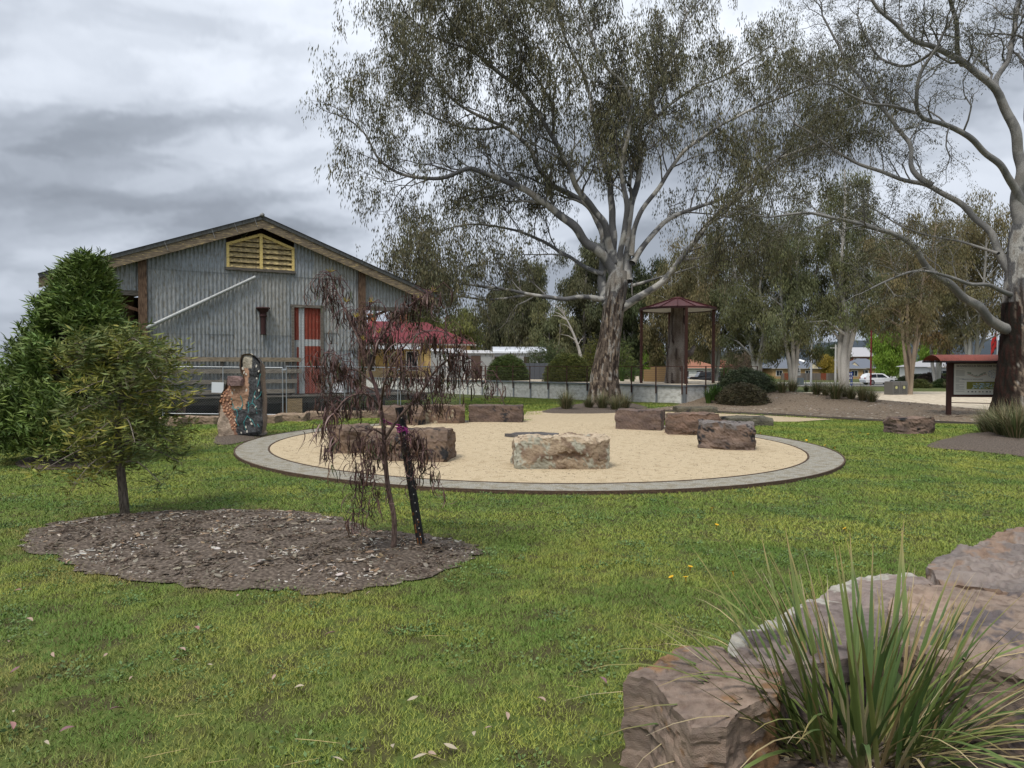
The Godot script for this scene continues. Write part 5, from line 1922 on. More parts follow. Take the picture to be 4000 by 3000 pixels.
func leaning_gum() -> void:
	var D := 26.5
	var base := at(3985, 1640, D)
	base.y = gy(base.x, base.z)
	var t := thing("gum_tree", "gum tree with burnt black trunk base and twisting grey limbs beside the information board", "tree", base)
	var tl := trunk_line([[3985, 1665, 96], [3982, 1560, 82], [3985, 1440, 74], [3988, 1300, 66], [3985, 1200, 62], [3980, 1120, 50], [3984, 1000, 44], [3992, 880, 40]], D, 90)
	var tr := part("trunk", rough_trunk(tl[0], tl[1], 72, 0.60, 1.0), M.bark, t)
	tr.position = -base
	var L := [
		[[[3955, 1290], [3924, 1278], [3875, 1244], [3795, 1184], [3715, 1114], [3646, 1065], [3596, 1015], [3539, 935], [3437, 900], [3300, 860], [3150, 830], [3000, 850]], -2.0, 0.27, 0.035, 0.5, 12],
		[[[3960, 1080], [3928, 1010], [3880, 928], [3812, 853], [3751, 791], [3669, 750], [3628, 713], [3553, 720], [3457, 675], [3375, 651], [3300, 614], [3200, 540], [3100, 480]], 2.5, 0.22, 0.035, 0.45, 12],
		[[[3640, 722], [3605, 705], [3573, 675], [3553, 634], [3566, 579], [3532, 530], [3453, 434], [3381, 325], [3303, 241], [3260, 145], [3212, 60]], 1.5, 0.14, 0.04, 0.25, 12],
		[[[3990, 800], [3984, 735], [3905, 651], [3827, 573], [3755, 512], [3688, 482], [3604, 476], [3574, 440], [3574, 374], [3604, 259], [3652, 211], [3690, 120]], -2.5, 0.20, 0.05, 0.4, 11],
		[[[3574, 440], [3514, 416], [3423, 410], [3330, 380], [3260, 330], [3180, 330]], -3.0, 0.09, 0.03, 0.15, 9],
		[[[3992, 880], [3985, 700], [3972, 542], [3917, 386], [3845, 319], [3755, 241], [3664, 187], [3574, 163], [3514, 108], [3423, 30], [3380, -60]], -1.0, 0.34, 0.05, 0.45, 13],
		[[[3905, 370], [3887, 319], [3935, 241], [3960, 120], [3984, 0], [3990, -60]], 2.0, 0.15, 0.08, 0.3, 7],
		[[[3760, 250], [3749, 229], [3737, 108], [3713, 0], [3700, -60]], -2.0, 0.13, 0.07, 0.3, 6],
		[[[4000, 900], [4020, 700], [4030, 500], [4010, 300], [4020, 100], [4040, -60]], 1.0, 0.30, 0.12, 0.4, 9],
		[[[3960, 1150], [3942, 1146], [3860, 1112], [3778, 1109], [3682, 1071], [3573, 1058], [3480, 1090], [3400, 1130]], -3.0, 0.13, 0.03, 0.4, 8],
		[[[3900, 990], [3880, 982], [3778, 948], [3700, 935], [3607, 914], [3519, 887], [3464, 846], [3380, 800]], 3.0, 0.08, 0.025, 0.3, 8],
		[[[3664, 187], [3560, 260], [3470, 250], [3400, 180], [3350, 60]], 3.0, 0.08, 0.03, 0.1, 8],
	]
	var g := Geo.new()
	var leafs := []
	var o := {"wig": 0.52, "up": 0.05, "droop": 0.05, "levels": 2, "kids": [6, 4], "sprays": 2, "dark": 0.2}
	for q in L:
		var pts := limb_line(q[0], D, q[1])
		var rad := limb(g, pts, q[2] * 0.9, q[3], 12, 0.6)
		sprout_limb(g, pts, rad, q[4], q[5], 1.9, leafs, o)
	for i in g.c.size():                                    # this one has even grey bark
		g.c[i] = g.c[i].lerp(Color(0.2, 0.195, 0.188), 0.72)
	var lm := part("limbs", g.mesh(true), M.limb, t)
	lm.position = -base
	var xf := []
	var cols := PackedColorArray()
	for p in leafs:
		xf.append(turned(p - base + rv() * 0.1, rng.randf_range(0.7, 1.2)))
		cols.append(vary(Color(0.08, 0.078, 0.04), 0.35))
	print("leaning gum sprays ", xf.size())
	scatter("foliage", clump(9, 0.13, 0.3, 0.11, 0.024, 0.55, 6), M.gumleaf, xf, cols, t)

func back_gum(label: String, px: float, d: float, top: float, wpx: float, leaf: Color, bark: Color, stems: int, bare: float, dens := 1.0, y := 999.0, group := "gum trees beyond the park") -> void:
	var base := at(px, 1500, d)
	base.y = gy(base.x, base.z) if y > 900.0 else y
	var H := at(px, top, d).y - base.y
	var W := wpx * d / FPX
	var t := thing("gum_tree", label, "tree", base, 0.0, group)
	var g := Geo.new()
	var xf := []
	var cols := PackedColorArray()
	var r0 := clampf(H * 0.021, 0.08, 0.4) / sqrt(stems * 0.6) * (1.2 if px == 3300.0 else 1.0)
	for s in stems:
		var a := TAU * (s + rng.randf() * 0.6) / stems
		var tip := Vector3(cos(a) * W * rng.randf_range(0.08, 0.3), H * rng.randf_range(0.72, 0.97), sin(a) * W * 0.25)
		var p := PackedVector3Array()
		for i in 7:
			var f := i / 6.0
			p.append(Vector3(cos(a), 0, sin(a)) * 0.25 * r0 + Vector3(tip.x * pow(f, 1.25), tip.y * f - 0.1, tip.z * pow(f, 1.25)) + rv() * W * 0.035 * sin(f * PI))
		p = spline(p, 3)
		var rad := PackedFloat32Array()
		var cl := PackedColorArray()
		for i in p.size():
			var f := float(i) / (p.size() - 1)
			rad.append(r0 * lerpf(1.0, 0.18, f))
			var n := nz.get_noise_3d(p[i].x + base.x, p[i].y * 0.8, p[i].z)
			cl.append(bark * (0.72 if n < 0.0 else 1.05))
		g.tube(p, rad, 8, cl, false)
		var nb := 17
		for b in nb:
			var f := lerpf(bare, 1.0, (b + rng.randf() * 0.8) / nb)
			var i := mini(int(f * (p.size() - 1)), p.size() - 2)
			var ba := rng.randf() * TAU
			var out := W * rng.randf_range(0.12, 0.42) * lerpf(1.0, 0.55, f)
			var q := p[i] + Vector3(cos(ba) * out, out * rng.randf_range(0.2, 0.9), sin(ba) * out)
			q.y = minf(q.y, H * 0.97)
			var m := p[i].lerp(q, 0.5) + Vector3(0, out * 0.18, 0) + rv() * 0.2
			g.tube(PackedVector3Array([p[i], m, q]), PackedFloat32Array([rad[i] * 0.5, rad[i] * 0.34, 0.025]), 5, PackedColorArray([bark * 0.95, bark * 0.85, bark * 0.6]), false)
			var br := W * rng.randf_range(0.07, 0.13)
			var cnt := int(26 * dens)
			var tone := vary(leaf, 0.22)
			for k in cnt:
				var e := rv()
				while e.length_squared() > 1.0:
					e = rv()
				var along := q.lerp(m, rng.randf() * 0.45)
				xf.append(turned(along + Vector3(e.x * br, e.y * br * 0.95 - br * 0.25, e.z * br), rng.randf_range(0.7, 1.3) * clampf(d / 65.0, 0.8, 1.6)))
				cols.append(vary(tone, 0.25))
	part("trunk", g.mesh(true), M.limb, t)
	scatter("foliage", M.backclump, M.leaf, xf, cols, t)

func back_trees() -> void:
	M.backclump = clump(13, 0.26, 0.95, 0.30, 0.065, 0.78, 9)
	var white := Color(0.46, 0.45, 0.43)
	var grey_ := Color(0.27, 0.25, 0.235)
	var tan_ := Color(0.36, 0.29, 0.22)
	var ol := Color(0.122, 0.130, 0.062)
	var br := Color(0.150, 0.132, 0.066)
	var dk := Color(0.086, 0.090, 0.046)
	var li := Color(0.15, 0.165, 0.05)
	back_gum("thick white trunked gum with forked base standing behind the bank of tussocks", 3300, 60.0, 640, 430, ol, white, 4, 0.27, 1.3)
	back_gum("many stemmed white gum standing behind the walkers sign", 3095, 63.0, 740, 430, ol, white, 5, 0.25, 1.3)
	back_gum("pale slanting gum above the dark round shrubs", 2960, 66.0, 800, 420, ol, white, 4, 0.22, 1.3)
	back_gum("drooping olive gum at the far side of the round red roof", 2790, 72.0, 900, 380, br, white, 4, 0.28, 1.4)
	back_gum("broad brownish gum right behind the round red roof", 2620, 80.0, 985, 330, br, white, 4, 0.25, 1.4)
	back_gum("slender brown stemmed gum next to the twin bins", 3555, 56.5, 830, 380, br, tan_, 6, 0.42, 0.75)
	back_gum("pale gum with rusty leaves rising behind the information board roof", 3800, 78.0, 730, 460, br, white, 5, 0.30, 1.3)
	back_gum("leafy gum between the red pole and the slender brown gum", 3450, 128.0, 830, 380, ol, white, 4, 0.30, 1.3)
	back_gum("gum with orange tinted leaves at the back of the car park", 3660, 92.0, 880, 380, Color(0.17, 0.12, 0.055), white, 4, 0.3, 1.2)
	back_gum("dark crowned gum standing behind the left hedge and arched van", 2050, 84.0, 985, 300, dk, grey_, 4, 0.2, 1.7)
	back_gum("tall dark gum directly behind the huge spreading gum", 2280, 90.0, 930, 330, dk, grey_, 4, 0.2, 1.7)
	back_gum("dark green gum behind the platform, near the earth wall", 2470, 86.0, 985, 280, Color(0.056, 0.068, 0.028), grey_, 4, 0.2, 1.6)
	back_gum("dense olive gum behind the arched van", 1960, 98.0, 1080, 260, dk, grey_, 4, 0.15, 1.6)
	back_gum("brown topped gum rising over the end of the shed roof", 1610, 105.0, 1090, 240, Color(0.10, 0.08, 0.045), grey_, 4, 0.2, 1.3)
	back_gum("light yellow green weeping tree behind the station name board", 1800, 88.0, 1165, 230, li, grey_, 4, 0.12, 1.5)
	back_gum("pale green tree behind the red station roof", 1690, 92.0, 1190, 220, li, grey_, 4, 0.15, 1.4)
	back_gum("low olive tree filling the gap behind the arched van", 2160, 76.0, 1150, 260, ol, grey_, 3, 0.1, 1.6)
	back_gum("low olive tree behind the earth wall and strappy plants", 2400, 95.0, 1200, 280, ol, grey_, 3, 0.1, 1.5)
	var lime := Color(0.15, 0.24, 0.03)
	var lg := "lime green spring trees over the road"
	back_gum("bright lime tree behind the dead trunk and earth wall", 2530, 110.0, 1315, 150, lime, grey_, 3, 0.2, 1.3, 999.0, lg)
	back_gum("bright lime tree on the verge behind the white car", 3470, 118.0, 1300, 180, lime, Color(0.1, 0.08, 0.06), 3, 0.25, 1.4, 999.0, lg)
	back_gum("lime tree beside the white weatherboard house", 3650, 116.0, 1330, 150, lime, grey_, 3, 0.2, 1.3, 999.0, lg)
	back_gum("dark garden tree behind the grey roofs", 3240, 190.0, 1340, 190, Color(0.05, 0.07, 0.025), grey_, 3, 0.1, 1.3, 999.0, "garden trees among the houses")
	back_gum("golden shrub tree between the grey roofs", 3225, 168.0, 1385, 90, Color(0.26, 0.19, 0.03), grey_, 3, 0.1, 1.0, 999.0, "garden trees among the houses")
	back_gum("brown bare looking garden tree behind the pale houses", 2900, 175.0, 1370, 200, Color(0.13, 0.10, 0.07), grey_, 4, 0.15, 0.8, 999.0, "garden trees among the houses")
	back_gum("dark tree beyond the road behind the orange tile house", 2740, 180.0, 1330, 240, Color(0.06, 0.065, 0.03), grey_, 3, 0.1, 1.2, 999.0, "garden trees among the houses")
	# dead white tree among the dark gums
	var b := at(2275, 1420, 68.0)
	b.y = 0.5
	var t := thing("dead_tree", "bare white dead tree leaning among the dark gums", "tree", b)
	var g := Geo.new()
	var stem := PackedVector3Array()
	for q in [[2278, 1460], [2268, 1390], [2250, 1330], [2225, 1270], [2195, 1215]]:
		stem.append(at(q[0], q[1], 68.0) - b)
	stem = spline(stem, 3)
	var rad := PackedFloat32Array()
	var cl := PackedColorArray()
	for i in stem.size():
		rad.append(lerpf(0.2, 0.03, float(i) / (stem.size() - 1)))
		cl.append(Color(0.42, 0.4, 0.38))
	g.tube(stem, rad, 8, cl)
	part("trunk", g.mesh(true), M.limb, t)
	for k in 11:
		var i := rng.randi_range(4, stem.size() - 2)
		var e := stem[i] + Vector3(rng.randf_range(-1.6, 0.7), rng.randf_range(0.3, 1.2), rng.randf_range(-0.8, 0.8))
		var bg := Geo.new()
		bg.tube(PackedVector3Array([stem[i], stem[i].lerp(e, 0.5) + Vector3(0, 0.15, 0), e]), PackedFloat32Array([0.06, 0.04, 0.012]), 5, PackedColorArray([Color(0.42, 0.4, 0.38), Color(0.42, 0.4, 0.38), Color(0.36, 0.34, 0.32)]), false)
		part("branch", bg.mesh(true), M.limb, t)
	# shrubs on and round the platform
	var gh := "clipped hedges behind the platform railing"
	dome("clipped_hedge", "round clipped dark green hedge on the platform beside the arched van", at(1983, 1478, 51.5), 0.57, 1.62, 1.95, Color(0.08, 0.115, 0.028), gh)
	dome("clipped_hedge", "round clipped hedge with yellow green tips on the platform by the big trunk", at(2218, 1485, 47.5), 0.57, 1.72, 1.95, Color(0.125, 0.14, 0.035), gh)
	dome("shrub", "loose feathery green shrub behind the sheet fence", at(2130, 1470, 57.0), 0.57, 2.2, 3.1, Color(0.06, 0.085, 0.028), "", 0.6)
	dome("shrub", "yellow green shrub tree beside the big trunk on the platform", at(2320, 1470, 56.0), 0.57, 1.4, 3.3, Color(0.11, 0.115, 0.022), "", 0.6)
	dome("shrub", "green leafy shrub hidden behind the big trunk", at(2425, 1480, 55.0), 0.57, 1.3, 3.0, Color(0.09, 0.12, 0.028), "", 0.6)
	var q := at(2900, 1560, 36.2)
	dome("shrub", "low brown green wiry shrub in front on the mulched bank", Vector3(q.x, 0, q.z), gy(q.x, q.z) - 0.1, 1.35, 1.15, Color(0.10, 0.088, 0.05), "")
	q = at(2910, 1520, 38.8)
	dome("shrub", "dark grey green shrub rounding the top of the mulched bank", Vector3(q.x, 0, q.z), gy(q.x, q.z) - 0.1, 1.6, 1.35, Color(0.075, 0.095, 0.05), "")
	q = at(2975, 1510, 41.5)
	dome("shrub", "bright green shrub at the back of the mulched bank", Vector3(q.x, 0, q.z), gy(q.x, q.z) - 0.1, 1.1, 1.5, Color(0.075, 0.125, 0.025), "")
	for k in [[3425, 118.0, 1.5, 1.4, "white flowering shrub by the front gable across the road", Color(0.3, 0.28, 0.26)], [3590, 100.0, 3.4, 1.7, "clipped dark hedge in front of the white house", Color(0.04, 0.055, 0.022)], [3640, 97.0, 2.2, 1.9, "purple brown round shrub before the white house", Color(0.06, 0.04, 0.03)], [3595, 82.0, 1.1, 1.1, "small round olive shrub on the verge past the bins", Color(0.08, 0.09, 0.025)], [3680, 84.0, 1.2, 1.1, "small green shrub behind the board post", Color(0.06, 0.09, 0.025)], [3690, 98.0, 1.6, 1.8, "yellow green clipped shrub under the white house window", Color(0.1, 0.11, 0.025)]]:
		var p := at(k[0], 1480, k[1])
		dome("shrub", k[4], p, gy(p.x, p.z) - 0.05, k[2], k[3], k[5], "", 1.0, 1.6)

func dome(called: String, label: String, where: Vector3, y: float, R: float, H: float, leaf: Color, group := "", tight := 1.0, scale_ := 1.0) -> void:
	var t := thing(called, label, "hedge" if called == "clipped_hedge" else "shrub", Vector3(where.x, y, where.z), 0.0, group)
	var g := Geo.new()
	var rows := 9
	var sides := 16
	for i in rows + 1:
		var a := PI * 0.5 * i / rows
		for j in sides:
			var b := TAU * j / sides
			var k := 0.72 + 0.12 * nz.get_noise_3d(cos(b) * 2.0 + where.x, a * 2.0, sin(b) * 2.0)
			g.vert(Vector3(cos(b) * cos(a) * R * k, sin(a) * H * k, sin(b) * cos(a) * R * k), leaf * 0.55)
	for i in rows:
		for j in sides:
			var a := i * sides + j
			var b := i * sides + (j + 1) % sides
			g.t.append_array(PackedInt32Array([a, a + sides, b + sides, a, b + sides, b]))
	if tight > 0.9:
		part("shaded_core", g.mesh(true), M.vert, t)  # solid core, leaf colour darkened to stand for shade inside the foliage
	else:
		var st := Geo.new()
		for k in 7:
			var a := rng.randf() * TAU
			st.tube(PackedVector3Array([Vector3.ZERO, Vector3(cos(a) * R * 0.3, H * 0.5, sin(a) * R * 0.3), Vector3(cos(a) * R * 0.6, H * 0.85, sin(a) * R * 0.6)]), PackedFloat32Array([0.05, 0.035, 0.012]), 5, PackedColorArray([Color(0.15, 0.12, 0.09), Color(0.12, 0.1, 0.08), Color(0.08, 0.07, 0.05)]), false)
		part("stems", st.mesh(true), M.vert, t)
	var xf := []
	var cols := PackedColorArray()
	var n := int(420 * R * (R + H) / scale_ / scale_ * (1.0 if tight > 0.9 else 0.55))
	for i in mini(n, 4200):
		var b := rng.randf() * TAU
		var s := rng.randf()
		var c := sqrt(1.0 - s * s)
		var k := rng.randf_range(0.8, 0.97) if tight > 0.9 else pow(rng.randf(), 0.5) * rng.randf_range(0.8, 1.12)
		k *= 1.0 + 0.10 * nz.get_noise_3d(cos(b) * 2.2 + where.x, s * 2.2, sin(b) * 2.2)
		xf.append(turned(Vector3(cos(b) * c * R * k, s * H * k, sin(b) * c * R * k), rng.randf_range(0.7, 1.3) * scale_, 0.8))
		cols.append(vary(leaf, 0.4))
	scatter("foliage", M.shrubclump, M.leaf, xf, cols, t)

# ---------- stone ----------
func cut(faces: Array, n: Vector3, d: float) -> Array:
	# keeps the part of a convex solid where n.p <= d and closes the wound
	var out := []
	var wound := []
	for f in faces:
		var keep := PackedVector3Array()
		var k: int = f.size()
		for i in k:
			var p: Vector3 = f[i]
			var q: Vector3 = f[(i + 1) % k]
			var a := n.dot(p) - d
			var b := n.dot(q) - d
			if a <= 0.0:
				keep.append(p)
			if (a < 0.0) != (b < 0.0) and absf(a - b) > 1e-9:
				var m := p.lerp(q, a / (a - b))
				keep.append(m)
				wound.append(m)
		if keep.size() > 2:
			out.append(keep)
	if wound.size() > 2:
		var c := Vector3.ZERO
		for p in wound:
			c += p
		c /= wound.size()
		var x := n.cross(Vector3.UP if absf(n.y) < 0.9 else Vector3.RIGHT).normalized()
		var y := n.cross(x)
		wound.sort_custom(func(p, q): return atan2((p - c).dot(y), (p - c).dot(x)) < atan2((q - c).dot(y), (q - c).dot(x)))
		var cap := PackedVector3Array()
		for p in wound:
			if cap.is_empty() or cap[-1].distance_to(p) > 1e-4:
				cap.append(p)
		if cap.size() > 2:
			out.append(cap)
	return out

func box_faces(w: float, h: float, d: float, low: float) -> Array:
	var q := []
	for i in 8:
		q.append(Vector3(w * 0.5 if i & 1 else -w * 0.5, h if i & 2 else low, d * 0.5 if i & 4 else -d * 0.5))
	return [PackedVector3Array([q[4], q[5], q[7], q[6]]), PackedVector3Array([q[1], q[0], q[2], q[3]]), PackedVector3Array([q[5], q[1], q[3], q[7]]), PackedVector3Array([q[0], q[4], q[6], q[2]]), PackedVector3Array([q[6], q[7], q[3], q[2]])]

func prism_faces(foot: Array, h: float, low: float, batter: float, tilt: Vector2) -> Array:
	var area := 0.0
	var n := foot.size()
	for i in n:
		area += foot[i].cross(foot[(i + 1) % n])
	if area > 0.0:
		foot = foot.duplicate()
		foot.reverse()
	var top := PackedVector3Array()
	var bot := PackedVector3Array()
	for p in foot:
		top.append(Vector3(p.x, h + tilt.x * p.x + tilt.y * p.y, p.y))
		bot.append(Vector3(p.x * (1.0 + batter), low, p.y * (1.0 + batter)))
	var out := [top]
	for i in n:
		var j := (i + 1) % n
		out.append(PackedVector3Array([top[i], bot[i], bot[j], top[j]]))
	return out

func stone_mesh(faces: Array, seed_: int, o: Dictionary) -> ArrayMesh:
	# flat broken faces meshed finely; every point is moved by a field of its position, so edges stay closed and sharp
	var step: float = o.get("step", 0.045)
	var amp: float = o.get("amp", 0.02)
	var bed: float = o.get("bed", 0.08)
	var cols: Array = o.get("cols", [Color(0.21, 0.155, 0.12), Color(0.12, 0.09, 0.075)])
	var patch: Color = o.get("patch", Color(0.03, 0.03, 0.033))
	var pt: float = o.get("patch_from", 0.36)
	var S := float(seed_) * 7.31
	var g := Geo.new()
	var seen := {}
	for f in faces:
		var n := Vector3.ZERO
		var k: int = f.size()
		for i in k:
			n += (f[i] - f[0]).cross(f[(i + 1) % k] - f[0])
		n = n.normalized()
		var x := n.cross(Vector3.UP if absf(n.y) < 0.9 else Vector3.RIGHT).normalized()
		var y := n.cross(x)
		var flat := PackedVector2Array()
		var lo := Vector2(1e9, 1e9)
		var hi := -lo
		for p in f:
			var q := Vector2((p - f[0]).dot(x), (p - f[0]).dot(y))
			flat.append(q)
			lo = lo.min(q)
			hi = hi.max(q)
		for i in ceili((hi.x - lo.x) / step):
			for j in ceili((hi.y - lo.y) / step):
				var a := lo + Vector2(i, j) * step
				var cell := PackedVector2Array([a, a + Vector2(step, 0), a + Vector2(step, step), a + Vector2(0, step)])
				for piece in Geometry2D.intersect_polygons(cell, flat):
					var ids := Geometry2D.triangulate_polygon(piece)
					for m in ids.size() / 3:
						var tr := [piece[ids[m * 3]], piece[ids[m * 3 + 1]], piece[ids[m * 3 + 2]]]
						if (tr[1] - tr[0]).cross(tr[2] - tr[0]) < 0.0:
							tr.reverse()
						for q in tr:
							var p: Vector3 = f[0] + x * q.x + y * q.y
							var key := Vector3i(roundi(p.x * 3000), roundi(p.y * 3000), roundi(p.z * 3000))
							if not seen.has(key):
								var r := Vector3(p.x, 0, p.z).normalized()
								var w := nz.get_noise_2d(p.x * 2.0 + S, p.z * 2.0)
								var layer := floorf((p.y + 0.06 * w) / bed)
								var e := p + r * amp * (0.9 * nzf.get_noise_2d(layer * 5.3 + S, p.x * 1.1 + p.z * 1.7) + 0.35 * nzf.get_noise_3d(p.x * 18.0 + S, p.y * 18.0, p.z * 18.0))
								e += Vector3(nz.get_noise_3d(p.x * 2.6, p.y * 2.6, p.z * 2.6 + S), nz.get_noise_3d(p.x * 2.6 + 30.0, p.y * 2.6, p.z * 2.6 + S), nz.get_noise_3d(p.x * 2.6 + 60.0, p.y * 2.6, p.z * 2.6 + S)) * amp * 0.7
								var ledge := nz.get_noise_2d(p.x * 1.5 + S + 20.0, p.z * 2.3)
								e.y += floorf(ledge * o.get("ledges", 3.0)) * amp * o.get("ledge", 0.5) + 0.2 * amp * nzf.get_noise_2d(p.x * 24.0 + S, p.z * 24.0)
								var t := clampf(0.5 + 1.5 * nz.get_noise_3d(p.x * 1.6 + S, p.y * 4.5, p.z * 1.6), 0.0, 1.0)
								var c: Color = cols[0].lerp(cols[1], t)
								if nz.get_noise_3d(p.x * 1.9 - S, p.y * 1.9 + 3.0, p.z * 1.9) + 0.25 * nzf.get_noise_3d(p.x * 14.0, p.y * 14.0, p.z * 14.0) > pt:
									c = patch
								if o.has("crust") and p.y > o.crust_y + 0.05 * nz.get_noise_2d(p.x * 4.0 + S, p.z * 4.0) and nz.get_noise_2d(p.x * 2.5 + S, p.z * 2.5) + 0.3 * nzf.get_noise_2d(p.x * 12.0, p.z * 12.0) > o.get("crust_from", -0.25):
									c = o.crust
								if o.has("rim") and n.y > 0.7:
									var best := 9.0
									for v in o.rim.size() - 1:
										best = minf(best, Vector2(p.x, p.z).distance_to(Geometry2D.get_closest_point_to_segment(Vector2(p.x, p.z), o.rim[v], o.rim[v + 1])))
									if best < 0.045 + 0.12 * nz.get_noise_2d(p.x * 4.0 + S, p.z * 4.0):
										c = o.rim_colour
								c *= 1.0 + 0.14 * nzf.get_noise_3d(p.x * 30.0, p.y * 60.0 + S, p.z * 30.0)
								seen[key] = g.vert(e, c)
							g.t.append(seen[key])
	return g.mesh(false)

func rock_mesh(w: float, h: float, d: float, seed_: int, o := {}) -> ArrayMesh:
	var r := RandomNumberGenerator.new()
	r.seed = seed_ * 13 + 5
	o.crust_y = h - 0.06                                      # a paler top bed of stone
	var f := box_faces(w, h, d, -o.get("sink", 0.06))
	for k in o.get("cuts", 9):
		var a := r.randf() * TAU
		if k < 4:                                             # knock each corner
			a = PI * 0.25 + k * PI * 0.5 + r.randf_range(-0.35, 0.35)
		var n := Vector3(cos(a), r.randf_range(-0.25, 0.3) if k < 6 else r.randf_range(0.5, 1.2), sin(a)).normalized()
		var far := -1e9
		for q in f:
			for p in q:
				far = maxf(far, n.dot(p))
		f = cut(f, n, far - minf(w, minf(d, h * 1.3)) * r.randf_range(0.04, 0.2))
	if o.has("under"):                                        # undercut foot
		f = cut(f, Vector3(0, -0.45, 1).normalized(), Vector3(0, -0.45, 1).normalized().dot(Vector3(0, h * 0.55, d * 0.5)))
	return stone_mesh(f, seed_, o)

func boulder(label: String, x0: float, x1: float, bottom: float, hpx: float, depth: float, seed_: int, turn: float, o := {}, group := "sandstone seat boulders on the gravel circle") -> void:
	# set by its front foot on the ground and its width in the picture
	var f := gnd((x0 + x1) * 0.5, bottom, 0.045 if not o.has("lawn") else 0.0)
	var d := -f.z
	var w := (x1 - x0) * d / FPX
	var h := hpx * d / FPX
	var c := f + Vector3(0, 0, -depth * 0.5)
	var m := rock_mesh(w * 1.04, h, depth, seed_, o)
	var r := single("boulder", m, M.stone, label, "boulder", group, c)
	r.rotation.y = turn

func boulders() -> void:
	var brown := [Color(0.215, 0.155, 0.115), Color(0.125, 0.092, 0.074)]
	var mauve := [Color(0.185, 0.135, 0.112), Color(0.125, 0.093, 0.082)]
	boulder("pale topped ochre boulder at the front of the gravel circle", 2012, 2378, 1833, 122, 0.72, 11, 0.06, {"cols": [Color(0.30, 0.235, 0.165), Color(0.17, 0.12, 0.088)], "crust": Color(0.46, 0.38, 0.28), "patch": Color(0.33, 0.325, 0.265), "patch_from": 0.10, "amp": 0.035, "step": 0.03, "bed": 0.12})
	boulder("long brown boulder behind the purple leaved sapling, beside the steel stake", 1440, 1752, 1803, 120, 0.75, 12, -0.12, {"cols": brown, "amp": 0.03, "step": 0.035})
	boulder("low brown boulder behind the purple leaved sapling, half covered by leaves", 1275, 1450, 1772, 106, 0.7, 13, 0.3, {"cols": brown, "amp": 0.03})
	boulder("dark brown boulder behind the sapling, touching a boulder with a cream end", 1480, 1650, 1662, 73, 0.8, 14, 0.1, {"cols": brown})
	boulder("reddish boulder with a cream end near the fence", 1642, 1808, 1654, 69, 0.8, 15, 0.05, {"cols": [Color(0.21, 0.145, 0.105), Color(0.135, 0.095, 0.075)], "patch": Color(0.42, 0.38, 0.28), "patch_from": 0.3})
	boulder("long flat topped purple brown boulder at the back of the circle", 1838, 2040, 1649, 64, 0.75, 16, -0.06, {"cols": [Color(0.165, 0.12, 0.098), Color(0.10, 0.075, 0.066)], "bed": 0.11, "cuts": 6})
	boulder("squared purple brown boulder with a black end face", 2428, 2600, 1680, 76, 0.85, 17, -0.35, {"cols": mauve, "bed": 0.12, "cuts": 6, "patch_from": 0.34})
	boulder("ridged brown boulder undercut along its foot", 2622, 2828, 1702, 84, 0.8, 18, -0.1, {"cols": [Color(0.22, 0.15, 0.115), Color(0.13, 0.095, 0.078)], "under": 1, "amp": 0.035})
	boulder("grey topped boulder with black stained side near the ring path", 2756, 2962, 1758, 104, 0.8, 19, -0.25, {"cols": [Color(0.205, 0.15, 0.12), Color(0.115, 0.088, 0.076)], "crust": Color(0.17, 0.155, 0.15), "patch_from": 0.14, "amp": 0.035, "step": 0.035})
	boulder("low mossy grey slab lying before the mulched bank", 2650, 2802, 1614, 22, 1.0, 20, 0.0, {"cols": [Color(0.14, 0.13, 0.095), Color(0.09, 0.083, 0.065)], "lawn": 1}, "low slabs beside the path")
	boulder("low greenish grey slab at the edge of the lawn by the path", 2846, 3022, 1664, 32, 0.85, 21, 0.05, {"cols": [Color(0.14, 0.132, 0.10), Color(0.09, 0.084, 0.068)], "lawn": 1}, "low slabs beside the path")
	boulder("layered brown boulder standing alone on the lawn by the information board", 3502, 3656, 1696, 63, 0.65, 22, 0.15, {"cols": [Color(0.22, 0.155, 0.12), Color(0.12, 0.09, 0.078)], "bed": 0.05, "amp": 0.028, "lawn": 1}, "")
	# thin dark slab flush in the gravel
	var sp_ := gnd(2060, 1706, 0.045)
	single("stone_slab", stone_mesh(prism_faces([Vector2(-0.5, 0.05), Vector2(-0.35, 0.22), Vector2(0.15, 0.3), Vector2(0.62, 0.26), Vector2(0.7, -0.1), Vector2(0.3, -0.36), Vector2(-0.2, -0.3)], 0.07, -0.05, 0.02, Vector2.ZERO), 31, {"cols": [Color(0.13, 0.125, 0.125), Color(0.085, 0.08, 0.082)], "amp": 0.008}), M.stone, "thin dark grey slab lying flat behind the pale topped boulder", "slab", "", sp_)
	# edging rocks along the fence
	var k := 0
	for q in [[600, 700, 1668], [705, 842, 1662], [836, 880, 1660], [1018, 1076, 1658], [1080, 1186, 1650], [1190, 1296, 1644], [1300, 1398, 1640], [1402, 1490, 1640]]:
		k += 1
		boulder("pale brown edging rock in the row at the foot of the shed fence", q[0], q[1], q[2] - 3, 30, 0.55, 40 + k, rng.randf_range(-0.2, 0.2), {"cols": [Color(0.32, 0.245, 0.175), Color(0.22, 0.165, 0.12)], "lawn": 1, "patch_from": 0.5}, "edging rocks along the shed fence")

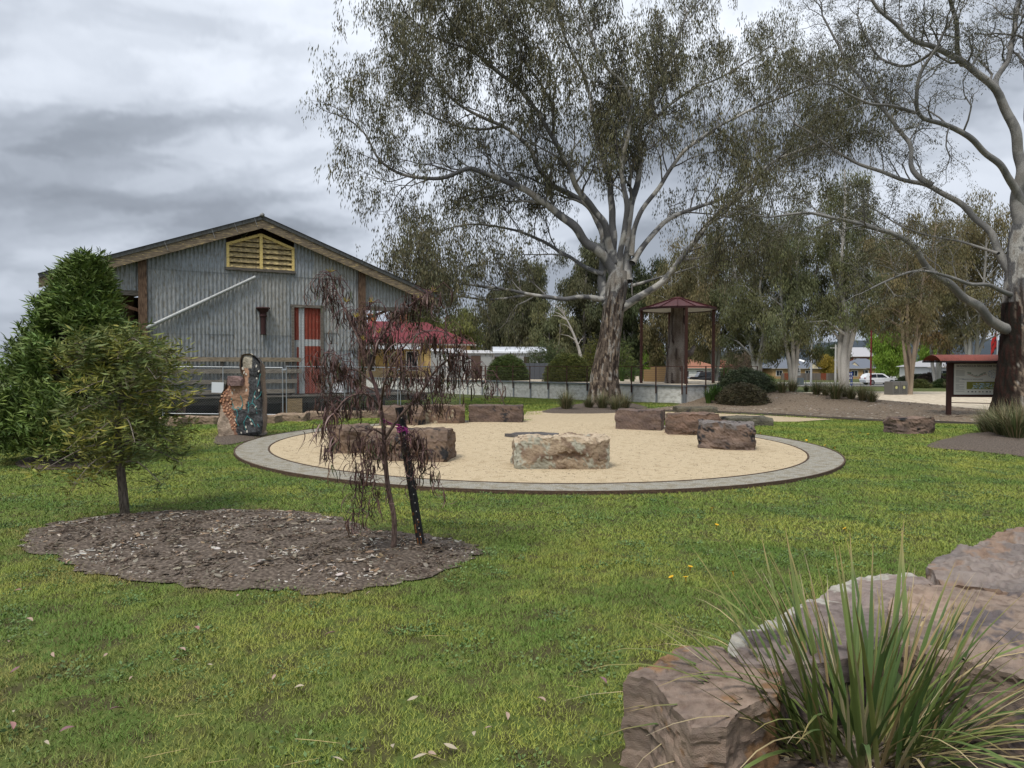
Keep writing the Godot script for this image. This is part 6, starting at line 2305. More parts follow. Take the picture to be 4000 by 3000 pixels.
# ---------- standing stone with mosaic ----------
func mosaic_stone() -> void:
	var a := gnd(856, 1716)
	var b := gnd(1018, 1696)
	var D := 15.3
	var c := at(940, 1710, D)
	c.y = gy(c.x, c.z)
	var s := thing("mosaic_stone", "tall standing stone covered in terracotta, black and teal mosaic", "sculpture", c)
	# outline in the stone's own face plane, from the picture
	var line := [[848, 1724], [852, 1690], [848, 1660], [855, 1625], [853, 1600], [858, 1560], [866, 1535], [876, 1518], [884, 1500], [886, 1478], [896, 1470], [906, 1476], [930, 1482], [946, 1490], [948, 1470], [940, 1455], [934, 1430], [937, 1402], [944, 1386], [956, 1382], [975, 1380], [990, 1388], [1006, 1398], [1016, 1412], [1019, 1440], [1018, 1480], [1024, 1530], [1027, 1570], [1025, 1620], [1028, 1650], [1022, 1696]]
	var face := PackedVector2Array()
	for q in line:
		var p := at(q[0], q[1], D) - c
		face.append(Vector2(p.x, p.y))
	var ids := Geometry2D.triangulate_polygon(face)
	# fill the outline with a fine grid so that it can be uneven and coloured
	var g := Geo.new()
	var lo := Vector2(-0.6, -0.1)
	var st := 0.022
	var mid := Vector2(0, 0.7)
	var keys := {}
	for i in 60:
		for j in 90:
			var o := lo + Vector2(i, j) * st
			var cell := PackedVector2Array([o, o + Vector2(st, 0), o + Vector2(st, st), o + Vector2(0, st)])
			for piece in Geometry2D.intersect_polygons(cell, face):
				var t := Geometry2D.triangulate_polygon(piece)
				for k in t.size() / 3:
					var tr := [piece[t[k * 3]], piece[t[k * 3 + 1]], piece[t[k * 3 + 2]]]
					if (tr[1] - tr[0]).cross(tr[2] - tr[0]) < 0.0:
						tr.reverse()
					for p in tr:
						var key := Vector2i(roundi(p.x * 4000), roundi(p.y * 4000))
						if not keys.has(key):
							keys[key] = g.vert(stone_face(p, edge_distance(p, face)), stone_colour(p))
						g.t.append(keys[key])
	var n := face.size()
	for i in n:
		var p := face[i]
		var q := face[(i + 1) % n]
		for k in 6:
			var f0 := lerpf(0.0, 0.42, k / 6.0)
			var f1 := lerpf(0.0, 0.42, (k + 1) / 6.0)
			var in0 := 1.0 - 0.10 * (k / 6.0)
			var in1 := 1.0 - 0.10 * ((k + 1) / 6.0)
			var v0 := Vector3(lerpf(mid.x, p.x, in0), lerpf(mid.y, p.y, in0), -f0)
			var v1 := Vector3(lerpf(mid.x, q.x, in0), lerpf(mid.y, q.y, in0), -f0)
			var v2 := Vector3(lerpf(mid.x, q.x, in1), lerpf(mid.y, q.y, in1), -f1)
			var v3 := Vector3(lerpf(mid.x, p.x, in1), lerpf(mid.y, p.y, in1), -f1)
			g.quad(v1, v0, v3, v2, Color(0.21, 0.165, 0.13) * rng.randf_range(0.8, 1.1))
	part("stone", g.mesh(true), M.stone, s)
	# round terracotta tiles down the edge, as far as single ones can be told apart
	var disc := Geo.new()
	disc.tube(PackedVector3Array([Vector3(0, 0, 0), Vector3(0, 0, 0.02), Vector3(0, 0, 0.026)]), PackedFloat32Array([1, 1, 0.8]), 9, PackedColorArray([Color.WHITE, Color.WHITE, Color.WHITE]))
	var dm := disc.mesh(false)
	var tile_m := [sm(Color(0.52, 0.29, 0.18), 0.7), sm(Color(0.44, 0.22, 0.13), 0.7), sm(Color(0.60, 0.39, 0.27), 0.7)]
	var placed := []
	for i in 900:
		var q := Vector2(rng.randf_range(-0.47, 0.36), rng.randf_range(0.15, 1.55))
		var reg := mosaic_region(q)
		if reg != 1 or not Geometry2D.is_point_in_polygon(q, face) or edge_distance(q, face) < 0.02:
			continue
		var r := rng.randf_range(0.013, 0.026)
		var ok := true
		for e in placed:
			if q.distance_to(Vector2(e.x, e.y)) < r + e.z + 0.004:
				ok = false
				break
		if ok and placed.size() < 230:
			placed.append(Vector3(q.x, q.y, r))
			var o := part("tile", dm, tile_m[rng.randi() % 3], s)
			o.position = stone_face(q, 0.1) + Vector3(0, 0, -0.012)
			o.scale = Vector3(r, r, 1.0)
	# teal veins
	var teal := sm(Color(0.06, 0.24, 0.25), 0.5)
	for v in [[[905, 1590], [918, 1602], [930, 1590], [942, 1600], [948, 1580]], [[925, 1600], [930, 1620], [925, 1640], [935, 1662]], [[968, 1590], [985, 1575], [1000, 1590], [1005, 1615]], [[970, 1570], [972, 1600], [965, 1630], [955, 1650], [962, 1680]], [[985, 1575], [993, 1540], [1008, 1500], [1015, 1460]], [[965, 1625], [985, 1640], [1000, 1665]], [[1000, 1560], [1015, 1545], [1020, 1530]], [[940, 1545], [948, 1580], [935, 1600]], [[1008, 1655], [1016, 1668]], [[905, 1555], [908, 1580], [918, 1600]]]:
		var gg := Geo.new()
		var pts := PackedVector3Array()
		for q in v:
			var p := at(q[0], q[1], D) - c
			pts.append(stone_face(Vector2(p.x, p.y), 0.1) + Vector3(0, 0, 0.004))
		pts = spline(pts, 4)
		var rad := PackedFloat32Array()
		var cc := PackedColorArray()
		for i in pts.size():
			rad.append(0.008 + 0.003 * sin(i * 1.7))
			cc.append(Color.WHITE)
		gg.tube(pts, rad, 6, cc)
		part("teal_vein", gg.mesh(true), teal, s)
	# pale ceramic flakes set among the black pebbles
	for q in [[945, 1440], [950, 1455], [958, 1462], [915, 1523], [907, 1535], [962, 1525], [1000, 1430], [1010, 1450], [1012, 1525], [995, 1550], [945, 1585], [1000, 1590], [980, 1640], [985, 1655], [962, 1668], [968, 1685], [945, 1690], [922, 1640], [1000, 1478]]:
		var p := at(q[0], q[1], D) - c
		var gg := Geo.new()
		gg.tube(PackedVector3Array([Vector3(0, 0, 0), Vector3(0, 0, 0.014)]), PackedFloat32Array([1, 0.85]), 7, PackedColorArray([Color(0.55, 0.52, 0.44), Color(0.6, 0.57, 0.5)]))
		var o := part("ceramic_flake", gg.mesh(false), M.vert, s)
		o.position = stone_face(Vector2(p.x, p.y), 0.1)
		o.scale = Vector3(rng.randf_range(0.011, 0.02), rng.randf_range(0.022, 0.042), 1.0)
		o.rotation.z = rng.randf_range(-0.6, 0.6)
	# the mauve cobble sitting in the notch
	var cb := at(923, 1487, D) - c
	part("cobble", rock_mesh(0.3, 0.2, 0.24, 61, {"cols": [Color(0.24, 0.165, 0.155), Color(0.17, 0.12, 0.115)], "cuts": 14, "amp": 0.012, "sink": 0.0, "step": 0.03}), M.stone, s).position = cb + Vector3(0, -0.1, 0.0)

func stone_face(p: Vector2, edge: float) -> Vector3:
	return Vector3(p.x, p.y, 0.05 * nz.get_noise_2d(p.x * 2.0, p.y * 2.0) + 0.006 * nzf.get_noise_2d(p.x * 40.0, p.y * 40.0) + 0.05 * smoothstep(0.0, 0.08, edge) - 0.05 - p.y * 0.06 + 0.05)

func mosaic_region(p: Vector2) -> int:
	# 0 bare stone, 1 round terracotta tiles, 2 terracotta paste, 3 black pebbles
	var w := 0.03 * nz.get_noise_2d(p.x * 6.0, p.y * 6.0)
	var edge := lerp_table(p.y, [0.0, 0.4, 0.9, 1.35], [-0.24, -0.36, -0.42, -0.3])
	if p.y < 0.75 and p.x < lerp_table(p.y, [0.0, 0.3, 0.75], [-0.10, -0.22, -0.44]) + w:
		return 0
	if p.x < lerp_table(p.y, [0.0, 0.3, 0.8, 1.1, 1.35], [-0.04, -0.09, -0.2, -0.22, -0.22]) + w:
		return 1
	if p.y > 1.5 and p.x < 0.25 and p.x > 0.03:
		return 0
	if p.y > lerp_table(p.x, [-0.3, 0.0, 0.1, 0.2], [0.6, 0.62, 0.62, 1.0]) + w * 2.0 and p.x < 0.17 + w and p.y < 1.5:
		return 2
	return 3

func stone_colour(p: Vector2) -> Color:
	var f := 1.0 + 0.25 * nzf.get_noise_2d(p.x * 45.0, p.y * 45.0)
	match mosaic_region(p):
		0:
			return (Color(0.36, 0.29, 0.23) if p.y < 1.0 else Color(0.42, 0.39, 0.32)) * f
		1:
			return Color(0.27, 0.15, 0.105) * f
		2:
			return Color(0.43, 0.27, 0.185) * (0.8 + 0.45 * absf(nzf.get_noise_2d(p.x * 14.0, p.y * 14.0)))
	return Color(0.05, 0.053, 0.057) * (0.5 + 2.2 * absf(nzf.get_noise_2d(p.x * 38.0, p.y * 38.0)))

# ---------- young planted trees ----------
func planted_trees() -> void:
	olive_wattle()
	dark_bush()
	purple_sapling()

func olive_wattle() -> void:
	var b := gnd(490, 2032)
	var D := -b.z
	var t := thing("young_tree", "young olive leaved wattle on a single grey stem growing in the mulch bed", "tree", b)
	var g := Geo.new()
	var stem := PackedVector3Array()
	for q in [[490, 2036], [484, 1960], [474, 1860], [462, 1760], [462, 1660], [472, 1560], [482, 1470], [480, 1420], [468, 1380]]:
		stem.append(at(q[0], q[1], D) - b)
	stem = spline(stem, 4)
	var rad := PackedFloat32Array()
	var cl := PackedColorArray()
	for i in stem.size():
		rad.append(lerpf(0.047, 0.012, pow(float(i) / (stem.size() - 1), 1.3)) * (1.25 if i == 0 else 1.0))
		cl.append(Color(0.15, 0.125, 0.10) * (1.0 + 0.3 * nzf.get_noise_1d(i * 2.3)))
	g.tube(stem, rad, 12, cl)
	part("trunk", g.mesh(true), M.bark, t)
	var xf := []
	var cols := PackedColorArray()
	var bg := Geo.new()
	var H := stem[-1].y
	for k in 58:
		var f := lerpf(0.30, 1.0, (k + rng.randf()) / 58.0)
		var i := mini(int(f * (stem.size() - 1)), stem.size() - 2)
		var p := stem[i]
		var a := rng.randf() * TAU
		var reach := lerp_table(f, [0.30, 0.5, 0.72, 0.88, 1.0], [0.50, 0.74, 0.74, 0.56, 0.28]) * rng.randf_range(0.45, 1.12)
		var rise := lerp_table(f, [0.30, 0.55, 0.8, 1.0], [-0.30, -0.12, 0.08, 0.2]) * reach + rng.randf_range(-0.1, 0.1)
		var e := p + Vector3(cos(a) * reach, rise, sin(a) * reach)
		var m := p.lerp(e, 0.5) + Vector3(0, 0.09, 0) + rv() * 0.04
		var br := spline(PackedVector3Array([p, m, e]), 4)
		var rr := PackedFloat32Array()
		var bc := PackedColorArray()
		for j in br.size():
			rr.append(lerpf(0.011, 0.003, float(j) / (br.size() - 1)))
			bc.append(Color(0.2, 0.175, 0.145))
		bg.tube(br, rr, 5, bc, false)
		for j in range(2, br.size()):
			for s in (3 if rng.randf() < 0.7 else 1):
				var tip := br[j] + Vector3(rng.randf_range(-1, 1), rng.randf_range(-0.5, 0.8), rng.randf_range(-1, 1)) * 0.15
				bg.tube(PackedVector3Array([br[j], tip]), PackedFloat32Array([0.003, 0.0015]), 3, PackedColorArray([Color(0.17, 0.14, 0.1), Color(0.12, 0.12, 0.05)]), false)
				xf.append(turned(tip, rng.randf_range(0.75, 1.2), 0.9))
				var hot := clampf(rng.randf_range(-0.4, 0.5) + (0.55 if k % 3 == 0 else 0.0), 0.0, 1.0)   # some shoots are yellow new growth
				cols.append(vary(Color(0.115, 0.15, 0.046).lerp(Color(0.27, 0.255, 0.045), hot), 0.28))
	part("branches", bg.mesh(true), M.twig, t)
	print("wattle sprays ", xf.size())
	scatter("foliage", clump(10, 0.05, 0.12, 0.10, 0.0165, -0.25, 15), M.leaf, xf, cols, t)

func dark_bush() -> void:
	var b := gnd(285, 1800)
	var D := -b.z
	var t := thing("bushy_wattle", "big dense dark green wattle bush in front of the shed's open bay", "bush", b)
	var xf := []
	var cols := PackedColorArray()
	var g := Geo.new()
	# crown outline: height above ground and half width
	var k := D / FPX
	for i in 260:
		var f := pow(rng.randf(), 0.8)
		var y := lerpf(0.25, (1790.0 - 1040.0) * k, f)
		var hw := lerp_table(f, [0.0, 0.15, 0.45, 0.75, 0.92, 1.0], [280.0, 300.0, 225.0, 118.0, 55.0, 15.0]) * k
		var a := rng.randf() * TAU
		var rr := hw * sqrt(rng.randf_range(0.35, 1.0))
		var c := Vector3(cos(a) * rr + lerpf(-0.1, 0.25, f), y, sin(a) * rr * 0.85)
		var bs := rng.randf_range(0.14, 0.26)
		var out := (c - Vector3(0, y * 0.6, 0)).normalized()
		var tone := vary(Color(0.095, 0.148, 0.04), 0.35)
		g.tube(PackedVector3Array([Vector3(0, y * 0.35, 0), Vector3(c.x * 0.5, y * 0.72, c.z * 0.5), c]), PackedFloat32Array([0.03, 0.016, 0.004]), 4, PackedColorArray([Color(0.08, 0.065, 0.05), Color(0.08, 0.065, 0.05), Color(0.09, 0.08, 0.04)]), false)
		for j in 24:
			var e := rv()
			while e.length_squared() > 1.0:
				e = rv()
			var p := c + e * bs + out * 0.04
			p.y += 0.05 * (1.0 - e.length())
			if p.y < 0.12:
				continue
			xf.append(turned(p, rng.randf_range(0.8, 1.3), 0.7))
			var hot := rng.randf()
			cols.append(vary(tone.lerp(Color(0.15, 0.205, 0.045), hot * 0.8), 0.25))
	# upright sprigs on top
	for q in [[262, 1025], [310, 1010], [345, 1000], [400, 985], [415, 1000], [215, 1070], [150, 1160], [90, 1250], [455, 1110]]:
		var tip := at(q[0], q[1], D + rng.randf_range(-0.3, 0.3)) - b
		for j in 9:
			xf.append(turned(tip - Vector3(rng.randf_range(-0.03, 0.03), j * 0.05, rng.randf_range(-0.03, 0.03)), lerpf(0.6, 1.1, j / 9.0), 0.3))
			cols.append(vary(Color(0.085, 0.125, 0.03), 0.2))
	part("branches", g.mesh(true), M.twig, t)
	print("bush sprays ", xf.size())
	scatter("foliage", clump(9, 0.055, 0.11, 0.11, 0.026, -0.45, 16), M.leaf, xf, cols, t)

func curved_leaf(l: float, w: float, rise: float, curl: float, twist: float) -> ArrayMesh:
	# starts along +x, arches over and hangs
	var v := PackedVector3Array()
	var nn := PackedVector3Array()
	var c := PackedColorArray()
	var ix := PackedInt32Array()
	var p := Vector3.ZERO
	var n := 7
	var ang := rise
	for i in n + 1:
		var f := float(i) / n
		var d := Vector3(cos(ang), sin(ang), sin(twist * f) * 0.35).normalized()
		var s := Vector3(-sin(twist * f * 1.5) * 0.5, 0.25, 1).normalized()
		s = (s - d * s.dot(d)).normalized()
		var ww := w * 0.5 * sin(PI * clampf(0.12 + f * 0.88, 0.0, 1.0)) * 1.0 + 0.0006
		v.append(p + s * ww)
		v.append(p - s * ww)
		for k in 2:
			nn.append(s.cross(d))
			c.append(Color.WHITE)
		if i < n:
			ix.append_array(PackedInt32Array([i * 2, i * 2 + 1, i * 2 + 2, i * 2 + 1, i * 2 + 3, i * 2 + 2]))
		p += d * l / n
		ang -= curl / n
	var arr := []
	arr.resize(Mesh.ARRAY_MAX)
	arr[Mesh.ARRAY_VERTEX] = v
	arr[Mesh.ARRAY_NORMAL] = nn
	arr[Mesh.ARRAY_COLOR] = c
	arr[Mesh.ARRAY_INDEX] = ix
	var m := ArrayMesh.new()
	m.add_surface_from_arrays(Mesh.PRIMITIVE_TRIANGLES, arr)
	return m

func purple_sapling() -> void:
	var b := gnd(1535, 2172)
	var D := -b.z
	var t := thing("young_tree", "weeping sapling with long narrow purple brown leaves tied to a steel stake", "tree", b)
	var q3 := func(list: Array) -> PackedVector3Array:
		var o := PackedVector3Array()
		for q in list:
			o.append(at(q[0], q[1], D + (q[2] if q.size() > 2 else 0.0)) - b)
		return spline(o, 5)
	var lines := [
		[[[1535, 2176], [1540, 2090], [1538, 2013], [1517, 1911], [1508, 1834], [1500, 1740], [1497, 1655], [1480, 1560], [1463, 1501], [1445, 1450]], 0.024, 0.014],
		[[[1445, 1450], [1420, 1370, 0.05], [1370, 1260, 0.1], [1330, 1170, 0.1], [1300, 1100, 0.12], [1290, 1062, 0.12]], 0.012, 0.004],
		[[[1445, 1450], [1470, 1360, -0.1], [1500, 1300, -0.12], [1570, 1220, -0.15], [1640, 1165, -0.15], [1690, 1140, -0.15]], 0.012, 0.004],
		[[[1500, 1720], [1560, 1630, -0.05], [1640, 1540, -0.1], [1700, 1450, -0.12], [1780, 1390, -0.15], [1850, 1410, -0.2], [1885, 1500, -0.2]], 0.014, 0.004],
		[[[1463, 1501], [1400, 1450, 0.2], [1330, 1450, 0.25], [1290, 1530, 0.3], [1275, 1640, 0.3]], 0.009, 0.003],
		[[[1490, 1600], [1430, 1540, -0.2], [1350, 1560, -0.3], [1300, 1640, -0.35], [1290, 1760, -0.35]], 0.009, 0.003],
		[[[1500, 1700], [1450, 1680, -0.15], [1410, 1760, -0.2], [1420, 1900, -0.22], [1400, 2020, -0.22]], 0.008, 0.003],
		[[[1480, 1560], [1540, 1480, 0.2], [1620, 1440, 0.3], [1700, 1490, 0.35], [1730, 1580, 0.35]], 0.009, 0.003],
		[[[1505, 1790], [1560, 1720, -0.12], [1610, 1700, -0.2], [1650, 1760, -0.2], [1665, 1850, -0.2]], 0.008, 0.003],
		[[[1445, 1450], [1440, 1340, 0.1], [1430, 1230, 0.15], [1450, 1180, 0.15]], 0.008, 0.003],
		[[[1490, 1610], [1500, 1500, -0.3], [1560, 1380, -0.35], [1640, 1300, -0.35], [1740, 1300, -0.3], [1800, 1360, -0.3]], 0.009, 0.003],
		[[[1505, 1760], [1480, 1740, 0.2], [1450, 1800, 0.28], [1450, 1900, 0.3]], 0.007, 0.003],
		[[[1470, 1530], [1380, 1480, 0.0], [1330, 1400, 0.05], [1270, 1380, 0.05], [1240, 1440, 0.05]], 0.008, 0.003],
	]
	var g := Geo.new()
	var spots := []
	for k in lines.size():
		var pts: PackedVector3Array = q3.call(lines[k][0])
		var rad := PackedFloat32Array()
		var cl := PackedColorArray()
		for i in pts.size():
			var f := float(i) / (pts.size() - 1)
			rad.append(lerpf(lines[k][1], lines[k][2], f))
			cl.append(Color(0.19, 0.135, 0.11).lerp(Color(0.17, 0.10, 0.10), f) * (1.0 + 0.25 * nzf.get_noise_1d(i * 1.9 + k)))
		g.tube(pts, rad, 9 if k == 0 else 6, cl)
		if k > 0:
			for i in range(int(pts.size() * 0.25), pts.size()):
				for j in 2:
					# a thin side shoot that droops
					var dir := Vector3(rng.randf_range(-1, 1), rng.randf_range(-0.2, 0.7), rng.randf_range(-1, 1)).normalized()
					var len := rng.randf_range(0.08, 0.22)
					var e := pts[i] + dir * len + Vector3(0, -len * 0.5, 0)
					g.tube(PackedVector3Array([pts[i], pts[i] + dir * len * 0.6, e]), PackedFloat32Array([0.003, 0.0025, 0.0015]), 4, PackedColorArray([Color(0.16, 0.09, 0.09), Color(0.15, 0.08, 0.085), Color(0.15, 0.08, 0.08)]), false)
					spots.append(e)
					spots.append(pts[i].lerp(e, 0.5))
	part("trunk", g.mesh(true), M.bark, t)
	var variants := []
	for k in 10:
		variants.append(curved_leaf(rng.randf_range(0.14, 0.25), rng.randf_range(0.0065, 0.0105), rng.randf_range(-0.9, 0.9), rng.randf_range(1.2, 3.6), rng.randf_range(-1.6, 1.6)))
	var mats := []
	var tones := [Color(0.085, 0.045, 0.038), Color(0.06, 0.034, 0.028), Color(0.12, 0.07, 0.062), Color(0.06, 0.075, 0.03), Color(0.10, 0.055, 0.032), Color(0.20, 0.13, 0.12)]
	for c in tones:
		var m := sm(c, 0.5)
		m.cull_mode = BaseMaterial3D.CULL_DISABLED
		mats.append(m)
	var all := []
	for p in spots:
		for j in 3:
			all.append(p + rv() * 0.012)
	print("sapling leaves ", all.size())
	# the 300 leaves that stand towards the park are single pieces, the rest is one mass
	var order := range(all.size())
	order.sort_custom(func(x, y): return all[x].z > all[y].z)
	var xf := []
	var cols := PackedColorArray()
	for n in order.size():
		var p: Vector3 = all[order[n]]
		var tr := Transform3D(Basis(Vector3.UP, rng.randf() * TAU) * Basis(Vector3.BACK, rng.randf_range(-0.5, 0.25)), p)
		var c := rng.randi() % 6 if rng.randf() < 0.5 else rng.randi() % 2
		if n < 300:
			var o := part("leaf", variants[rng.randi() % 10], mats[c], t)
			o.transform = tr
		else:
			xf.append(tr)
			cols.append(tones[c])
	var half := xf.size() / 2
	scatter("foliage", variants[0], M.gumleaf, xf.slice(0, half), cols.slice(0, half), t)
	scatter("foliage", variants[3], M.gumleaf, xf.slice(half), cols.slice(half), t)
	# yellow new shoots
	var sh := Geo.new()
	for q in [[1290, 1062], [1690, 1140], [1450, 1180], [1390, 1240], [1350, 1180], [1780, 1330], [1640, 1170], [1480, 1300], [1420, 1330]]:
		var p := at(q[0], q[1], D) - b
		for j in 7:
			var d := (Vector3.UP * 0.8 + rv() * 0.7).normalized()
			sh.tube(PackedVector3Array([p, p + d * 0.045]), PackedFloat32Array([0.003, 0.001]), 4, PackedColorArray([Color(0.30, 0.22, 0.05), Color(0.36, 0.28, 0.06)]), false)
	part("new_shoots", sh.mesh(true), M.twig, t)
	# the steel stake: a three finned picket with punched holes
	var foot := gnd(1648, 2160)
	var sd := -foot.z
	var top := at(1558, 1592, sd)
	var s := thing("star_picket", "black steel star picket with white holes leaning beside the purple sapling", "stake", Vector3.ZERO)
	var pg := Geo.new()
	var axis := (top - foot).normalized()
	for a in [-2.5, -0.65, 1.57]:
		var d := Vector3(cos(a), 0, sin(a))
		d = (d - axis * d.dot(axis)).normalized()
		var mid := (foot - axis * 0.1 + top) * 0.5 + d * 0.019
		var w := axis.cross(d)
		pg.box(Transform3D(Basis(d, axis, d.cross(axis)), mid), Vector3(0.042, foot.distance_to(top) + 0.1, 0.012), Color(0.018, 0.018, 0.02))
	part("picket", pg.mesh(false), sm(Color(0.02, 0.02, 0.022), 0.45), s)
	var rust := Geo.new()
	for k in 26:
		var f := rng.randf_range(0.0, 0.28)
		var p := foot.lerp(top, f) + Vector3(rng.randf_range(-0.018, 0.02), 0, 0.036)
		rust.box(Transform3D(Basis(), p), Vector3(rng.randf_range(0.004, 0.012), rng.randf_range(0.01, 0.04), 0.006), Color(0.16, 0.07, 0.025))
	part("rust", rust.mesh(false), M.vert, s)
	for k in 15:
		var h := Geo.new()
		var p := foot.lerp(top, 0.12 + k * 0.058) + Vector3(0.016, 0, 0.042)
		h.tube(PackedVector3Array([p, p + Vector3(0, 0, 0.003)]), PackedFloat32Array([0.0045, 0.0045]), 8, PackedColorArray([Color(0.6, 0.58, 0.52), Color(0.6, 0.58, 0.52)]))
		part("hole", h.mesh(false), M.vert, s)
	# magenta tie
	var tie := Geo.new()
	var pa := at(1497, 1640, D)
	var pb := at(1568, 1665, sd)
	for k in 6:
		var o := Vector3(0, rng.randf_range(-0.012, 0.012), rng.randf_range(-0.02, 0.03))
		tie.tube(spline(PackedVector3Array([pa + o, pa.lerp(pb, 0.5) + o + Vector3(0, -0.012, 0), pb + o * 1.5])), PackedFloat32Array([0.003, 0.003, 0.003, 0.003, 0.003, 0.003, 0.003, 0.003, 0.003]), 4, PackedColorArray([Color.WHITE, Color.WHITE, Color.WHITE, Color.WHITE, Color.WHITE, Color.WHITE, Color.WHITE, Color.WHITE, Color.WHITE]))
	for k in 5:
		var c := foot.lerp(top, 0.84 + k * 0.006)
		var ring := PackedVector3Array()
		var rr := PackedFloat32Array()
		var cc := PackedColorArray()
		for j in 13:
			var a := TAU * j / 12.0
			ring.append(c + Vector3(cos(a) * 0.045, sin(a * 2.0 + k) * 0.012, sin(a) * 0.045))
			rr.append(0.0035)
			cc.append(Color.WHITE)
		tie.tube(ring, rr, 4, cc)
	for k in 3:
		tie.tube(PackedVector3Array([pb + Vector3(0.03, 0, 0.04), pb + Vector3(0.05 + 0.012 * k, -0.05, 0.045), pb + Vector3(0.045 + 0.02 * k, -0.11 - 0.02 * k, 0.045)]), PackedFloat32Array([0.003, 0.003, 0.002]), 4, PackedColorArray([Color.WHITE, Color.WHITE, Color.WHITE]))
	single("plant_tie", tie.mesh(true), sm(Color(0.32, 0.04, 0.22), 0.7), "magenta twine tying the purple sapling to the steel stake", "twine")

# ---------- tussocks ----------
func blade_mesh(l: float, w: float, lean: float, curl: float, col: Color, tip: Color) -> ArrayMesh:
	var g := Geo.new()
	var n := 8
	var p := Vector3.ZERO
	var ang := PI * 0.5 - lean
	for i in n + 1:
		var f := float(i) / n
		var d := Vector3(cos(ang), sin(ang), 0)
		var up := Vector3(-sin(ang), cos(ang), 0)
		var ww := w * 0.5 * (1.0 - pow(f, 2.2)) * (0.8 + 0.2 * sin(f * 3.0)) + 0.0004
		var c := col.lerp(tip, smoothstep(0.72, 1.0, f)).lerp(Color(0.34, 0.28, 0.15), 1.0 - smoothstep(0.0, 0.16, f))
		g.vert(p + Vector3(0, 0, ww) + up * ww * 0.35, c)
		g.vert(p, c * 0.85)
		g.vert(p + Vector3(0, 0, -ww) + up * ww * 0.35, c)
		if i < n:
			var k := i * 3
			g.t.append_array(PackedInt32Array([k, k + 3, k + 4, k, k + 4, k + 1, k + 1, k + 4, k + 5, k + 1, k + 5, k + 2]))
		p += d * l / n
		ang -= curl / n * (0.4 + 1.2 * f)
	return g.mesh(true)

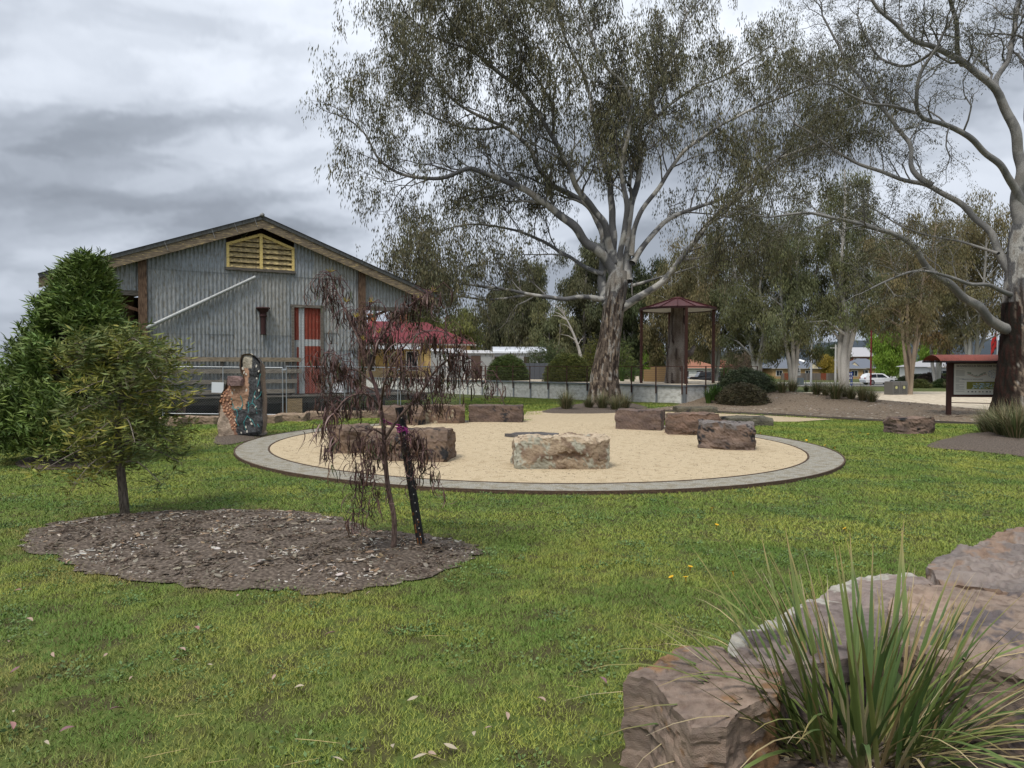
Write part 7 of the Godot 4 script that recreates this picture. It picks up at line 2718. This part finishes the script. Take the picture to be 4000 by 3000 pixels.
func tussocks() -> void:
	# fine grey green tussock, built once and copied
	var protos := []
	for v in 3:
		var g := Geo.new()
		for i in 330:
			var a := rng.randf() * TAU
			var lean := pow(rng.randf(), 0.8) * 1.15
			var l := rng.randf_range(0.55, 0.95)
			var col := vary(Color(0.085, 0.105, 0.042), 0.3)
			if rng.randf() < 0.3:
				col = vary(Color(0.25, 0.205, 0.12), 0.25)
			var b := Vector3(cos(a), 0, sin(a))
			var s := Vector3(-b.z, 0, b.x) * 0.006
			var root := b * 0.12 * rng.randf() + Vector3(0, -0.05, 0)
			var m := root + (b * sin(lean * 0.6) + Vector3.UP * cos(lean * 0.6)) * l * 0.55
			var e := m + (b * sin(lean * 1.25) + Vector3.UP * cos(lean * 1.25)) * l * 0.5
			var k := g.v.size()
			for q in [[root, 1.0], [m, 0.9]]:
				g.vert(q[0] + s * q[1], col)
				g.vert(q[0] - s * q[1], col)
			g.vert(e, col.lerp(Color(0.3, 0.26, 0.16), 0.5))
			g.t.append_array(PackedInt32Array([k, k + 1, k + 3, k, k + 3, k + 2, k + 2, k + 3, k + 4]))
		protos.append(g.mesh(true))
	var spots := [
		# px, ground py or depth, size, label, group
		[2212, 1604, 1.3, 0], [2355, 1600, 1.2, 0], [2440, 1600, 1.1, 0], [2300, 1598, 0.9, 0], [2405, 1606, 1.0, 0],
		[3055, 1535, 1.15, 1], [3095, 1532, 1.1, 1], [3150, 1530, 1.0, 1], [3190, 1543, 1.2, 1], [3225, 1546, 1.0, 1], [3265, 1560, 1.45, 1], [3325, 1560, 1.0, 1], [3370, 1566, 1.2, 1], [3405, 1572, 1.0, 1], [3300, 1552, 0.9, 1],
		[3880, 1700, 1.05, 2], [3925, 1712, 1.15, 2], [3970, 1722, 1.2, 2], [3850, 1690, 0.8, 2], [4010, 1690, 1.1, 2],
		[3620, 84.0, 1.1, 3], [3650, 86.0, 1.0, 3], [3700, 80.0, 1.2, 3],
	]
	var names := ["grey green tussock at the foot of the huge spreading gum", "grey green tussock on the crest of the mulched bank", "tall wispy tussock beside the burnt trunk", "straw coloured tussock on the verge past the bins"]
	var groups := ["tussocks round the huge gum", "tussocks along the bank", "tussocks by the burnt trunk", "tussocks on the verge"]
	for q in spots:
		var p: Vector3
		if q[1] < 200:
			p = at(q[0], 1500, q[1])
			p.y = gy(p.x, p.z)
		else:
			p = gnd(q[0], q[1])
		var o := single("tussock", protos[rng.randi() % 3], M.leaf, names[q[3]], "tussock", groups[q[3]], p)
		o.rotation.y = rng.randf() * TAU
		o.scale = Vector3(1, 1, 1) * q[2]
	# strappy green plants by the platform
	var sg := Geo.new()
	for i in 90:
		var a := rng.randf() * TAU
		var b := Vector3(cos(a), 0, sin(a))
		var s := Vector3(-b.z, 0, b.x) * 0.022
		var l := rng.randf_range(0.5, 0.95)
		var lean := rng.randf_range(0.1, 1.0)
		var m := (b * sin(lean * 0.5) + Vector3.UP * cos(lean * 0.5)) * l * 0.6
		var e := m + (b * sin(lean * 1.6) + Vector3.UP * cos(lean * 1.6)) * l * 0.5
		var col := vary(Color(0.07, 0.13, 0.028), 0.3)
		var k := sg.v.size()
		for q in [[Vector3(b.x * 0.1, -0.05, b.z * 0.1), 0.8], [m, 1.0]]:
			sg.vert(q[0] + s * q[1], col)
			sg.vert(q[0] - s * q[1], col)
		sg.vert(e, col)
		sg.t.append_array(PackedInt32Array([k, k + 1, k + 3, k, k + 3, k + 2, k + 2, k + 3, k + 4]))
	var sm_ := sg.mesh(true)
	for q in [[2430, 48.0, 0.57, 1.2, 0], [2470, 47.0, 0.57, 1.15, 0], [2505, 48.5, 0.57, 1.1, 0], [2768, 36.5, -9, 1.0, 1], [2790, 37.2, -9, 1.15, 1], [2815, 36.8, -9, 0.9, 1], [2830, 42.0, 0.5, 1.3, 2]]:
		var p := at(q[0], 1500, q[1])
		p.y = q[2] if q[2] > -5 else gy(p.x, p.z)
		var o := single("strappy_plant", sm_, M.leaf, ["clump of strappy bright green leaves on the platform by the earth wall", "dark strappy leaves at the corner where the wall meets the bank", "strappy green clump behind the dark bank shrubs"][q[4]], "plant", ["strappy plants on the platform", "strappy plants at the wall corner", ""][q[4]], p)
		o.rotation.y = rng.randf() * TAU
		o.scale = Vector3(1, 1, 1) * q[3]

# ---------- foreground stones and flax ----------
func world_rock(label: String, list: Array, top: float, base: float, seed_: int, o: Dictionary) -> void:
	# list: outline of the top edge in picture coordinates, all at height top
	var pts := []
	var mid := Vector2.ZERO
	for q in list:
		var r := ray(q[0], q[1])
		var t := (top - EYE) / r.y
		var p := Vector2(r.x * t, r.z * t)
		pts.append(p)
		mid += p
	mid /= list.size()
	for i in pts.size():
		pts[i] -= mid
	if o.has("rim_count"):
		o.rim = pts.slice(0, o.rim_count)
	single("retaining_rock", stone_mesh(prism_faces(pts, top - base, -0.08, o.get("batter", 0.03), o.get("tilt", Vector2.ZERO)), seed_, o), M.slab, label, "rock", "", Vector3(mid.x, base, mid.y))

func foreground() -> void:
	world_rock("rusty brown squared rock at the near end of the stone edge", [[2444, 2640], [2500, 2600], [2582, 2565], [2656, 2521], [2802, 2508], [2851, 2548], [3060, 2600], [3030, 2708], [2900, 2765], [2835, 2814], [2704, 2822], [2640, 2765], [2550, 2668]], 0.36, -0.02, 71, {"cols": [Color(0.28, 0.21, 0.165), Color(0.20, 0.155, 0.128)], "patch": Color(0.24, 0.145, 0.08), "patch_from": 0.33, "amp": 0.016, "step": 0.016, "bed": 0.045, "batter": 0.05, "ledge": 0.55})
	world_rock("purple grey rock with a whitish worn edge behind the flax", [[2840, 2555], [2862, 2490], [3000, 2425], [3150, 2345], [3260, 2285], [3360, 2240], [3560, 2238], [3700, 2290], [3600, 2420], [3450, 2520], [3250, 2580], [3050, 2600], [2900, 2592]], 0.37, -0.02, 72, {"cols": [Color(0.245, 0.20, 0.178), Color(0.175, 0.145, 0.135)], "patch": Color(0.105, 0.088, 0.086), "patch_from": 0.24, "rim_count": 7, "rim_colour": Color(0.36, 0.35, 0.31), "amp": 0.013, "step": 0.02, "bed": 0.06, "ledge": 0.7})
	world_rock("broad flat brown slab beside the flax, stepping down towards the soil", [[3480, 2330], [3640, 2275], [3900, 2292], [4200, 2330], [4500, 2440], [4500, 2640], [4200, 2670], [3900, 2610], [3620, 2570], [3440, 2490]], 0.40, -0.02, 73, {"cols": [Color(0.30, 0.225, 0.175), Color(0.21, 0.165, 0.135)], "patch": Color(0.115, 0.098, 0.098), "patch_from": 0.26, "amp": 0.016, "step": 0.022, "bed": 0.05, "ledges": 4.0, "ledge": 0.8})
	world_rock("dark grey purple slab with curling layers at the far end of the stone edge", [[3618, 2212], [3640, 2170], [3730, 2150], [3800, 2112], [3900, 2080], [4050, 2035], [4300, 2010], [4500, 2080], [4480, 2220], [4200, 2290], [3900, 2285], [3700, 2268]], 0.42, -0.02, 74, {"cols": [Color(0.23, 0.195, 0.175), Color(0.165, 0.143, 0.135)], "patch": Color(0.23, 0.165, 0.125), "patch_from": 0.33, "amp": 0.02, "step": 0.024, "bed": 0.05, "ledges": 5.0, "ledge": 0.8})
	# garden soil behind the stones
	var soil := PackedVector2Array()
	for q in [[2700, 3050], [2770, 2820], [2880, 2740], [3000, 2690], [3080, 2600], [3500, 2500], [4000, 2560], [4500, 2600], [4900, 3100], [4200, 3500], [3000, 3500]]:
		var r := ray(q[0], q[1])
		var t := (0.10 - EYE) / r.y
		soil.append(Vector2(r.x * t, r.z * t))
	nograss.append(soil)
	struct("garden_soil", sheet(soil, 0.06, 0.12, 0.05, 0.05), M.mulch)
	for q in [[[2400, 2700], [2850, 2430], [3340, 2230], [3620, 2190], [4050, 2030], [4600, 1980], [5200, 2600], [4600, 3400], [2700, 3400], [2400, 3040]]]:
		var poly := PackedVector2Array()
		for e in q:
			var r := ray(e[0], e[1])
			var t := (0.33 - EYE) / r.y
			poly.append(Vector2(r.x * t, r.z * t))
		nograss.append(poly)
	# flax: single blades
	var r := ray(3360, 2900)
	var t := (0.11 - EYE) / r.y
	var b := Vector3(r.x * t, 0.10, r.z * t)
	var f := thing("flax_plant", "large flax tussock of long green and straw blades in front of the stone edge", "plant", b)
	var kinds := []
	var greens := [Color(0.105, 0.155, 0.045), Color(0.075, 0.125, 0.04), Color(0.14, 0.185, 0.055), Color(0.18, 0.205, 0.06)]
	for k in 26:
		var dead := k >= 18
		var col: Color = greens[k % 4] if not dead else [Color(0.40, 0.32, 0.17), Color(0.30, 0.22, 0.11), Color(0.46, 0.40, 0.25)][k % 3]
		var tip: Color = Color(0.33, 0.24, 0.11) if not dead else Color(0.38, 0.32, 0.22)
		var arch := k % 3 == 0
		kinds.append(blade_mesh(rng.randf_range(0.62, 0.9) if not arch else rng.randf_range(0.7, 0.95), rng.randf_range(0.017, 0.028) if not dead else rng.randf_range(0.007, 0.014), rng.randf_range(0.05, 0.3) if not arch else rng.randf_range(0.4, 0.75), rng.randf_range(0.0, 0.5) if not arch else rng.randf_range(0.9, 1.9), col, tip))
	for k in 290:
		var a := rng.randf() * TAU
		var id := rng.randi() % 18 if rng.randf() < 0.72 else 18 + rng.randi() % 8
		var o := part("blade", kinds[id], M.leaf, f)
		var rad := 0.26 * sqrt(rng.randf())
		var p := Vector3(cos(a) * rad * 1.25, -0.02, sin(a) * rad * 0.75)
		var lean := rad / 0.26 * rng.randf_range(0.15, 0.8)
		o.transform = Transform3D(Basis(Vector3.UP, -a + rng.randf_range(-0.6, 0.6)) * Basis(Vector3.BACK, -lean), p)
		var sc := rng.randf_range(0.65, 1.1)
		o.scale = o.scale * sc
	# little weed beside the squared rock
	var wp := ray(2830, 2850)
	t = (0.12 - EYE) / wp.y
	var w := single("weed", clump(26, 0.05, 0.05, 0.045, 0.03, -0.2, 44), M.leafgreen, "small leafy green weed at the foot of the squared rock", "weed", "", Vector3(wp.x * t, 0.13, wp.z * t))

# ---------- lawn ----------
func on_lawn(x: float, z: float) -> bool:
	var p := Vector2(x, z)
	if p.distance_squared_to(PADC) < (PAD_OUT + 0.02) * (PAD_OUT + 0.02):
		return false
	if z < -36.0 and x > 10.0:
		return false
	var wall := (p - Vector2(PC.x, PC.z)).dot(Vector2(PR.x, PR.z))
	if wall > -0.15 and z < -36.0:
		return false
	if inside(p, nograss) or Geometry2D.is_point_in_polygon(p, path_poly):
		return false
	if z < -20.0 and x > 4.0 and Geometry2D.is_point_in_polygon(p, bank_poly):
		return false
	if z < -24.0 and x > 19.0:
		return false
	var s := Vector3(x, 0, z) - SL
	if s.dot(SN) < 1.4 and s.dot(SU) < 13.0:
		return false
	return true

func grass_patch(n: int, size: float, hgt: float, wid: float, seed_: int) -> ArrayMesh:
	var r := RandomNumberGenerator.new()
	r.seed = seed_
	var v := PackedVector3Array()
	var nn := PackedVector3Array()
	var c := PackedColorArray()
	for i in n:
		var a := r.randf() * TAU
		var q := sqrt(r.randf()) * size
		var p := Vector3(cos(a) * q, -0.006, sin(a) * q)
		var d := Vector3(r.randf_range(-1, 1) * 0.9, r.randf_range(0.55, 1.0), r.randf_range(-1, 1) * 0.9).normalized()
		var s := d.cross(Vector3(r.randf_range(-1, 1), r.randf_range(-0.3, 0.3), r.randf_range(-1, 1))).normalized() * wid * r.randf_range(0.7, 1.3)
		if d.cross(s).y < 0.0:
			s = -s
		var h := hgt * r.randf_range(0.5, 1.3)
		var f := r.randf_range(0.7, 1.3)
		var col := Color(f * r.randf_range(0.9, 1.12), f, f * r.randf_range(0.8, 1.1))
		if r.randf() < 0.06:
			col = Color(2.0, 1.35, 1.6)
		v.append(p - s); v.append(p + s); v.append(p + d * h)
		var nrm := (Vector3.UP * 0.5 + d.cross(s).normalized() * 0.8).normalized()
		for k in 3:
			nn.append(nrm)
			c.append(col)
	var arr := []
	arr.resize(Mesh.ARRAY_MAX)
	arr[Mesh.ARRAY_VERTEX] = v
	arr[Mesh.ARRAY_NORMAL] = nn
	arr[Mesh.ARRAY_COLOR] = c
	var m := ArrayMesh.new()
	m.add_surface_from_arrays(Mesh.PRIMITIVE_TRIANGLES, arr)
	return m

func lawn_colour(x: float, z: float) -> Color:
	var n := nz.get_noise_2d(x * 0.55 + 3.0, z * 0.55)
	var m := nz.get_noise_2d(x * 1.7 + 40.0, z * 1.7)
	var c := Color(0.165, 0.24, 0.05)
	c = c.lerp(Color(0.32, 0.34, 0.07), clampf(0.35 + n * 1.5 + m * 0.9, 0.0, 1.0) * 0.8)
	c = c.lerp(Color(0.11, 0.20, 0.038), clampf(-0.1 - n * 1.1 - m * 1.2, 0.0, 1.0))
	# worn and browned turf where the photograph shows it: near the path in front and at the edges of the mulch
	var brown := smoothstep(-0.6, -2.6, x) * smoothstep(-4.6, -3.0, z) * clampf(0.65 + m * 1.4 + n, 0.0, 1.0) * 0.85
	for b in beds:
		if brown < 0.7:
			var lo: Vector2 = b[0]
			if lo.distance_squared_to(Vector2(x, z)) < 60.0:
				brown = maxf(brown, (1.0 - smoothstep(0.0, 0.3, edge_distance(Vector2(x, z), b))) * clampf(0.35 + m * 1.6, 0.0, 0.8))
	return c.lerp(Color(0.27, 0.21, 0.085), brown)

func lawn() -> void:
	M.grass = vm(0.7)
	M.grass.cull_mode = BaseMaterial3D.CULL_DISABLED
	M.grass.backlight_enabled = true
	M.grass.backlight = Color(0.25, 0.3, 0.1)
	var spec := [[2.2, 6.5, 0.125, 0.13, 150, 0.034, 0.0022], [6.5, 13.0, 0.2, 0.22, 190, 0.036, 0.0036], [13.0, 27.0, 0.36, 0.4, 240, 0.04, 0.007], [27.0, 44.0, 0.7, 0.8, 260, 0.06, 0.014]]
	var root := Node3D.new()
	root.name = "lawn_grass"
	root.set_meta("kind", "stuff")
	root.set_meta("label", "short patchy green lawn round the gravel circle")
	root.set_meta("category", "grass")
	add_child(root)
	var total := 0
	for s in spec:
		var xf := []
		var cols := PackedColorArray()
		var step: float = s[2]
		var z: float = s[0]
		while z < s[1]:
			var hw := z * 0.74 + 0.9
			var x := -hw
			while x < hw:
				var px := x + rng.randf_range(-0.5, 0.5) * step
				var pz := -z + rng.randf_range(-0.5, 0.5) * step
				var inbed := inside(Vector2(px, pz), beds)
				if on_lawn(px, pz) and (not inbed or (s[0] < 13.0 and (rng.randf() < 0.012 or (rng.randf() < 0.45 and edge_distance(Vector2(px, pz), beds[0]) < 0.13)))):
					xf.append(Transform3D(Basis(Vector3.UP, rng.randf() * TAU).scaled(Vector3(1, rng.randf_range(0.7, 1.25), 1)), gpt(px, pz)))
					cols.append(vary(lawn_colour(px, pz), 0.14))
				x += step
			z += step
		total += xf.size()
		scatter("grass", grass_patch(s[4], s[3], s[5], s[6], 90 + int(s[0])), M.grass, xf, cols, root)
	print("grass patches ", total)
	# broad leaved weeds in flat mats
	var wx := []
	var wc := PackedColorArray()
	for i in 5200:
		var z := sqrt(rng.randf_range(2.4 * 2.4, 13.0 * 13.0))
		var x := rng.randf_range(-1, 1) * (z * 0.74 + 0.5)
		var n := nz.get_noise_2d(x * 1.1 + 70.0, z * 1.1)
		if n < 0.16 or not on_lawn(x, -z) or inside(Vector2(x, -z), beds):
			continue
		wx.append(turned(gpt(x, -z, 0.012), rng.randf_range(0.7, 1.3), 0.2))
		wc.append(vary(Color(0.125, 0.20, 0.07), 0.3))
	print("weeds ", wx.size())
	var wroot := Node3D.new()
	wroot.name = "lawn_weeds"
	wroot.set_meta("kind", "stuff")
	wroot.set_meta("label", "dark green clover mats spread through the lawn")
	wroot.set_meta("category", "weeds")
	add_child(wroot)
	scatter("weeds", clump(30, 0.09, 0.012, 0.02, 0.012, -0.15, 71), M.leaf, wx, wc, wroot)

# ---------- litter ----------
func litter() -> void:
	# wood chips on the beds
	var chip := Geo.new()
	var st := 0.5
	for q in [[-0.5, -0.5], [-0.15, -0.62], [0.3, -0.45], [0.5, 0.1], [0.2, 0.55], [-0.3, 0.5]]:
		chip.vert(Vector3(q[0], 0.04 * sin(q[0] * 9.0), q[1]), Color.WHITE)
	for q in [[-0.5, -0.5], [-0.15, -0.62], [0.3, -0.45], [0.5, 0.1], [0.2, 0.55], [-0.3, 0.5]]:
		chip.vert(Vector3(q[0] * 0.9, 0.28 + 0.08 * sin(q[1] * 7.0), q[1] * 0.9), Color.WHITE)
	for i in 6:
		var j := (i + 1) % 6
		chip.t.append_array(PackedInt32Array([i, i + 6, j + 6, i, j + 6, j]))
	for i in range(1, 5):
		chip.tri(6, 6 + i + 1, 6 + i)
	var cm := chip.mesh(false)
	var tones := [Color(0.075, 0.055, 0.04), Color(0.05, 0.037, 0.028), Color(0.12, 0.09, 0.065), Color(0.22, 0.19, 0.15), Color(0.36, 0.33, 0.28), Color(0.28, 0.20, 0.13), Color(0.42, 0.39, 0.35)]
	var groups := [[beds[0], 9500, "mulch_chips", "grey brown wood chip mulch spread over the long tree bed"], [beds[1], 700, "mulch_chips", "wood chip mulch under the dark green bush"]]
	for q in groups:
		var xf := []
		var cols := PackedColorArray()
		var poly: PackedVector2Array = q[0]
		var lo := poly[0]
		var hi := poly[0]
		for p in poly:
			lo = lo.min(p)
			hi = hi.max(p)
		var tries := 0
		while xf.size() < q[1] and tries < q[1] * 4:
			tries += 1
			var p := Vector2(rng.randf_range(lo.x, hi.x), rng.randf_range(lo.y, hi.y))
			if not Geometry2D.is_point_in_polygon(p, poly):
				continue
			var e := edge_distance(p, poly)
			if e < 0.1 and rng.randf() < 0.6:
				continue
			var l := rng.randf_range(0.012, 0.045) if rng.randf() < 0.9 else rng.randf_range(0.05, 0.1)
			var s := Vector3(l, rng.randf_range(0.01, 0.02), l * rng.randf_range(0.15, 0.4))
			var bs := Basis(Vector3.UP, rng.randf() * TAU) * Basis(Vector3.RIGHT, rng.randf_range(-0.4, 0.4)) * Basis(Vector3.BACK, rng.randf_range(-0.3, 0.3))
			var h := 0.012 + (0.06 + 0.05 * nz.get_noise_2d(p.x * 3.0, p.y * 3.0)) * smoothstep(0.0, 0.5, e)
			xf.append(Transform3D(bs * Basis.from_scale(s), gpt(p.x, p.y, h)))
			var pale := nz.get_noise_2d(p.x * 1.3 + 9.0, p.y * 1.3) > 0.05
			cols.append(vary(tones[rng.randi() % 7] if pale else tones[rng.randi() % 4], 0.25))
		var r := Node3D.new()
		r.name = numbered(q[2])
		r.set_meta("kind", "stuff")
		r.set_meta("label", q[3])
		r.set_meta("category", "mulch")
		add_child(r)
		scatter("chips", cm, M.vert, xf, cols, r)
	# bark and leaf litter over the bank, bits on the gravel
	for q in [[bank_poly, 2600, "bank_litter", "dry leaf and bark litter over the mulched bank", 0.03, 0.16, 7], [PackedVector2Array([PADC + Vector2(-5, -5), PADC + Vector2(5, -5), PADC + Vector2(5, 5), PADC + Vector2(-5, 5)]), 5200, "gravel_litter", "dark crumbs of bark and pebbles on the gravel circle", 0.008, 0.034, 3], [nograss[0], 420, "soil_litter", "dry leaves and grit on the soil round the flax", 0.012, 0.06, 7]]:
		var xf := []
		var cols := PackedColorArray()
		var poly: PackedVector2Array = q[0]
		var lo := poly[0]
		var hi := poly[0]
		for p in poly:
			lo = lo.min(p)
			hi = hi.max(p)
		var tries := 0
		while xf.size() < q[1] and tries < q[1] * 4:
			tries += 1
			var p := Vector2(rng.randf_range(lo.x, hi.x), rng.randf_range(lo.y, hi.y))
			if not Geometry2D.is_point_in_polygon(p, poly) or (q[6] == 3 and p.distance_to(PADC) > PAD_IN - 0.1):
				continue
			var up := 0.045 if q[6] == 3 else (0.03 if q[2] == "bank_litter" else 0.10)
			if q[2] == "soil_litter":
				up = 0.06 + (0.05 + 0.05 * nz.get_noise_2d(p.x * 3.0, p.y * 3.0)) * smoothstep(0.0, 0.5, edge_distance(p, poly))
			var l := rng.randf_range(q[4], q[5])
			xf.append(Transform3D(Basis(Vector3.UP, rng.randf() * TAU) * Basis(Vector3.RIGHT, rng.randf_range(-0.3, 0.3)) * Basis.from_scale(Vector3(l, l * 0.2, l * rng.randf_range(0.2, 0.6))), gpt(p.x, p.y, up)))
			cols.append(vary(tones[rng.randi() % int(q[6])], 0.25))
		var r := Node3D.new()
		r.name = q[2]
		r.set_meta("kind", "stuff")
		r.set_meta("label", q[3])
		r.set_meta("category", "litter")
		add_child(r)
		scatter("litter", cm, M.vert, xf, cols, r)
	# fallen gum leaves that lie singly on the grass
	var lf := Geo.new()
	for i in 9:
		var f := i / 8.0
		var w := 0.16 * sin(PI * clampf(f * 0.96 + 0.02, 0, 1))
		for s in [-1.0, 0.0, 1.0]:
			lf.vert(Vector3(f - 0.5, 0.12 * sin(f * 3.0) + 0.06 * absf(s), s * w + 0.08 * sin(f * PI)), Color.WHITE)
	for i in 8:
		var k := i * 3
		lf.t.append_array(PackedInt32Array([k, k + 1, k + 4, k, k + 4, k + 3, k + 1, k + 2, k + 5, k + 1, k + 5, k + 4]))
	var lm := lf.mesh(true)
	var pink := []
	for c in [Color(0.28, 0.15, 0.14), Color(0.33, 0.24, 0.19), Color(0.20, 0.11, 0.12), Color(0.36, 0.31, 0.23)]:
		var m := sm(c, 0.7)
		m.cull_mode = BaseMaterial3D.CULL_DISABLED
		pink.append(m)
	var where := [[768, 2458, 0, 1.5], [712, 2545, 1, 1.2], [695, 2585, 2, 1.2], [115, 2425, 1, 1.4], [40, 2515, 1, 1.2], [455, 2772, 2, 1.4], [45, 2846, 0, 1.4], [262, 2852, 2, 1.3], [1170, 2690, 3, 1.1], [1068, 2648, 1, 1.0], [1612, 2735, 3, 1.3], [1290, 2480, 2, 1.4], [2115, 2735, 1, 1.3], [2355, 2668, 2, 1.3], [1540, 2920, 3, 1.2], [1760, 2920, 3, 1.4], [1690, 2945, 1, 1.2], [100, 2260, 1, 1.0], [70, 2310, 0, 1.1], [1440, 2320, 1, 0.9], [210, 2560, 1, 1.1], [410, 2560, 1, 1.0], [510, 2650, 1, 0.8], [60, 2620, 2, 1.2], [1855, 2880, 3, 1.1], [1320, 2970, 3, 1.1], [930, 2330, 1, 0.9], [185, 2905, 3, 1.0], [1980, 2805, 1, 1.2], [1910, 2850, 1, 1.0], [700, 1880, 1, 0.8], [410, 2005, 1, 0.9], [50, 1930, 1, 0.9], [2760, 2170, 3, 1.2], [3100, 1910, 3, 1.0], [1550, 1985, 1, 1.0], [1725, 1970, 3, 1.0], [1640, 2960, 3, 1.3], [60, 2780, 3, 1.0], [820, 2600, 3, 0.9]]
	for q in where:
		var p := gnd(q[0], q[1], 0.03)
		var o := single("fallen_leaf", lm, pink[q[2]], ["fallen pink gum leaf lying on the grass", "fallen tan gum leaf lying on the grass", "fallen dark mauve gum leaf lying on the grass", "fallen pale straw leaf lying on the grass"][q[2]], "leaf", "fallen gum leaves on the lawn, " + ["pink", "tan", "mauve", "pale"][q[2]], p)
		o.scale = Vector3(1, 1, 1) * 0.046 * q[3]
		o.rotation = Vector3(rng.randf_range(-0.3, 0.3), rng.randf() * TAU, rng.randf_range(-0.3, 0.3))
	# small yellow daisies
	var fl := Geo.new()
	for i in 8:
		var a := TAU * i / 8.0
		var b := Vector3(cos(a), 0, sin(a))
		var s := Vector3(-b.z, 0, b.x) * 0.005
		fl.quad(b * 0.004 - s, b * 0.004 + s, b * 0.02 + s + Vector3(0, 0.004, 0), b * 0.02 - s + Vector3(0, 0.004, 0), Color(0.7, 0.42, 0.02))
	fl.tube(PackedVector3Array([Vector3(0, -0.05, 0), Vector3(0, 0.002, 0)]), PackedFloat32Array([0.0015, 0.006]), 6, PackedColorArray([Color(0.1, 0.15, 0.03), Color(0.5, 0.25, 0.02)]))
	var fm := fl.mesh(false)
	for q in [[2697, 2214], [2622, 2257], [2678, 2258], [2862, 2237], [2800, 2052], [3300, 2064], [2780, 1985], [3222, 1740], [3260, 1747], [3330, 1706], [3150, 1720], [3080, 1700], [2970, 1690], [3360, 1690], [3390, 1695]]:
		var p := gnd(q[0], q[1], 0.055)
		var o := single("daisy", fm, M.leaf, "small yellow daisy flower in the lawn", "flower", "yellow daisies in the lawn", p)
		o.rotation = Vector3(rng.randf_range(0.1, 0.6), rng.randf() * TAU, 0)
		o.scale = Vector3(1, 1, 1) * (1.0 if q[1] > 1900 else 1.3)
	# cream twigs and straws
	var tw := Geo.new()
	tw.tube(spline(PackedVector3Array([Vector3(-0.5, 0, 0), Vector3(-0.1, 0.04, 0.03), Vector3(0.5, 0, -0.02)])), PackedFloat32Array([0.012, 0.016, 0.016, 0.016, 0.016, 0.014, 0.012, 0.01, 0.006]), 5, PackedColorArray([Color.WHITE, Color.WHITE, Color.WHITE, Color.WHITE, Color.WHITE, Color.WHITE, Color.WHITE, Color.WHITE, Color.WHITE]))
	var tm := tw.mesh(true)
	for q in [[300, 2730, 0.14, 0], [1700, 2490, 0.16, 1], [1240, 2905, 0.2, 1], [1180, 2985, 0.14, 1], [740, 2800, 0.12, 1], [1690, 2960, 0.13, 1], [650, 2950, 0.16, 1], [2250, 2690, 0.1, 1], [870, 2975, 0.12, 1]]:
		var p := gnd(q[0], q[1], 0.035)
		var o := single("twig", tm, sm(Color(0.07, 0.05, 0.04) if q[3] == 0 else Color(0.45, 0.36, 0.17), 0.9), ["dark fallen twig lying in the browned grass", "dry straw stalk lying on the lawn"][q[3]], "twig", "" if q[3] == 0 else "straw stalks on the lawn", p)
		o.scale = Vector3(q[2], q[2] * 0.5, q[2] * 0.5)
		o.rotation.y = rng.randf_range(-0.6, 0.6)
